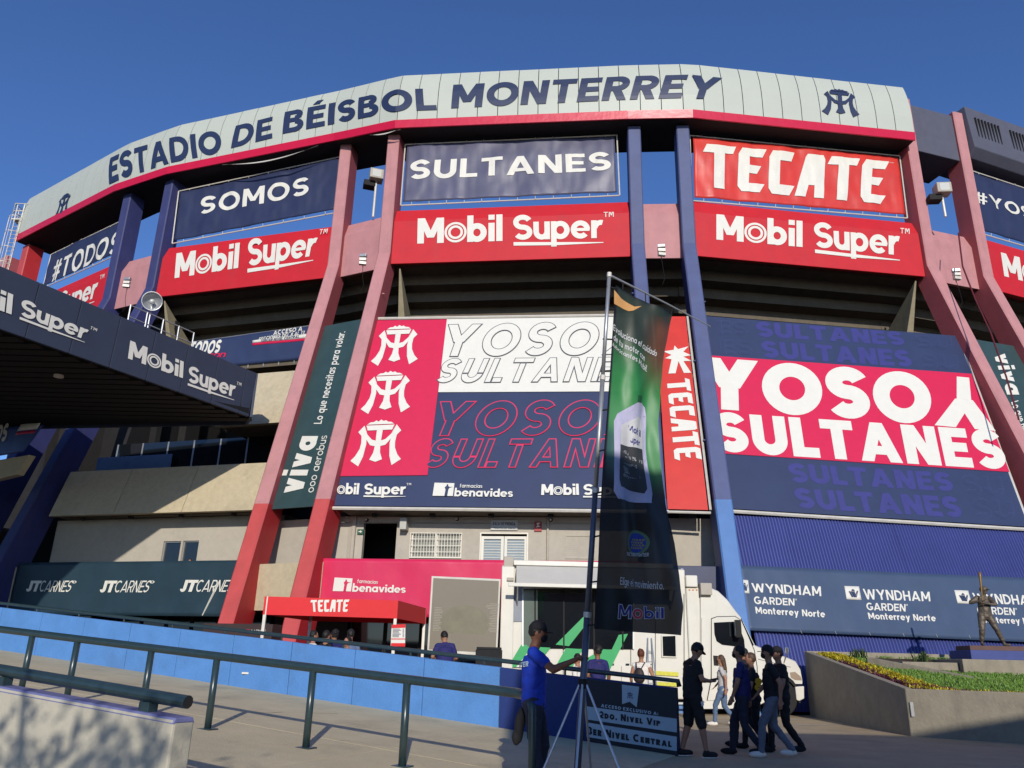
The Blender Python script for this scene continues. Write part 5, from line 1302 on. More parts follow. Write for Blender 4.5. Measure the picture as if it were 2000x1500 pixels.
# red cable down the right pink column
S4 = gapS('D', 'E')
mb = MB(); pts = [(1872, 455), (1880, 520), (1905, 585), (1935, 650), (1965, 735), (1990, 820)]
mb.tube([at_D(x, y, 39.0-i*.75) for i, (x, y) in enumerate(pts)], .035, 6); pts = [(1874, 470), (1899, 540), (1945, 628), (1952, 660), (1970, 740)]
tag(mk('hanging_cable', mb, mat('dark_red_cable', (90, 26, 34), .6), fix=False), 'dark red cable hanging down beside the rightmost pink column', 'cable')

# ================================================================== TRUCK, SCREEN, TENT, FLAG
TY = 25.55
ST = Surf((-2.0, TY), (11.0, TY), 0)
def plate(S, px, name, m_, parent, off=0.0, th=.04, bevel=0, smooth=False):
    """solid plate: px outline (list of pixels on surface S), front face at off, thickness th backwards"""
    P = [S.pt(*S.hit(*p), off) for p in px]; d = S.pt(0, 0, off-th)-S.pt(0, 0, off)
    return mk(name, MB().prism(P, d), m_, parent, bevel=bevel)
X = lambda px, py=1250: ST.hit(px, py)[0]-2.0
Z = lambda px, py: ST.hit(px, py)[1]
tr = empty('display_truck', (3, TY, 0), 'white event truck with green stripes, awning and glazed side parked before the stadium', 'truck')
x0, x1 = X(978, 1200), X(1372, 1250); zr1, zr2 = Z(1150, 1098), Z(1355, 1147); zb = .42
xm = X(1338, 1120)
mb = MB(); mb.box(x0, TY+.02, zb, xm, TY+2.5, zr1-.15); mk('box_body', mb, TWHITE, tr, bevel=.04)
mb = MB(); mb.box(xm+.004, TY, zb+.02, x1, TY+2.5, zr2); mk('box_front', mb, TWHITE, tr, bevel=.04)
mk('roof_unit', MB().box(X(984, 1100), TY-.05, Z(990, 1111), X(1003, 1100), TY+.4, Z(990, 1087)), CREAM2, tr, bevel=.02)
# awning
aw = MB().box(X(1003, 1100), TY-.22, Z(1080, 1107), X(1312, 1100), TY+.1, Z(1080, 1097)); mk('awning_case', aw, TWHITE, tr, bevel=.02)
S2 = ST; a0, a1 = X(1008, 1130), X(1310, 1130); zt_, zb_ = Z(1080, 1108), Z(1080, 1146)
mb = MB(); n_ = 14; P = []
mk('awning_cloth', MB().hexa([(a0, TY-.95, zb_), (a1, TY-.95, zb_), (a1, TY-.94, zb_-.01), (a0, TY-.94, zb_-.01), (a0, TY-.2, zt_), (a1, TY-.2, zt_), (a1, TY-.19, zt_-.01), (a0, TY-.19, zt_-.01)]), mat('awning_grey', (206, 202, 192), .7, var=.04, k=.8), tr)
mk('awning_bar', MB().box(a0-.25, TY-1.0, zb_-.10, a1+.05, TY-.92, zb_+.01), TWHITE, tr, bevel=.015)
for x in (a0+.05, a1-.05): mk('awning_arm', MB().tube([(x, TY, zb_-.6), (x, TY-.9, zb_-.02)], .025, 6), ALU, tr)
mk('corner_post', MB().box(X(978, 1200), TY-.12, zb, X(1003, 1200), TY+.0, zr1-.2), TWHITE, tr, bevel=.02)
mk('lamp', MB().box(X(990, 1130), TY-.2, Z(990, 1135), X(1003, 1130), TY-.12, Z(990, 1129)), CREAM2, tr)
# glazed side with green stripes
gl = plate(ST, [(1021, 1150), (1237, 1150), (1237, 1268), (1021, 1266)], 'side_glazing', GLASS, tr, .03, .03)
for px in (1021, 1045, 1101, 1160, 1216, 1237): plate(ST, [(px-1.5, 1150), (px+1.5, 1150), (px+1.5, 1268), (px-1.5, 1268)], 'glazing_bar', STEEL if px in (1021, 1237) else DARK, tr, .05, .015)
plate(ST, [(1022, 1152), (1050, 1152), (1050, 1265), (1022, 1264)], 'tinted_pane', mat('grey_green_glass', (110, 122, 112), .15, var=.05, k=.7), tr, .042, .008)
plate(ST, [(980, 1145), (1002, 1145), (986, 1212), (980, 1212)], 'side_trim', TWHITE, tr, .02, .018)
plate(ST, [(1003, 1146), (1020, 1146), (1020, 1214), (984, 1214)], 'awning_shadow', mat('awning_shadow_grey', (140, 146, 156), .5, k=.8), tr, .018, .016)  # grey blue plate painted as the shadow below the awning
for k_, q in enumerate(([(992, 1303), (1007, 1303), (1030, 1260), (1018, 1259)], [(1085, 1259), (1111, 1262), (1144, 1220), (1144, 1200)], [(1170, 1320), (1184, 1322), (1226, 1238), (1208, 1240)], [(1018, 1262), (1075, 1265), (1046, 1303), (992, 1303)],
          [(1105, 1266), (1138, 1268), (1118, 1302), (1084, 1303)], [(1176, 1268), (1206, 1270), (1180, 1322), (1138, 1320), (1138, 1290)])):
    plate(ST, q, 'green_stripe', TGREEN, tr, .046+.002*k_, .002)
plate(ST, [(1008, 1303), (1022, 1303), (1052, 1264), (1040, 1263)], 'white_stripe', TWHITE, tr, .064, .002)
for (xa, xb) in ((1185, 1212), (1214, 1240)): plate(ST, [(xa, 1300), (xb, 1301), (xb, 1345), (xa, 1344)], 'locker_door', TWHITE, tr, .03, .03, bevel=.01)
for px in (1192, 1222): plate(ST, [(px, 1296), (px+7, 1296), (px+7, 1299), (px, 1299)], 'latch', DARK, tr, .04, .02)
plate(ST, [(1291, 1240), (1321, 1239), (1322, 1285), (1292, 1284)], 'side_window', TWHITE, tr, .035, .03, bevel=.015)
plate(ST, [(1293.5, 1243), (1318.5, 1242), (1319.5, 1282), (1294.5, 1281)], 'window_glass', GLASS, tr, .05, .02)
plate(ST, [(1276, 1310), (1325, 1313), (1325, 1321), (1276, 1318)], 'hazard_strip', mat('hazard_yellow', (196, 190, 60), .5, var=.2, scale=20), tr, .03, .03)
plate(ST, [(1276, 1331), (1325, 1334), (1325, 1341), (1276, 1338)], 'hazard_strip', mat('hazard_yellow', (196, 190, 60)), tr, .03, .03)
plate(ST, [(1353, 1375), (1378, 1375), (1378, 1347), (1353, 1347)], 'locker_door', TWHITE, tr, .02, .02)
# roof air units on the right
mk('roof_unit', MB().box(X(1338, 1130), TY-.1, Z(1350, 1147), X(1361, 1130), TY+.5, Z(1350, 1124)), TWHITE, tr, bevel=.03)
mk('roof_unit', MB().box(X(1365, 1150), TY-.25, Z(1376, 1163), X(1387, 1150), TY+.1, Z(1376, 1140)), CREAM2, tr, bevel=.02)
mk('roof_antenna', MB().tube([(X(1336, 1115), TY+.3, Z(1336, 1125)), (X(1336, 1115), TY+.3, Z(1336, 1108))], .05, 8), ALU, tr)
# cab: side outline swept over the width
cabpx = [(1367, 1385), (1367, 1150), (1386, 1149), (1402, 1156), (1420, 1173), (1437, 1196), (1447, 1208), (1462, 1238), (1474, 1262), (1498, 1272), (1530, 1283), (1553, 1293), (1562, 1308), (1566, 1330), (1566, 1336), (1552, 1336), (1548, 1330), (1538, 1322), (1520, 1320), (1505, 1328), (1496, 1345), (1492, 1372), (1470, 1384)]
P = []
for p in cabpx: h = ST.hit(*p); P.append(Vector((h[0]-2.0, TY-.02, h[1])))
def cabsec(P, y, k):      # narrower section, pulled in
    return [Vector((p.x-.02*k, y, p.z-(.05*k if p.z > 2 else 0))) for p in P]
mb = MB(); secs = [cabsec(P, TY-.0, 1.2), cabsec(P, TY-.05, 0), cabsec(P, TY+2.35, 0), cabsec(P, TY+2.45, 1.2)]
n = len(P); tris = geometry.tessellate_polygon([P]); vs = [p for s in secs for p in s]
# first section is the visible side plane, slightly rounded towards the roof
secs[0] = [Vector((p.x, TY-.06, p.z)) for p in P]; secs[1] = [Vector((p.x+.015, TY+.03, p.z+.03)) for p in P]; secs[2] = [Vector((p.x+.015, TY+2.33, p.z+.03)) for p in P]; secs[3] = [Vector((p.x, TY+2.42, p.z)) for p in P]
vs = [p for s in secs for p in s]
fs = [tuple(t) for t in tris]+[tuple(3*n+i for i in reversed(t)) for t in tris]+[(s*n+i, s*n+(i+1) % n, (s+1)*n+(i+1) % n, (s+1)*n+i) for s in range(3) for i in range(n)]
cab = mk('cab', mb.add(vs, fs), TWHITE, tr, bevel=.03)
r5 = lambda x, y: (1250+x/3.75, 1100+y/3.75)
plate(ST, [r5(*p) for p in [(516, 405), (558, 390), (692, 387), (739, 418), (796, 545), (836, 640), (856, 760), (856, 1000), (484, 1006), (514, 850)]], 'door_seam', DARK, tr, .070, .02)
for px in (1030, 1100, 1160, 1232, 1280, 1336): plate(ST, [(px-.5, 1268 if px < 1240 else 1160), (px+.5, 1268 if px < 1240 else 1160), (px+.8, 1372), (px-.2, 1372)], 'panel_seam', mat('seam_grey', (120, 118, 110), .7, k=.8), tr, .024, .02)
for px in (1345, 1352, 1359): plate(ST, [(px, 1151), (px+3, 1151), (px+3, 1153), (px, 1153)], 'marker_light', mat('amber_lens', (200, 110, 40), .3), tr, .03, .02)
plate(ST, [(1008, 1368), (1366, 1372), (1366, 1376), (1008, 1373)], 'side_skirt', STEEL, tr, .03, .03)
plate(ST, [r5(*p) for p in [(860, 700), (1100, 760), (1100, 764), (860, 705)]], 'hood_seam', mat('seam_grey', (120, 118, 110)), tr, .063, .02)
door = plate(ST, [r5(*p) for p in [(520, 410), (560, 395), (690, 392), (735, 420), (790, 545), (830, 640), (850, 760), (850, 1000), (490, 1005), (520, 850)]], 'cab_door', TWHITE, tr, .085, .02, bevel=.012)
plate(ST, [r5(*p) for p in [(536, 436), (690, 428), (722, 470), (756, 560), (762, 618), (596, 598), (556, 572), (540, 520)]], 'window_glass', GLASS, door, .098, .02)
plate(ST, [r5(*p) for p in [(530, 676), (566, 678), (572, 752), (536, 750)]], 'door_handle', RUBBER, door, .10, .03, bevel=.01)
plate(ST, [r5(*p) for p in [(445, 400), (490, 388), (505, 430), (500, 900), (470, 1020), (445, 1000)]], 'side_fairing', TWHITE, tr, .10, .03, bevel=.02)
plate(ST, [r5(*p) for p in [(735, 400), (752, 440), (830, 600), (812, 606), (745, 470)]], 'windscreen', GLASS, tr, .075, .05)
mr = mk('wing_mirror', MB().box(X(1437, 1230)-.12, TY-.45, Z(1440, 1246), X(1437, 1230)+.06, TY-.28, Z(1440, 1212)), RUBBER, tr, bevel=.03)
mk('mirror_glass', MB().box(X(1437, 1230)-.13, TY-.43, Z(1440, 1243), X(1437, 1230)-.121, TY-.30, Z(1440, 1215)), CHROME, mr)
mk('mirror_arm', MB().tube([(X(1444, 1218), TY-.05, Z(1440, 1217)), (X(1440, 1218), TY-.36, Z(1440, 1214))], .02, 6), RUBBER, mr)
hm = MB().tube([(X(1530, 1300), TY-.06, Z(1530, 1295)), (X(1534, 1270), TY-.16, Z(1534, 1275)), (X(1531, 1270), TY-.2, Z(1531, 1266))], .018, 6); mk('hood_mirror', hm, CHROME, tr)
mk('hood_mirror', MB().box(X(1528, 1268), TY-.26, Z(1530, 1276), X(1535, 1268), TY-.18, Z(1530, 1264)), CHROME, tr, bevel=.02)
hl = plate(ST, [r5(*p) for p in [(1092, 800), (1130, 795), (1172, 830), (1180, 858), (1130, 855), (1100, 838)]], 'headlight', mat('headlight_glass', (170, 150, 130), .12, var=.1, k=.8), tr, .075, .05, bevel=.01)
mk('headlight', MB().box(X(1562, 1320), TY+1.9, Z(1560, 1330), X(1562, 1320)+.08, TY+2.2, Z(1560, 1312)), mat('headlight_glass', (170, 150, 130)), tr)
plate(ST, [r5(*p) for p in [(1130, 905), (1195, 900), (1196, 990), (1160, 1008), (1140, 1000)]], 'bumper', TWHITE, tr, .09, .5, bevel=.02)
mk('bumper', MB().box(X(1560, 1350), TY-.0, Z(1560, 1365), X(1568, 1350), TY+2.4, Z(1560, 1341)), TWHITE, tr, bevel=.02)
mk('grille', MB().box(X(1566, 1330)-.02, TY+.6, Z(1560, 1338), X(1566, 1330)+.03, TY+1.8, Z(1560, 1300)), DARK, tr, bevel=.02)
mk('fuel_tank', MB().tube([(X(1372, 1375), TY+.25, .52), (X(1470, 1375), TY+.25, .52)], .26, 16), CHROME, tr, smooth=False)
mk('step', MB().box(X(1385, 1375), TY-.02, .42, X(1440, 1375), TY+.14, .46), DARK, tr)
mk('chassis', MB().box(x0+.3, TY+.5, .35, X(1550, 1350), TY+2.0, .62), DARK, tr)
def wheel(cx, cy, r=.53, wd=.3):
    prof = [(r*.55, -wd/2), (r*.93, -wd/2), (r, -wd/2+.05), (r, wd/2-.05), (r*.93, wd/2), (r*.55, wd/2)]
    mb = MB(); rings = []
    for (rr, yy) in prof: rings.append([(cx+rr*cos(2*pi*k/28), cy+yy, r+rr*sin(2*pi*k/28)) for k in range(28)])
    w_ = mk('wheel', mb.rings(rings, False), RUBBER, tr, smooth=False)
    mk('rim', MB().rings([[(cx+rr*cos(2*pi*k/24), cy+yy, r+rr*sin(2*pi*k/24)) for k in range(24)] for rr, yy in ((.30, -wd/2+.03), (.27, -wd/2-.01), (.18, -wd/2+.07), (.10, -wd/2+.02), (.06, -wd/2-.06))]), CHROME, w_)
    mb = MB()
    for k in range(10): a = 2*pi*k/10; mb.tube([(cx+.15*cos(a), cy-wd/2+.06, r+.15*sin(a)), (cx+.15*cos(a), cy-wd/2+.0, r+.15*sin(a))], .018, 6)
    mk('wheel_nuts', mb, CHROME, w_)
wx = X(1523, 1366)
wheel(wx, TY+.10); wheel(wx, TY+2.2); 
for xx in (.9, 2.2): wheel(x0+xx, TY+.3); wheel(x0+xx, TY+2.2)
pts = [(wx+.62*cos(a), TY-.03, .53+.66*sin(a)) for a in [radians(d) for d in range(-12, 193, 12)]]
mb = MB(); n2 = len(pts); inner = [(wx+.56*cos(a), TY-.03, .53+.58*sin(a)) for a in [radians(d) for d in range(-12, 193, 12)]]
mb.add([*pts, *inner, *[(p[0], TY+.4, p[2]) for p in pts], *[(p[0], TY+.4, p[2]) for p in inner]], [(i, i+1, n2+i+1, n2+i) for i in range(n2-1)]+[(2*n2+i, 2*n2+i+1, i+1, i) for i in range(n2-1)]+[(n2+i, n2+i+1, 3*n2+i+1, 3*n2+i) for i in range(n2-1)])
mk('wheel_arch', mb, RUBBER, tr, fix=False)
mk('arch_liner', MB().box(wx-.58, TY+.45, .45, wx+.62, TY+1.9, 1.1), BLACK, tr)
lad = empty('step_ladder', (X(1265, 1300), TY-.4, 0), 'thin aluminium step ladder leaning against the truck beside the small window', 'ladder')
for dx in (0, .32): mk('stile', MB().tube([(X(1258, 1300)+dx, TY-.55, 0), (X(1265, 1250)+dx*.35, TY-.02, Z(1265, 1246))], .02, 6), ALU, lad)
for k in range(6): f_ = .12+k*.14; mk('rung', MB().tube([(X(1258, 1300)*(1-f_)+X(1265, 1250)*f_, TY-.55+.53*f_, Z(1265, 1246)*f_), (X(1258, 1300)*(1-f_)+X(1265, 1250)*f_+.32*(1-.65*f_), TY-.55+.53*f_, Z(1265, 1246)*f_)], .014, 6), ALU, lad)

# LED screen
SL = Surf((-4, 25.2), (2, 25.2), 0)
sc = empty('display_screen', (SL.hit(905, 1200)[0]-4, 25.2, 0), 'large grey outdoor display screen with a pale frame beside the truck', 'screen')
plate(SL, [(843, 1125), (978, 1131), (971, 1282), (834, 1274)], 'screen_frame', mat('screen_frame_paint', (212, 208, 196), .5, k=.8), sc, 0, .14, bevel=.01)
# switched-off LED face with faint print
pn = plate(SL, [(846.5, 1129), (974.5, 1135), (968, 1275.5), (838, 1268)], 'screen_face', mat('screen_face', (126, 118, 102), .55, var=.04, scale=1, k=.85, bump=.1, bscale=200), sc, .012, .02)
f = quadmap(SL, [(846, 1175), (975, 1180), (970, 1238), (841, 1232)]); mb = MB(); mb2 = MB()
for k in range(18):
    y = .97-k*.055
    l = .10+.05*abs(sin(k*.9)); 
    if k > 2: poly2(mb, SL, f, [(.03, y), (.03+l*.9*(1-k*.008), y), (.03+l*.9, y-.022), (.03, y-.022)], .016)
    poly2(mb, SL, f, [(.99-l*(1.3 if k < 4 else .8), y+.04), (.99, y+.04), (.99, y+.018), (.99-l*(1.3 if k < 4 else .8), y+.018)], .016)
mk('printed_lines', mb, mat('faint_print', (158, 152, 132), .5, k=.8), sc, fix=False)
pts = [(.5+.37*cos(a), .30+.62*sin(a)) for a in [2*pi*k/30 for k in range(30)]]
poly2(mb2, SL, f, [(x, max(-.05, y)) for x, y in pts], .0155); mk('printed_disc', mb2, mat('faint_disc', (120, 115, 94), .55, k=.85), sc, fix=False)
for a_ in (840, 968): mk('leg', MB().tube([(SL.hit(a_+4, 1290)[0]-4, 25.28, 0), (SL.hit(a_+4, 1290)[0]-4, 25.28, SL.hit(a_, 1276)[1])], .05, 8), STEEL, sc)

# red tent
def tp(x, y, z): return (x, y, z)
TA = at_D(517, 1166, 20.6); TB = at_D(778, 1169, 20.3); ztn = 2.72; zvb = 2.30
fx = Vector((TB.x-TA.x, TB.y-TA.y)); 
bk_ = Vector((.42, 2.95)); A = Vector((TA.x, TA.y)); B = Vector((TB.x, TB.y)); C_ = B+bk_; D_ = A+bk_
tn = empty('beer_tent', ((A.x+C_.x)/2, (A.y+C_.y)/2, .28), 'bright red tent with white TECATE lettering on its front valance', 'tent')
def side(P, Q, name='valance'):
    S = Surf(P, Q, 0); o = sheet(S, None, name, REDV2, tn, nx=8, ny=2, th=.012, rect=(0, S.len, zvb, ztn)); return S, o
S1, vl = side(A, B); tecate(S1, [(606, 1172), (683, 1171), (680, 1195), (608, 1195)], vl, WHITE, .01)
side(B, C_); side(C_, D_); side(D_, A)
ap = ((A+C_)/2); mb = MB(); vs = [(A.x, A.y, ztn), (B.x, B.y, ztn), (C_.x, C_.y, ztn), (D_.x, D_.y, ztn), (ap.x, ap.y, ztn+.06)]
vs += [(v[0], v[1], v[2]-.012) for v in vs]
mk('tent_roof', mb.add(vs, [(0, 1, 4), (1, 2, 4), (2, 3, 4), (3, 0, 4), (5, 9, 6), (6, 9, 7), (7, 9, 8), (8, 9, 5)]), REDV2, tn, fix=False)
for P in (A, B, C_, D_):
    q = P+(ap-P).normalized()*.06; mk('leg', MB().obox((q.x, q.y, (gz(q.x, q.y)+ztn)/2), (1, 0, 0), (0, 1, 0), (0, 0, 1), .035, .035, (ztn-gz(q.x, q.y))/2), GALV, tn)
    if P is B or P is C_ or True:
        mk('truss', MB().tube([(q.x, q.y, ztn-.05), (ap.x, ap.y, ztn+.02)], .018, 6), GALV, tn)
pr = Surf(B+Vector((-.1, -.06)), B+Vector((.6, -.06)), 0)
o = sheet(Surf((TB.x-1, TB.y-.12), (TB.x+1, TB.y-.12), 0), [(765, 1220), (792, 1219), (791, 1263), (763, 1262)], 'price_board', WHITE, nx=1, ny=1, th=.02); tag(o, 'small red and white price board hanging on the front leg of the red tent', 'sign')
Sp = Surf((TB.x-1, TB.y-.12), (TB.x+1, TB.y-.12), 0)
sheet(Sp, [(765, 1220), (792, 1219), (791.7, 1226), (764.8, 1227)], 'header_strip', REDV2, o, nx=1, ny=1, th=.003, off=.005)
sheet(Sp, [(764, 1247), (791.4, 1247), (791.4, 1249), (764, 1249)], 'header_strip', REDV2, o, nx=1, ny=1, th=.003, off=.005)
sheet(Sp, [(764, 1256), (791.2, 1256), (791, 1263), (763.4, 1262)], 'header_strip', REDV2, o, nx=1, ny=1, th=.003, off=.005)
f = quadmap(Sp, [(766, 1228), (790, 1228), (790, 1246), (765, 1246)]); mb = MB()
for k in range(7): poly2(mb, Sp, f, [(.05, 1-k*.14), (.62+.1*sin(k*2), 1-k*.14), (.62+.1*sin(k*2), .93-k*.14), (.05, .93-k*.14)], .004); poly2(mb, Sp, f, [(.85, 1-k*.14), (.97, 1-k*.14), (.97, .93-k*.14), (.85, .93-k*.14)], .004)
mk('printed_lines', mb, NAVYSIGN, o, fix=False)
# dark food stand below the JT banner, tables
fs_ = empty('food_stand', at_D(465, 1260, 24).to_2d().to_3d(), 'low dark counter with small CARNES lettering behind the ramp wall', 'counter')
a = at_D(398, 1217, 24.5); b = at_D(533, 1217, 23.5); SF = Surf((a.x, a.y), (b.x, b.y), 0); zt_ = a.z
mk('counter_front', MB().hexa([SF.pt(0, .28, 0), SF.pt(SF.len, .28, 0), SF.pt(SF.len, .28, -.6), SF.pt(0, .28, -.6), SF.pt(0, zt_, 0), SF.pt(SF.len, zt_, 0), SF.pt(SF.len, zt_, -.6), SF.pt(0, zt_, -.6)]), mat('brown_counter', (64, 48, 46), .6, k=.8), fs_, bevel=.01)
word(SF, [(489, 1230), (520, 1230), (519, 1237), (488, 1237)], 'CARNES', fs_, WHITE, t=.14, gap=.06, off=.01)
word(SF, [(480, 1229), (488, 1229), (487, 1236), (479, 1236)], 'JT', fs_, REDV2, t=.24, gap=.04, off=.01)
tb = empty('folding_table', (-4.9, 18.4, .28), 'pale folding table under the red tent', 'table'); mk('tabletop', MB().box(-5.6, 18.1, 1.0, -4.0, 18.8, 1.04), GALV, tb, bevel=.005)
for x in (-5.5, -4.1):
    for y in (18.15, 18.75): mk('leg', MB().tube([(x, y, .28), (x, y, 1.0)], .02, 6), STEEL, tb)
# low black speaker / laptop case by the screen
tb = empty('equipment_case', (-.35, 22.0, .2), 'low black equipment case standing in front of the display screen', 'case')
c = at_D(958, 1272, 21.5); mk('case_body', MB().box(c.x-.38, c.y, .1, c.x+.30, c.y+.5, c.z+.04), CL_BLACK, tb, bevel=.02); mk('lid', MB().box(c.x-.36, c.y+.02, c.z+.042, c.x+.28, c.y+.48, c.z+.10), RUBBER, tb, bevel=.01)

# ------------------------------------------------------------------ flag banner on tripod
PB_ = Vector((.85, 9.26, 0)); PT = at_D(1190, 537, 9.28)
fg = empty('flag_stand', PB_, 'tall tripod pole carrying a black and green motor oil flag', 'flag')
pb = at_D(1137, 1360, 9.3); PB_ = Vector((pb.x, pb.y, 0.0))
ax = (PT-pb).normalized()
def onp(z): return pb+ax*((z-pb.z)/ax.z)
prev = .15
for i, (z1, r) in enumerate(((1.9, .038), (3.3, .033), (4.7, .028), (PT.z, .024))):
    mk('pole', MB().tube([onp(prev), onp(z1)], r, 12), STEEL if i > 1 else mat('grey_pole', (96, 102, 116), .4, metal=.3, k=.9), fg, smooth=True); mk('pole_collar', MB().tube([onp(z1-.03), onp(z1+.03)], r+.006, 12), GALV, fg); prev = z1
hub = onp(1.19)
mk('tripod_hub', MB().tube([hub+Vector((0, 0, .04)), hub-Vector((0, 0, .06))], .055, 12), DARK, fg)
for a in (200, 320, 255, 75):
    q = Vector((hub.x+.62*cos(radians(a)), hub.y+.62*sin(radians(a)), .02)); s0 = hub+Vector((.045*cos(radians(a)), .045*sin(radians(a)), -.02))
    lg = mk('leg', MB().tube([s0, q], .013, 8), ALU, fg); mk('rubber_foot', MB().tube([q+Vector((0, 0, .03)), q-Vector((0, 0, .02))], .02, 8), RUBBER, lg)
arm_dir = Vector((.905, .425)).normalized()
SFl = Surf((PT.x, PT.y), (PT.x+arm_dir.x*3, PT.y+arm_dir.y*3), 0)
# the flag hangs in the vertical plane of the arm, the pole leans a little within it
e0 = SFl.hit(1388, 638); armE = SFl.pt(e0[0], e0[1])
mk('arm', MB().tube([PT, PT.lerp(armE, .55)+Vector((0, 0, .01)), armE], [.014, .011, .007], 8), STEEL, fg)
left = [(1203, 557), (1198, 620), (1193, 700), (1186, 800), (1178, 900), (1172, 1000), (1168, 1100), (1163, 1180), (1160, 1228)]
right = [(1317, 611), (1302, 690), (1293, 770), (1288, 820), (1289, 880), (1302, 985), (1320, 1060), (1327, 1120), (1335, 1185), (1330, 1241)]
def interp(L, v):
    ln = [0]
    for a, b in zip(L, L[1:]): ln.append(ln[-1]+hypot(a[0]-b[0], a[1]-b[1]))
    t = v*ln[-1]
    for i in range(len(L)-1):
        if t <= ln[i+1]+1e-9: k = (t-ln[i])/(ln[i+1]-ln[i]); return (L[i][0]*(1-k)+L[i+1][0]*k, L[i][1]*(1-k)+L[i+1][1]*k)
    return L[-1]
NX, NY = 36, 110
Lh = [SFl.hit(*p) for p in left]; Rh = [SFl.hit(*p) for p in right]
class FlagS:
    """flag cloth: (u across, v down) -> folds"""
    def pt(s, u, v, off=0.0):
        a = interp(Lh, v); b = interp(Rh, v)
        squeeze = 1.25
        x = a[0]*(1-u)+b[0]*u; z = a[1]*(1-u)+b[1]*u
        z -= .10*sin(pi*u)*(1-v)*.4 
        amp = (.028+.03*v)*min(1, u*3)
        o = amp*(sin(u*7.5+v*5.0)+.5*sin(u*13-v*9+1.3)) + .02*noise.noise(Vector((u*6, v*14, 2)))*min(1, u*3)
        o += .05*sin(v*2.6)*u
        return SFl.pt(x, z, -o+off)
FLS = FlagS()
# printed cloth: colours picked by position on the flag (green at mid height, black elsewhere)
def flagcol(u, v):
    def sm(a, b, x): k = min(1, max(0, (x-a)/(b-a))); return k*k*(3-2*k)
    blk = (.010, .011, .011); dgr = (.030, .045, .028); grn = (.03, .26, .06); lgr = (.16, .42, .18); rst = (.20, .07, .03); teal = (.035, .13, .11)
    c = blk
    mix = lambda a, b, k: tuple(a[i]*(1-k)+b[i]*k for i in range(3))
    c = mix(dgr, grn, sm(.12, .30, v)); c = mix(c, lgr, .7*sm(.30, .40, v)*(1-sm(.46, .62, v))*(1-abs(u-.35)))
    c = mix(c, rst, .8*sm(.45, .9, u)*(1-sm(.14, .34, v))*sm(.02, .08, v))
    c = mix(c, teal, sm(.42, .48, v)*(1-sm(.2, .6, u)))
    c = mix(c, blk, sm(.50+.03*sin(u*7), .60+.02*sin(u*9), v)); c = mix(c, blk, 1-sm(.0, .012, v)) 
    if u < .05: c = (.008, .008, .009)
    return c
me = bpy.data.meshes.new('flag_cloth'); vs = []; fs = []; cols = []
for j in range(NY+1):
    for i in range(NX+1): vs.append(FLS.pt(i/NX, j/NY)-PB_*0); cols.append((*flagcol(i/NX, j/NY), 1))
for j in range(NY):
    for i in range(NX): fs.append((j*(NX+1)+i, (j+1)*(NX+1)+i, (j+1)*(NX+1)+i+1, j*(NX+1)+i+1))
o0 = ORG[fg.name]; me.from_pydata([v-o0 for v in vs], [], fs); me.polygons.foreach_set('use_smooth', [True]*len(fs))
ca = me.color_attributes.new('print', 'FLOAT_COLOR', 'POINT'); ca.data.foreach_set('color', [x for c in cols for x in c])
FM = bpy.data.materials.new('flag_print'); FM.use_nodes = True; N = FM.node_tree.nodes; b = N['Principled BSDF']; at = N.new('ShaderNodeAttribute'); at.attribute_name = 'print'
FM.node_tree.links.new(at.outputs['Color'], b.inputs['Base Color']); b.inputs['Roughness'].default_value = .45
tl = N.new('ShaderNodeBsdfTranslucent'); FM.node_tree.links.new(at.outputs['Color'], tl.inputs[0]); ad = N.new('ShaderNodeMixShader'); ad.inputs[0].default_value = .3
tpn = N.new('ShaderNodeBsdfTransparent'); tpn.inputs[0].default_value = (.6, .6, .6, 1); ad2 = N.new('ShaderNodeMixShader'); ad2.inputs[0].default_value = .025
out = N['Material Output']; lk = FM.node_tree.links; lk.new(b.outputs[0], ad.inputs[1]); lk.new(tl.outputs[0], ad.inputs[2]); lk.new(ad.outputs[0], ad2.inputs[1]); lk.new(tpn.outputs[0], ad2.inputs[2]); lk.new(ad2.outputs[0], out.inputs[0])
me.materials.append(FM)
cloth = bpy.data.objects.new('flag_cloth', me); COL.objects.link(cloth); cloth.parent = fg; ORG[cloth.name] = o0
# flag print: place via pixel -> (u,v) search in the flag plane
def fuv(px, py):
    h = SFl.hit(px, py); best = None
    for k in range(101):
        v = k/100; a = interp(Lh, v); b = interp(Rh, v); u = (h[0]-a[0])/(b[0]-a[0]); z = a[1]*(1-u)+b[1]*u
        if best is None or abs(z-h[1]) < best[0]: best = (abs(z-h[1]), u, v)
    return best[1], best[2]
class FlagUV:
    def hit(s, px, py): return fuv(px, py)
    def pt(s, u, v, off=0.0): return FLS.pt(u, v, off)
FU = FlagUV(); z7 = lambda x, y: (1100+x/2, 520+y/2)
def fword_(q, tx_, m_, **k): return word(FU, [z7(*p) for p in q], tx_, cloth, m_, off=.006, step=.0003, maxlen=.03, **k)
PRW = mat('flag_white_print', (214, 214, 214), .6, k=.75); PRL = mat('flag_lilac_print', (186, 184, 210), .6, k=.85); PRG = mat('flag_grey_print', (62, 64, 66), .6, k=.8)
fword_([(196, 228), (372, 330), (366, 350), (194, 248)], 'Evoluciona el cuidado', PRW, t=.17, gap=.10)
fword_([(198, 264), (322, 342), (318, 360), (196, 284)], 'de tu motor con', PRW, t=.17, gap=.10)
fword_([(194, 296), (334, 380), (330, 400), (192, 316)], 'lubricantes Mobil.', PRW, t=.17, gap=.10)
fword_([(224, 1218), (388, 1238), (388, 1256), (224, 1236)], 'Elige el movimiento.', PRW, t=.16, gap=.10)
f = quadmap(FU, [z7(198, 88), z7(306, 140), z7(306, 178), z7(198, 150)]); mb = MB()
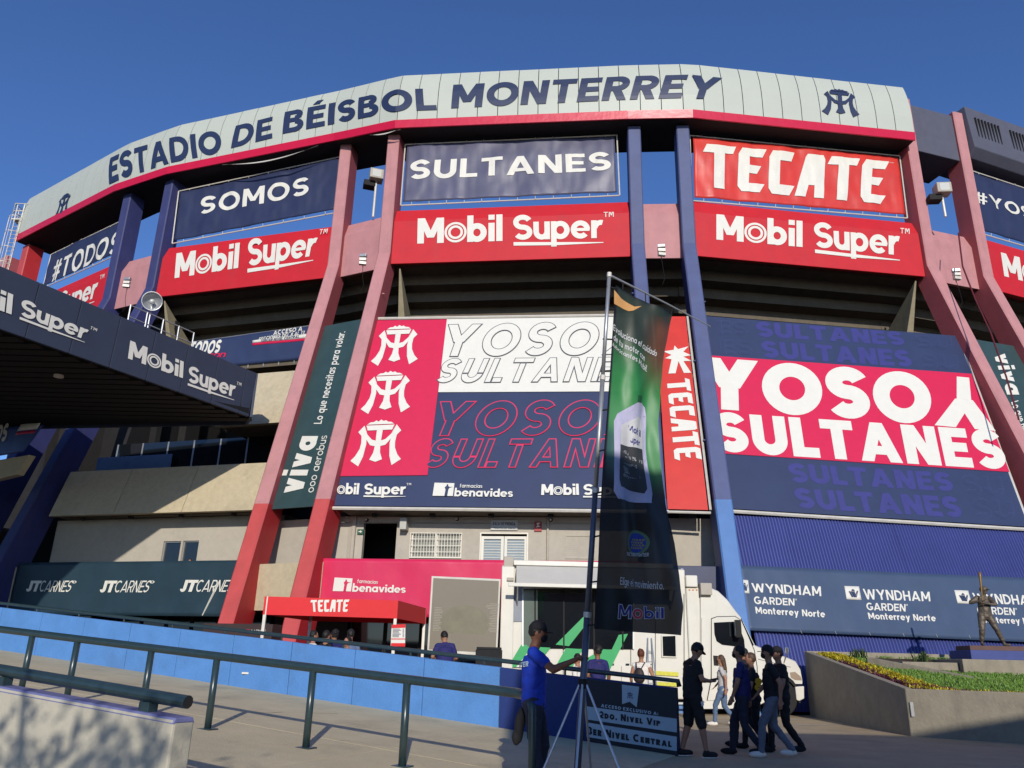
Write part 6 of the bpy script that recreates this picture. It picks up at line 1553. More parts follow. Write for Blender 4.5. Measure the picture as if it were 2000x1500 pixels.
poly2(mb, FU, f, [(0, 1), (.25, .75), (.75, .62), (1, .98), (.7, .18), (.55, .02), (0, .1)], .006, .05); mk('ribbon_print', mb, mat('flag_orange_print', (216, 160, 96), .6, k=.75), cloth, fix=False)
f = quadmap(FU, [z7(200, 500), z7(345, 500), z7(365, 925), z7(185, 925)]); mb = MB()
poly2(mb, FU, f, [(.62, .99), (.80, .99), (.82, .93), (.95, .89), (1, .8), (.98, .4), (1, .08), (.93, .0), (.12, .05), (.04, .12), (.05, .45), (.02, .76), (.1, .83), (.45, .90), (.62, .93)], .004, .05); bt = mk('bottle_print', mb, PRL, cloth, fix=False)
poly2(mb := MB(), FU, f, [(.60, 1.0), (.80, 1.0), (.80, .93), (.60, .93)], .007, .05); mk('cap_print', mb, mat('flag_dark_green_print', (30, 80, 50), .6), cloth, fix=False)
poly2(mb := MB(), FU, f, [(.18, .54), (.86, .49), (.88, .13), (.80, .09), (.2, .16), (.16, .22)], .007, .05); mk('label_print', mb, PRG, cloth, fix=False)
poly2(mb := MB(), FU, f, [(.18, .54), (.86, .49), (.86, .76), (.7, .80), (.2, .72)], .0065, .05); mk('label_print', mb, PRW, cloth, fix=False)
PRB = mat('flag_blue_print', (50, 52, 130), .6, k=.8); PRR = mat('flag_red_print', (206, 50, 66), .6, k=.8)
fword_([(251, 612), (312, 634), (312, 662), (251, 642)], 'Mobil', PRB, t=.2, gap=.07)
fword_([(250, 646), (308, 664), (306, 690), (250, 674)], 'Super', PRB, t=.2, gap=.07)
fword_([(270, 692), (322, 712), (322, 720), (270, 700)], 'ANTIFRICTION', PRG, t=.16, gap=.1)
fword_([(262, 734), (290, 738), (290, 756), (262, 752)], '4%', PRW, t=.18, gap=.07)
fword_([(296, 746), (321, 756), (321, 770), (296, 762)], '5W-30', PRW, t=.16, gap=.07)
for k in range(7): fword_([(228, 716+k*20 if k < 2 else 730+k*16), (258+18*(k % 3), 722+k*20 if k < 2 else 738+k*16), (258+18*(k % 3), 728+k*20 if k < 2 else 744+k*16), (228, 722+k*20 if k < 2 else 736+k*16)], ['AHORRO', 'COMBUSTIBLE', 'MOTORES', 'ACEITE SINTETICO', 'GASOLINA', 'PROTECCION', 'ACEITE 946 mL'][k], PRW, t=.14, gap=.12)
# round badge
f = quadmap(FU, [z7(252, 1030), z7(345, 1032), z7(345, 1130), z7(252, 1130)])
circ = lambda cx, cy, r, a0=0, a1=360, n=28: [(cx+r*cos(radians(a0+(a1-a0)*k/n)), cy+r*sin(radians(a0+(a1-a0)*k/n))) for k in range(n if a1-a0 == 360 else n+1)]
poly2(mb := MB(), FU, f, circ(.5, .55, .52), .005, .05); mk('badge_print', mb, mat('flag_halo_print', (92, 124, 92), .6, k=.8), cloth, fix=False)
poly2(mb := MB(), FU, f, circ(.5, .55, .40), .008, .05); mk('badge_print', mb, mat('flag_badge_blue', (44, 66, 160), .6, k=.8), cloth, fix=False)
mb = MB()
for r_ in range(4):
    for c_ in range(5): poly2(mb, FU, f, circ(.26+c_*.12+(r_ % 2)*.06, .34+r_*.11, .05, n=8), .011, .05)
mk('badge_print', mb, mat('flag_gold_print', (150, 140, 90), .6, k=.8), cloth, fix=False)
fword_([(250, 1116), (346, 1120), (346, 1134), (250, 1131)], 'FRICTION FIGHTER', PRW, t=.2, gap=.1)
# Mobil at the foot with outlined blue letters and a red o
f = quadmap(FU, [z7(224, 1316), z7(386, 1328), z7(386, 1384), z7(222, 1370)]); stM, W = [], 0
xx = 0; L1 = MB(); L2 = MB(); L3 = MB(); W_ = .96+.02+.86+.70+.06+.22+.06+.22
for ch in 'Mobil':
    if ch == 'o': g = [_arc(.40, .40, .42, .42, 0, 360, .25, 26)]; w_ = .84
    else: w_, g = glyph(ch, .24)
    g2 = [[[(a+xx, b) for a, b in q] for q in s_] for s_ in g]
    put(L1, FU, f, g2, W_, .006, .0003, .03)
    inn = []
    for s_ in g2:
        for q in s_:
            if len(s_) == 1: inn.append([shrink_quad(q, .045)])
            else:
                tw = lambda p, r, e=.045: (p[0]+(r[0]-p[0])/(hypot(r[0]-p[0], r[1]-p[1]) or 1)*e, p[1]+(r[1]-p[1])/(hypot(r[0]-p[0], r[1]-p[1]) or 1)*e)
                inn.append([[tw(q[0], q[3]), tw(q[1], q[2]), tw(q[2], q[1]), tw(q[3], q[0])]])
    put(L3 if ch == 'o' else L2, FU, f, inn, W_, .0095, .0001, .03); xx += w_+.05
mk('lettering', L1, PRW, cloth, fix=False); mk('lettering', L2, PRB, cloth, fix=False); mk('lettering', L3, PRR, cloth, fix=False)
for v in (.01, .08, .18, .28, .40, .52, .64, .76, .88, .99):
    a = FLS.pt(0.01, v); b = onp(a.z); mk('flag_clip', MB().tube([a, b+(b-a).normalized()*.03], .010, 6), DARK, fg)
for u in (.12, .5, .98):
    a = FLS.pt(u, .0); z0 = SFl.hit(1388, 638); t_ = min(1, (Vector((a.x, a.y))-SFl.L).dot(SFl.u)/e0[0]); b = PT.lerp(armE, t_); mk('flag_clip', MB().tube([a, b+Vector((0, 0, .01))], .008, 6), DARK, fg)

# ================================================================== PEOPLE AND STATUE
def evaluated(o):
    dg = bpy.context.evaluated_depsgraph_get(); dg.update(); me = bpy.data.meshes.new_from_object(o.evaluated_get(dg)); return me
def remesh(name, mb, m_, parent, vox, smooth=3, label=None):
    o = mk(name, mb, m_, parent)
    r = o.modifiers.new('r', 'REMESH'); r.mode = 'VOXEL'; r.voxel_size = vox; r.use_smooth_shade = True
    s = o.modifiers.new('s', 'SMOOTH'); s.factor = .5; s.iterations = smooth
    me = evaluated(o); old = o.data; o.modifiers.clear(); o.data = me; bpy.data.meshes.remove(old); me.name = name
    if not me.materials: me.materials.append(m_)
    if name in ('shirt', 'trousers', 'shorts', 'uniform', 'hair'):
        A = .011 if name != 'hair' else .006; F_ = 9 if name != 'hair' else 26; nv = len(me.vertices)
        co = [0.0]*nv*3; no = [0.0]*nv*3; me.vertices.foreach_get('co', co); me.vertices.foreach_get('normal', no)
        for i in range(0, nv*3, 3):
            x, y, z = co[i:i+3]; k_ = A*(noise.noise((x*F_+nv*.01, y*F_, z*F_*1.7))+.5*noise.noise((x*F_*2.3, y*F_*2.3, z*F_*3)))
            co[i] += no[i]*k_; co[i+1] += no[i+1]*k_; co[i+2] += no[i+2]*k_
        me.vertices.foreach_set('co', co)
    return o
V = Vector
def limb(mb, p0, r0, p1, r1, n=12, bulge=0.0):
    p0, p1 = V(p0), V(p1); mb.tube([p0, p0.lerp(p1, .3), p0.lerp(p1, .65), p1], [r0, (r0*.7+r1*.3)*(1+bulge), r0*.35+r1*.65, r1], n)
    mb.ell(p0, r0, r0, r0, n, 8); mb.ell(p1, r1, r1, r1, n, 8)
def hand(mb, wrist, elbow, s, grip=None, side=1):
    """palm and five fingers; grip = point to close round (curled), else relaxed"""
    w_ = V(wrist); d = (w_-V(elbow)).normalized(); up = V((0, 0, 1)) if abs(d.z) < .8 else V((0, 1, 0))
    a = d.cross(up).normalized(); b = a.cross(d).normalized()         # a across, b palm normal
    if grip is not None: g = (V(grip)-w_); g -= d*g.dot(d); b = g.normalized() if g.length > 1e-3 else b; a = d.cross(b).normalized()
    L = .085*s
    mb.obox(w_+d*L*.5, d, a, b, L*.55, .036*s, .013*s); mb.ell(w_+d*L*.5, .045*s, .045*s, .045*s*.5, 10, 6) if False else None
    lens = (.068, .078, .072, .056)
    for i in range(4):
        base = w_+d*L+a*((i-1.5)*.021*s); c = .9 if grip is not None else .35; l = lens[i]*s
        p1 = base+(d*cos(c*.6)+b*sin(c*.6))*l*.45; p2 = p1+(d*cos(c*1.6)+b*sin(c*1.6))*l*.35; p3 = p2+(d*cos(c*2.5)+b*sin(c*2.5))*l*.25
        mb.tube([base-d*.02*s, base, p1, p2, p3], [.010*s, .010*s, .009*s, .0085*s, .006*s], 8)
    tb_ = w_+d*L*.25+a*.03*s*side*-1; p1 = tb_+(d*.6-a*side*.7+b*.3).normalized()*.035*s; p2 = p1+(d*.9-a*side*.1+b*.5).normalized()*.03*s
    mb.tube([tb_, p1, p2], [.013*s, .011*s, .008*s], 8)
DEF = dict(hipL=(-.09, 0, .90), hipR=(.09, 0, .90), kneeL=(-.10, .02, .49), kneeR=(.10, .02, .49), ankL=(-.11, -.02, .09), ankR=(.11, -.02, .09),
           shL=(-.168, 0, 1.385), shR=(.168, 0, 1.385), elL=(-.24, -.03, 1.13), elR=(.24, -.03, 1.13), wrL=(-.25, .05, .89), wrR=(.25, .05, .89), head=(0, .02, 1.625), neck=(0, 0, 1.46))
def person(loc, yaw, label, pose=None, s=1.0, skin=SKINM, shirt=None, pants=None, shorts=False, shoes=CL_BLACK, hair=HAIRM, hairstyle='short', cap=None, mask=None, sleeves='short', look=(0, 1, 0), vox=.012,
           female=False, lean=0.0, group=None, grips=None, parts=True, fat=1.0, cat='person', mono=None, footdir=None, soles=None, name='person'):
    J = {k: V(v) for k, v in DEF.items()}
    for k, v in (pose or {}).items(): J[k] = V(v)
    cy_, sy_ = cos(yaw), sin(yaw)
    T = lambda p: V((loc[0]+s*(p[0]*cy_-p[1]*sy_), loc[1]+s*(p[0]*sy_+p[1]*cy_), loc[2]+s*p[2]))
    R3 = Matrix.Rotation(yaw, 3, 'Z')
    ln = lambda z: lean*max(0, z-.9)
    for k in ('shL', 'shR', 'head', 'neck'):
        J[k] = J[k]+V((0, ln(J[k].z), 0))
    W = {k: T(v) for k, v in J.items()}
    root = empty(name, loc, label, cat, group)
    fw = (R3 @ V(look)).normalized(); sd_ = fw.cross(V((0, 0, 1))).normalized(); up = sd_.cross(fw)
    M3 = Matrix((sd_, fw, up)).transposed()
    hd = W['head']
    pel = (J['hipL']+J['hipR'])/2; shm = (J['shL']+J['shR'])/2
    wf = .92 if female else 1.0
    def torso(mb, infl=0.0, z0=0.0, z1=1.0):
        rs = [(0, .155, .112), (.10, .165, .12), (.24, .148*fat, .112*fat), (.40, .152*fat, .118*fat), (.62, .170, .122), (.82, .178, .115), (.93, .15, .095), (1.02, .085, .075), (1.10, .062, .062)]
        if female: rs = [(0, .165, .118), (.10, .17, .12), (.26, .13, .095), (.40, .132, .1), (.62, .15, .122), (.82, .16, .105), (.93, .135, .085), (1.02, .075, .065), (1.10, .052, .052)]
        sdv = (J['shR']-J['shL']); sdv.z = 0; sdv.normalize(); hv = (J['hipR']-J['hipL']); hv.z = 0; hv = hv.normalized() if hv.length > 1e-3 else V((1, 0, 0))
        rings = []
        for (t, rx, ry) in rs:
            if t < z0 or t > z1: continue
            a = hv.lerp(sdv, t).normalized(); f_ = V((-a.y, a.x, 0)); c = (pel+V((0, 0, -.05))).lerp(shm+V((0, 0, .02)), t)
            rx += infl; ry += infl
            rings.append([T(c+a*rx*cos(2*pi*k/18)+f_*ry*sin(2*pi*k/18)) for k in range(18)])
        mb.rings(rings)
    # --- body
    mb = MB(); torso(mb)
    nb = T(J['neck']+V((0, 0, -.03)))
    for e in 'LR': limb(mb, nb, .055*s*wf, W['sh'+e]+V((0, 0, .004)), .052*s*wf)
    limb(mb, T(J['neck']+V((0, 0, -.04))), .058*s*wf, hd-V((0, 0, .06*s)), .054*s*wf)
    rx, ry, rz = .074*s, .094*s, .115*s
    mb.ell(hd, rx, ry, rz, 18, 12, M3); mb.ell(hd+M3 @ V((0, .022*s, -.055*s)), .058*s, .068*s, .062*s, 14, 8, M3)
    mb.ell(hd+M3 @ V((0, .098*s, -.012*s)), .013*s, .018*s, .022*s, 8, 6, M3)
    for e in (-1, 1): mb.ell(hd+M3 @ V((e*.075*s, -.005*s, -.01*s)), .010*s, .018*s, .030*s, 8, 6, M3)
    for e in 'LR':
        limb(mb, W['sh'+e], .056*s*wf, W['el'+e], .041*s*wf); limb(mb, W['el'+e], .041*s*wf, W['wr'+e], .026*s*wf, bulge=.08)
        hand(mb, W['wr'+e], W['el'+e], s*wf, (grips or {}).get(e), 1 if e == 'R' else -1)
        limb(mb, W['hip'+e], .088*s, W['knee'+e], .058*s); limb(mb, W['knee'+e], .056*s, W['ank'+e], .037*s, bulge=.12)
        fd_ = R3 @ V((footdir or {}).get(e, (0, 1, 0))); mb.ell(W['ank'+e]+fd_*.06*s-V((0, 0, .045*s)), .045*s, .12*s, .04*s, 10, 6, V((0, 1, 0)).rotation_difference(fd_).to_matrix())
    body = remesh('body', mb, mono or skin, root, vox)
    if mono: 
        return root, W, M3, hd
    # --- clothes
    if shirt:
        mb = MB(); torso(mb, .016, 0, .94)
        for e in 'LR': limb(mb, nb-V((0, 0, .012)), .062*s*wf, W['sh'+e]+V((0, 0, .004)), .064*s*wf)
        for e in 'LR':
            k = .55 if sleeves == 'short' else (.98 if sleeves == 'long' else .12)
            limb(mb, W['sh'+e], .066*s*wf, W['sh'+e].lerp(W['el'+e], k), (.062 if sleeves == 'short' else .052)*s*wf)
            if sleeves == 'long': limb(mb, W['el'+e], .052*s*wf, W['el'+e].lerp(W['wr'+e], .9), .038*s*wf)
        remesh('shirt', mb, shirt, root, vox)
    if pants:
        mb = MB(); torso(mb, .014, 0, .18)
        for e in 'LR':
            if shorts: limb(mb, W['hip'+e], .104*s, W['hip'+e].lerp(W['knee'+e], .98), .085*s)
            else: limb(mb, W['hip'+e], .100*s, W['knee'+e], .070*s); limb(mb, W['knee'+e], .069*s, W['ank'+e]+V((0, 0, .01)), .053*s)
        remesh('trousers' if not shorts else 'shorts', mb, pants, root, vox)
    for e in 'LR':
        fd_ = R3 @ V((footdir or {}).get(e, (0, 1, 0))); q = V((0, 1, 0)).rotation_difference(fd_).to_matrix(); mb = MB()
        mb.ell(W['ank'+e]+fd_*.065*s-V((0, 0, .04*s)), .053*s, .145*s, .052*s, 12, 8, q); mb.ell(W['ank'+e]-V((0, 0, .02*s)), .05*s, .06*s, .06*s, 12, 8, q)
        zmin = W['ank'+e].z-.088*s
        mb.v = [(x, y, max(z, zmin)) for x, y, z in mb.v]
        sh_ = remesh('shoe', mb, shoes, root, vox*.8, 2)
        if soles: 
            mb = MB(); mb.ell(W['ank'+e]+fd_*.06*s-V((0, 0, .078*s)), .054*s, .15*s, .014*s, 12, 6, q); mk('sole', mb, soles, sh_)
    # --- head dress
    if hairstyle != 'none':
        mb = MB(); rings = []
        back = -.018*s
        mb.ell(hd+M3 @ V((0, back, .020*s)), .083*s, .096*s, .108*s, 18, 12, M3)
        # cut away the face: keep vertices behind a slanting plane
        vs = []
        for v_ in mb.v:
            l = M3.transposed() @ (V(v_)-hd)
            if l.y > .055*s-.35*(l.z-.06*s)*0 and l.z < .075*s: l.y = .045*s
            if l.z < -.055*s: l.z = -.055*s
            vs.append(hd+M3 @ l)
        mb.v = [tuple(v) for v in vs]
        if hairstyle == 'long':
            limb(mb, hd+M3 @ V((0, -.06*s, .0)), .075*s, hd+V((0, 0, -.22*s))+M3 @ V((0, -.10*s, 0)), .06*s); mb.ell(hd+V((0, 0, -.28*s))+M3 @ V((0, -.11*s, 0)), .05*s, .04*s, .09*s)
        if hairstyle == 'bun': mb.ell(hd+M3 @ V((0, -.075*s, .085*s)), .045*s, .045*s, .045*s)
        if hairstyle == 'curly':
            for k in range(24): a = rnd(0, 2*pi); b = rnd(.1, 1.4); mb.ell(hd+M3 @ V((.08*s*cos(a)*sin(b), -.02*s+.09*s*sin(a)*sin(b)-.01, .02*s+.10*s*cos(b))), .024*s, .024*s, .024*s, 8, 6)
        remesh('hair', mb, hair, root, vox*.8, 2)
    if cap:
        mb = MB(); mb.ell(hd+M3 @ V((0, -.004*s, .035*s)), .089*s, .104*s, .098*s, 18, 12, M3)
        vs = []
        for v_ in mb.v:
            l = M3.transposed() @ (V(v_)-hd); l.z = max(l.z, .028*s); vs.append(hd+M3 @ l)
        mb.v = [tuple(v) for v in vs]; cp_ = mk('cap', mb, cap, root, smooth=True)
        mb = MB(); rings = []
        for zz in (.030, .040):
            rings.append([hd+M3 @ V((.072*s*cos(a), (.065+.10*sin(a))*s, (zz-.018*sin(a)-.012*abs(cos(a)))*s)) for a in [pi*k/12 for k in range(13)]])
        n_ = 13; mb.add([*rings[0], *rings[1]], [tuple(range(n_-1, -1, -1)), tuple(range(n_, 2*n_))]+[(i, (i+1) % n_, n_+(i+1) % n_, n_+i) for i in range(n_)])
        mk('brim', mb, cap, cp_)
    if mask:
        mb = MB(); mb.ell(hd+M3 @ V((0, .062*s, -.052*s)), .058*s, .052*s, .048*s, 14, 10, M3); mk('mask', mb, mask, root, smooth=True)
    if not mask or True:
        mb = MB()
        for e in (-1, 1): mb.ell(hd+M3 @ V((e*.030*s, .088*s, .008*s)), .010*s, .006*s, .006*s, 8, 6, M3)
        mk('eyes', mb, CL_BLACK, root)
        if not mask:
            mb = MB(); mb.ell(hd+M3 @ V((0, .086*s, -.052*s)), .022*s, .008*s, .005*s, 8, 6, M3); mk('mouth', mb, mat('lips', (140, 70, 64), .6), root)
    return root, W, M3, hd
R_ = radians
# 1. the man holding the flag pole
hp = onp(1.43)
px_, py_ = .33, 9.62
ploc = (px_, py_, 0.02); yw = R_(-96)
def inv(p, loc, yaw, s): d = V(p)-V(loc); c, n = cos(-yaw), sin(-yaw); return ((d.x*c-d.y*n)/s, (d.x*n+d.y*c)/s, d.z/s)
s1_ = 1.045
hw = inv(hp+V((-.085, .02, -.0)), ploc, yw, s1_)
r_, W_m, M_m, hd_m = person(ploc, yw, 'man in royal blue shirt, black cap and mask gripping the flag pole', dict(shR=(.17, .02, 1.40), elR=(.26, .22, 1.24), wrR=hw, elL=(-.24, -.10, 1.14), wrL=(-.20, -.06, .90), head=(0, .06, 1.62),
     kneeL=(-.10, .10, .48), ankL=(-.11, .02, .09), kneeR=(.11, .02, .49), ankR=(.12, .08, .09)), s1_, SKIN2, CL_BLUE, CL_DJEAN, cap=CL_BLACK, mask=CL_BLACK, look=(.12, 1, -.12), vox=.010, grips={'R': hp}, lean=-.03)
# lettering across his upper back
bS = Surf(V((px_-.158, py_+.20)), V((px_-.158, py_-.20)), 0)
class ShirtBack:
    def __init__(s, yaw, loc): s.y = yaw; s.l = V(loc)
    def hit(s, a, b): return (a, b)
    def pt(s, a, z, off=0.0):
        # a: angle round the back, z: height
        r = .178*s1_; x = r*1.05*sin(a); y = -(.125+.020)*s1_*cos(a)-off; c, n = cos(s.y), sin(s.y); return V((s.l.x+x*c-y*n, s.l.y+x*n+y*c, z))
SBk = ShirtBack(yw, (px_, py_-.0, 0))
qz = {'az': [(1.5, 1.405), (-.5, 1.405), (-.5, 1.35), (1.5, 1.35)]}
word(SBk, {'az': [(-.3, 1.36), (1.35, 1.40), (1.35, 1.345), (-.3, 1.305)]}, 'MASTER', r_, PALE, t=.24, gap=.1, off=.018, step=.0002, maxlen=.03)
tag(remesh('hanging_jacket', MB().ell((.17, 9.66, .70), .055, .045, .17, 14, 10).ell((.20, 9.66, .80), .05, .04, .12).ell((.14, 9.66, .60), .05, .04, .09), CL_BLACK, None, .01), 'black jacket hanging over the rail end left of the man in blue', 'jacket')
# 2. man with the phone
loc = (3.08, 14.05, 0)
r_, Wp, Mp, hp2 = person(loc, R_(-72), 'man in black shirt and shorts looking at his phone beside the access sign', dict(elR=(.25, .05, 1.15), wrR=(.14, .27, 1.13), elL=(-.22, .06, 1.15), wrL=(-.06, .29, 1.12), head=(0, .09, 1.60), kneeR=(.13, .07, .48), ankR=(.18, .10, .09), kneeL=(-.12, -.02, .49), ankL=(-.16, -.14, .09)),
     1.02, SKINM, CL_BLACK, CL_BLACK, True, soles=CL_WHITE, cap=CL_BLACK, look=(0, 1, -.55), fat=1.15, lean=.06)
ph = (Wp['wrR']+Wp['wrL'])/2+(Matrix.Rotation(R_(-72), 3, 'Z') @ V((0, .11, .03)))
tag(mk('phone', MB().obox(ph, (1, 0, .2), (0, 1, .3), (0, -.3, 1), .075, .038, .006), RUBBER, bevel=.003), 'dark phone held by the man in black beside the access sign', 'phone')
tk = Matrix.Rotation(R_(-72), 3, 'Z') @ V((.19, .03, .80)); mk('ticket', MB().obox(V(loc)+tk, (1, .1, .3), (0, .05, 1), (0, 1, 0), .06, .035, .003), CL_WHITE, r_)
# 3-6. walking group in the shade
walkA = dict(kneeL=(-.09, .20, .50), ankL=(-.09, .24, .09), kneeR=(.09, .0, .48), ankR=(.09, -.27, .12), elL=(-.23, -.12, 1.14), wrL=(-.22, -.10, .88), elR=(.24, .05, 1.13), wrR=(.20, .22, .95))
walkB = dict(kneeR=(.09, .18, .50), ankR=(.09, .22, .09), kneeL=(-.09, .0, .48), ankL=(-.09, -.25, .12), elR=(.24, -.10, 1.13), wrR=(.24, -.10, .88), elL=(-.24, .06, 1.13), wrL=(-.22, .16, .90))
person((4.02, 14.45, 0), R_(72), 'heavy set man in plain navy t-shirt and dark jeans walking left', walkB, 1.0, SKINM, CL_NAVY, CL_DJEAN, look=(.1, 1, .0), fat=1.15, cap=None, mask=CL_BLACK)
person((4.44, 14.2, 0), R_(80), 'man in black jersey, pale jeans and white shoes walking left', walkA, 1.0, SKINM, CL_BLACK, mat('pale_jeans', (98, 104, 116), .85, var=.12, scale=12), cap=CL_BLACK, mask=CL_BLACK, shoes=CL_WHITE, look=(0, 1, 0))
r_, Wq, Mq, _ = person((4.52, 15.5, 0), R_(78), 'brown haired person in black jersey with yellow number, half hidden in the group', walkB, .94, SKINM, CL_BLACK, CL_BLACK, hair=HAIRB, hairstyle='short', female=True)
SN = Surf((4.35, 15.36), (4.75, 15.36), 0); c = (Wq['shL']+Wq['shR'])/2
word(Surf((c.x-.03, c.y-.18), (c.x+.3, c.y-.14), 0), {'az': [(0, 1.2), (.16, 1.2), (.16, .98), (0, .98)]}, '8', r_, YELLOW, t=.26, off=.0, step=.0003)
person((4.86, 15.0, 0), R_(95), 'man in dark cap and black trousers walking behind the striped jersey', walkB, 1.0, SKINM, CL_BLACK, CL_BLACK, cap=CL_BLACK)
person((4.5, 15.9, 0), R_(60), 'person in black cap seen just above the shoulder of the man in navy', walkA, .99, SKINM, CL_BLACK, CL_DJEAN, cap=CL_BLACK)
# 7. sunlit woman in grey top
person((5.42, 21.2, 0), R_(68), 'woman with long hair, grey top and light jeans walking by the truck cab', walkA, .95, SKINM, CL_GREY, CL_JEAN, shoes=CL_WHITE, hair=HAIRB, hairstyle='long', female=True, mask=CL_BLACK, look=(0, 1, .1))
# 8. woman with backpack
loc = (3.02, 18.8, .02); yb = R_(-25)
r_, Wb, Mb, _ = person(loc, yb, 'woman with auburn bun and cream top standing before the truck', dict(elR=(.27, .02, 1.14), wrR=(.24, .22, .98)), .97, SKINM, CL_WHITE, CL_DJEAN, hair=HAIRR, hairstyle='bun', female=True, sleeves='none')
Rb = Matrix.Rotation(yb, 3, 'Z'); bc_ = V(loc)+Rb @ V((0, -.19, 1.13))
bp = empty('backpack', bc_-V((0, 0, .2)), 'small dark brown backpack worn by the woman with the auburn bun', 'backpack')
remesh('bag_body', MB().ell(bc_, .12, .075, .17, 16, 12, Rb).ell(bc_-V((0, 0, .06)), .13, .08, .10, 16, 12, Rb), mat('dark_brown_leather', (50, 38, 36), .6), bp, .012)
for e in (-1, 1): mk('strap', MB().tube([bc_+Rb @ V((e*.05, 0, .14)), V(loc)+Rb @ V((e*.10, -.06, 1.405)), V(loc)+Rb @ V((e*.10, .06, 1.36))], .012, 6), CL_BLACK, bp)
# 9-10. pair by the truck
person((1.98, 18.1, .02), R_(15), 'person in a blue shirt with a cap standing just behind the flag pole', None, .99, SKIN2, CL_NAVY, CL_DJEAN, hairstyle='curly', look=(-.3, 1, 0))
person((1.52, 17.7, 0.0), R_(60), 'seated or short person with an orange mask and white top left of the flag pole', None, .90, SKINM, CL_WHITE, CL_BLUE, mask=CL_ORANGE, look=(.2, 1, -.2))
# 11. man in navy seen from behind
g_ = gz(-1.25, 18.6)
person((-1.33, 18.6, g_), R_(12), 'man in navy t-shirt seen from behind before the display screen', dict(head=(-.02, .08, 1.59), elL=(-.27, .06, 1.16), wrL=(-.14, .27, 1.06), elR=(.26, .05, 1.15), wrR=(.16, .27, 1.05)), 1.0, SKINM, CL_NAVY, CL_DJEAN, look=(-.3, 1, -.5), fat=1.2, lean=.12)
# 12-16. heads behind the wall under the tent
for (px, py, D, yaw, lab, kw_) in (
    (613, 1231, 19.5, -60, 'leftmost head under the red tent, short dark hair and white shirt collar', dict(shirt=CL_WHITE)),
    (638, 1231, 18.6, -40, 'dark haired person in black under the tent, second from the left', dict(shirt=CL_BLACK)),
    (655, 1230, 19.2, 40, 'curly haired person under the tent, third from the left', dict(shirt=CL_NAVY, hairstyle='curly')),
    (686, 1229, 19.6, 20, 'person in a black cap and grey blue shirt, rightmost standing under the tent', dict(shirt=mat('grey_blue_shirt', (96, 110, 140), .8), cap=CL_BLACK)),
    (680, 1244, 18.2, 150, 'shorter person with dark curls below the capped head under the tent', dict(shirt=CL_BLACK, hairstyle='curly', s=.9))):
    p = at_D(px, py, D); s_p = kw_.pop('s', 1.0); zb_ = p.z-1.745*s_p
    person((p.x, p.y, gz(p.x, p.y)), R_(yaw), lab, None, s_p*(p.z-gz(p.x, p.y))/(1.745*s_p), SKINM, pants=CL_DJEAN, **kw_)
# 17-18. people at the level two window above the JT banner
SJ2 = bay('B', 3.3)
for (px, lab, sh) in ((374, 'person in red top behind the teal banner at the right window', REDV), (334, 'dark figure behind the teal banner at the left window', CL_BLACK)):
    a, _ = SJ2.hit(px, 1080); p = SJ2.pt(a, 3.36); person((p.x, p.y, 3.36), R_(175), lab, None, .95 if px > 350 else .88, SKINM, sh, CL_DJEAN, vox=.02)

# statue of a batter
st_loc = (S_[0], S_[1], 2.10); syaw = pi+math.atan2(tx.y, tx.x)
def stp(x, y, z): return (-x, -y, z)      # picture-right, away, up -> local
pose = {}
for k, v in dict(hipL=(.08, 0, .86), hipR=(-.10, 0, .86), kneeL=(.21, -.06, .50), ankL=(.38, -.02, .09), kneeR=(-.17, -.05, .46), ankR=(-.20, .04, .09), shL=(.19, .0, 1.33), shR=(-.15, -.02, 1.34),
                 elL=(.24, -.24, 1.14), wrL=(-.08, -.28, 1.18), elR=(-.38, -.05, 1.20), wrR=(-.16, -.26, 1.24), head=(.06, -.02, 1.56), neck=(.03, 0, 1.40)).items(): pose[k] = stp(*v)
stt, Ws, Ms, hs = person(st_loc, syaw, 'dark bronze statue of a baseball batter with raised bat on the pedestal', pose, 1.0, mono=BRONZE, vox=.014, look=(-.75, .65, 0), footdir={'L': (-.85, .5, 0), 'R': (.1, 1, 0)}, cat='statue', fat=1.15, name='batter_statue')
mb = MB(); mb.ell(hs+V((0, 0, .035)), .10, .115, .10, 18, 12, Ms); mb.obox(hs+Ms @ V((0, .12, .03)), Ms @ V((1, 0, 0)), Ms @ V((0, 1, 0)), (0, 0, 1), .07, .05, .008); remesh('helmet', mb, BRONZE, stt, .012)
g0 = (Ws['wrL']+Ws['wrR'])/2
bd_ = (V((tx.x, tx.y, 0))*.06+V((0, 0, 1))).normalized()
mk('bat', MB().tube([g0-bd_*.10, g0+bd_*.05, g0+bd_*.35, g0+bd_*.75, g0+bd_*.86], [.016, .014, .022, .038, .034], 12), mat('bronze_bat', (150, 116, 60), .4, metal=.3, k=.8), stt, smooth=True)
mb = MB(); J_ = {k: V(v) for k, v in pose.items()}
for e in 'LR': limb(mb, Ws['hip'+e], .115, Ws['knee'+e], .082); limb(mb, Ws['knee'+e], .08, Ws['ank'+e].lerp(Ws['knee'+e], .25), .066)
limb(mb, (Ws['hipL']+Ws['hipR'])/2, .15, (Ws['shL']+Ws['shR'])/2-V((0, 0, .2)), .165)
for e in 'LR': limb(mb, Ws['sh'+e], .085, Ws['sh'+e].lerp(Ws['el'+e], .8), .07)
remesh('uniform', mb, BRONZE, stt, .014)

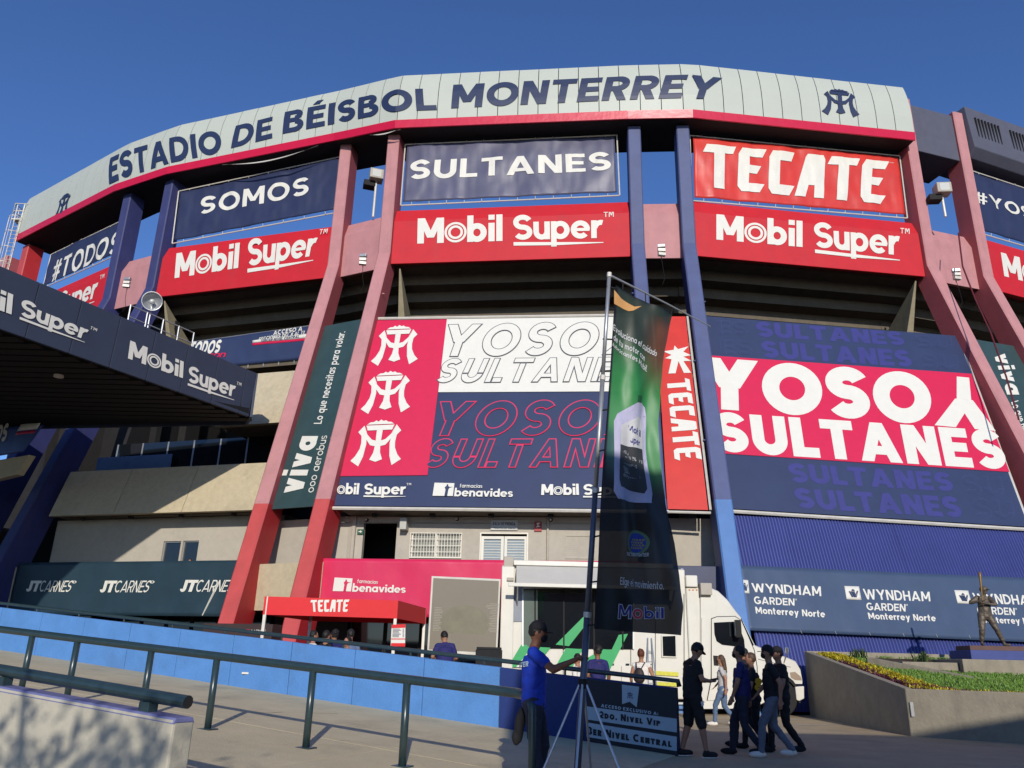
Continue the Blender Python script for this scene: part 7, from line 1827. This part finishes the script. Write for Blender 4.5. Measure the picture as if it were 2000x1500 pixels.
# ================================================================== BEHIND THE CAMERA: what casts the shade
bl = empty('shade_building', (12, -8, 0), 'low plain building behind the viewer that shades the forecourt on the right', 'building')  # unseen block, sized so its shadow edge crosses the forecourt
mk('wall', MB().box(1.78, -10, 0, 30, -3.0, 7.8), CREAM2, bl); mk('roof', MB().box(1.74, -10.3, 7.804, 30.2, -2.8, 8.12), CONC, bl)
for i in range(7):
    wd = mk('window', MB().box(2.5+i*3.6, -2.995, 1.2, 4.6+i*3.6, -2.96, 3.0), GLASS, bl); mk('frame', MB().box(2.4+i*3.6, -2.998, 1.1, 4.7+i*3.6, -2.975, 1.18), GALV, wd)
TRUNK = mat('bark', (96, 78, 60), .9, var=.3, scale=10, bump=.5); LEAF = leafmat('tree_leaves', (44, 70, 30), (96, 120, 52))
def tree(x, y, h, r, label, n=1500, dens=1.0):
    t = empty('shade_tree', (x, y, 0), label, 'tree', 'trees behind the viewer'); pts = [(x, y, 0), (x+.1, y, h*.3), (x-.05, y+.1, h*.6), (x, y, h*.85)]
    mk('trunk', MB().tube(pts, [.16, .12, .08, .03], 10), TRUNK, t, smooth=True)
    for k in range(7):
        a = k*2.4; z = h*(.38+.07*k); mk('limb', MB().tube([(x, y, z), (x+cos(a)*r*.5, y+sin(a)*r*.5, z+r*.3), (x+cos(a)*r*.85, y+sin(a)*r*.85, z+r*.45)], [.05, .03, .012], 6), TRUNK, t)
    mb = MB(); cl = [(x+rnd(-r, r)*.8, y+rnd(-r, r)*.8, h*.72+rnd(-r, r)*.5) for _ in range(16)]
    for _ in range(n):
        c = random.choice(cl); p = V((random.gauss(c[0], r*.17), random.gauss(c[1], r*.17), random.gauss(c[2], r*.14))); a = V((rnd(-1, 1), rnd(-1, 1), rnd(-1, 1))).normalized(); b = a.orthogonal().normalized(); l = rnd(.05, .11)
        mb.add([p-a*l, p+b*l*.4, p+a*l, p-b*l*.4], [(0, 1, 2, 3)])
    tag(mk('crown', mb, LEAF, t, fix=False), kind='stuff')
tree(-3.4, -2.6, 5.2, 1.7, 'small airy tree behind the viewer to the left of the path'); tree(-6.3, -4.5, 6.2, 2.0, 'taller airy tree further left behind the viewer', 2000)
tree(-.6, -5.5, 5.8, 1.3, 'slim tree behind the viewer near the plain building', 1100)
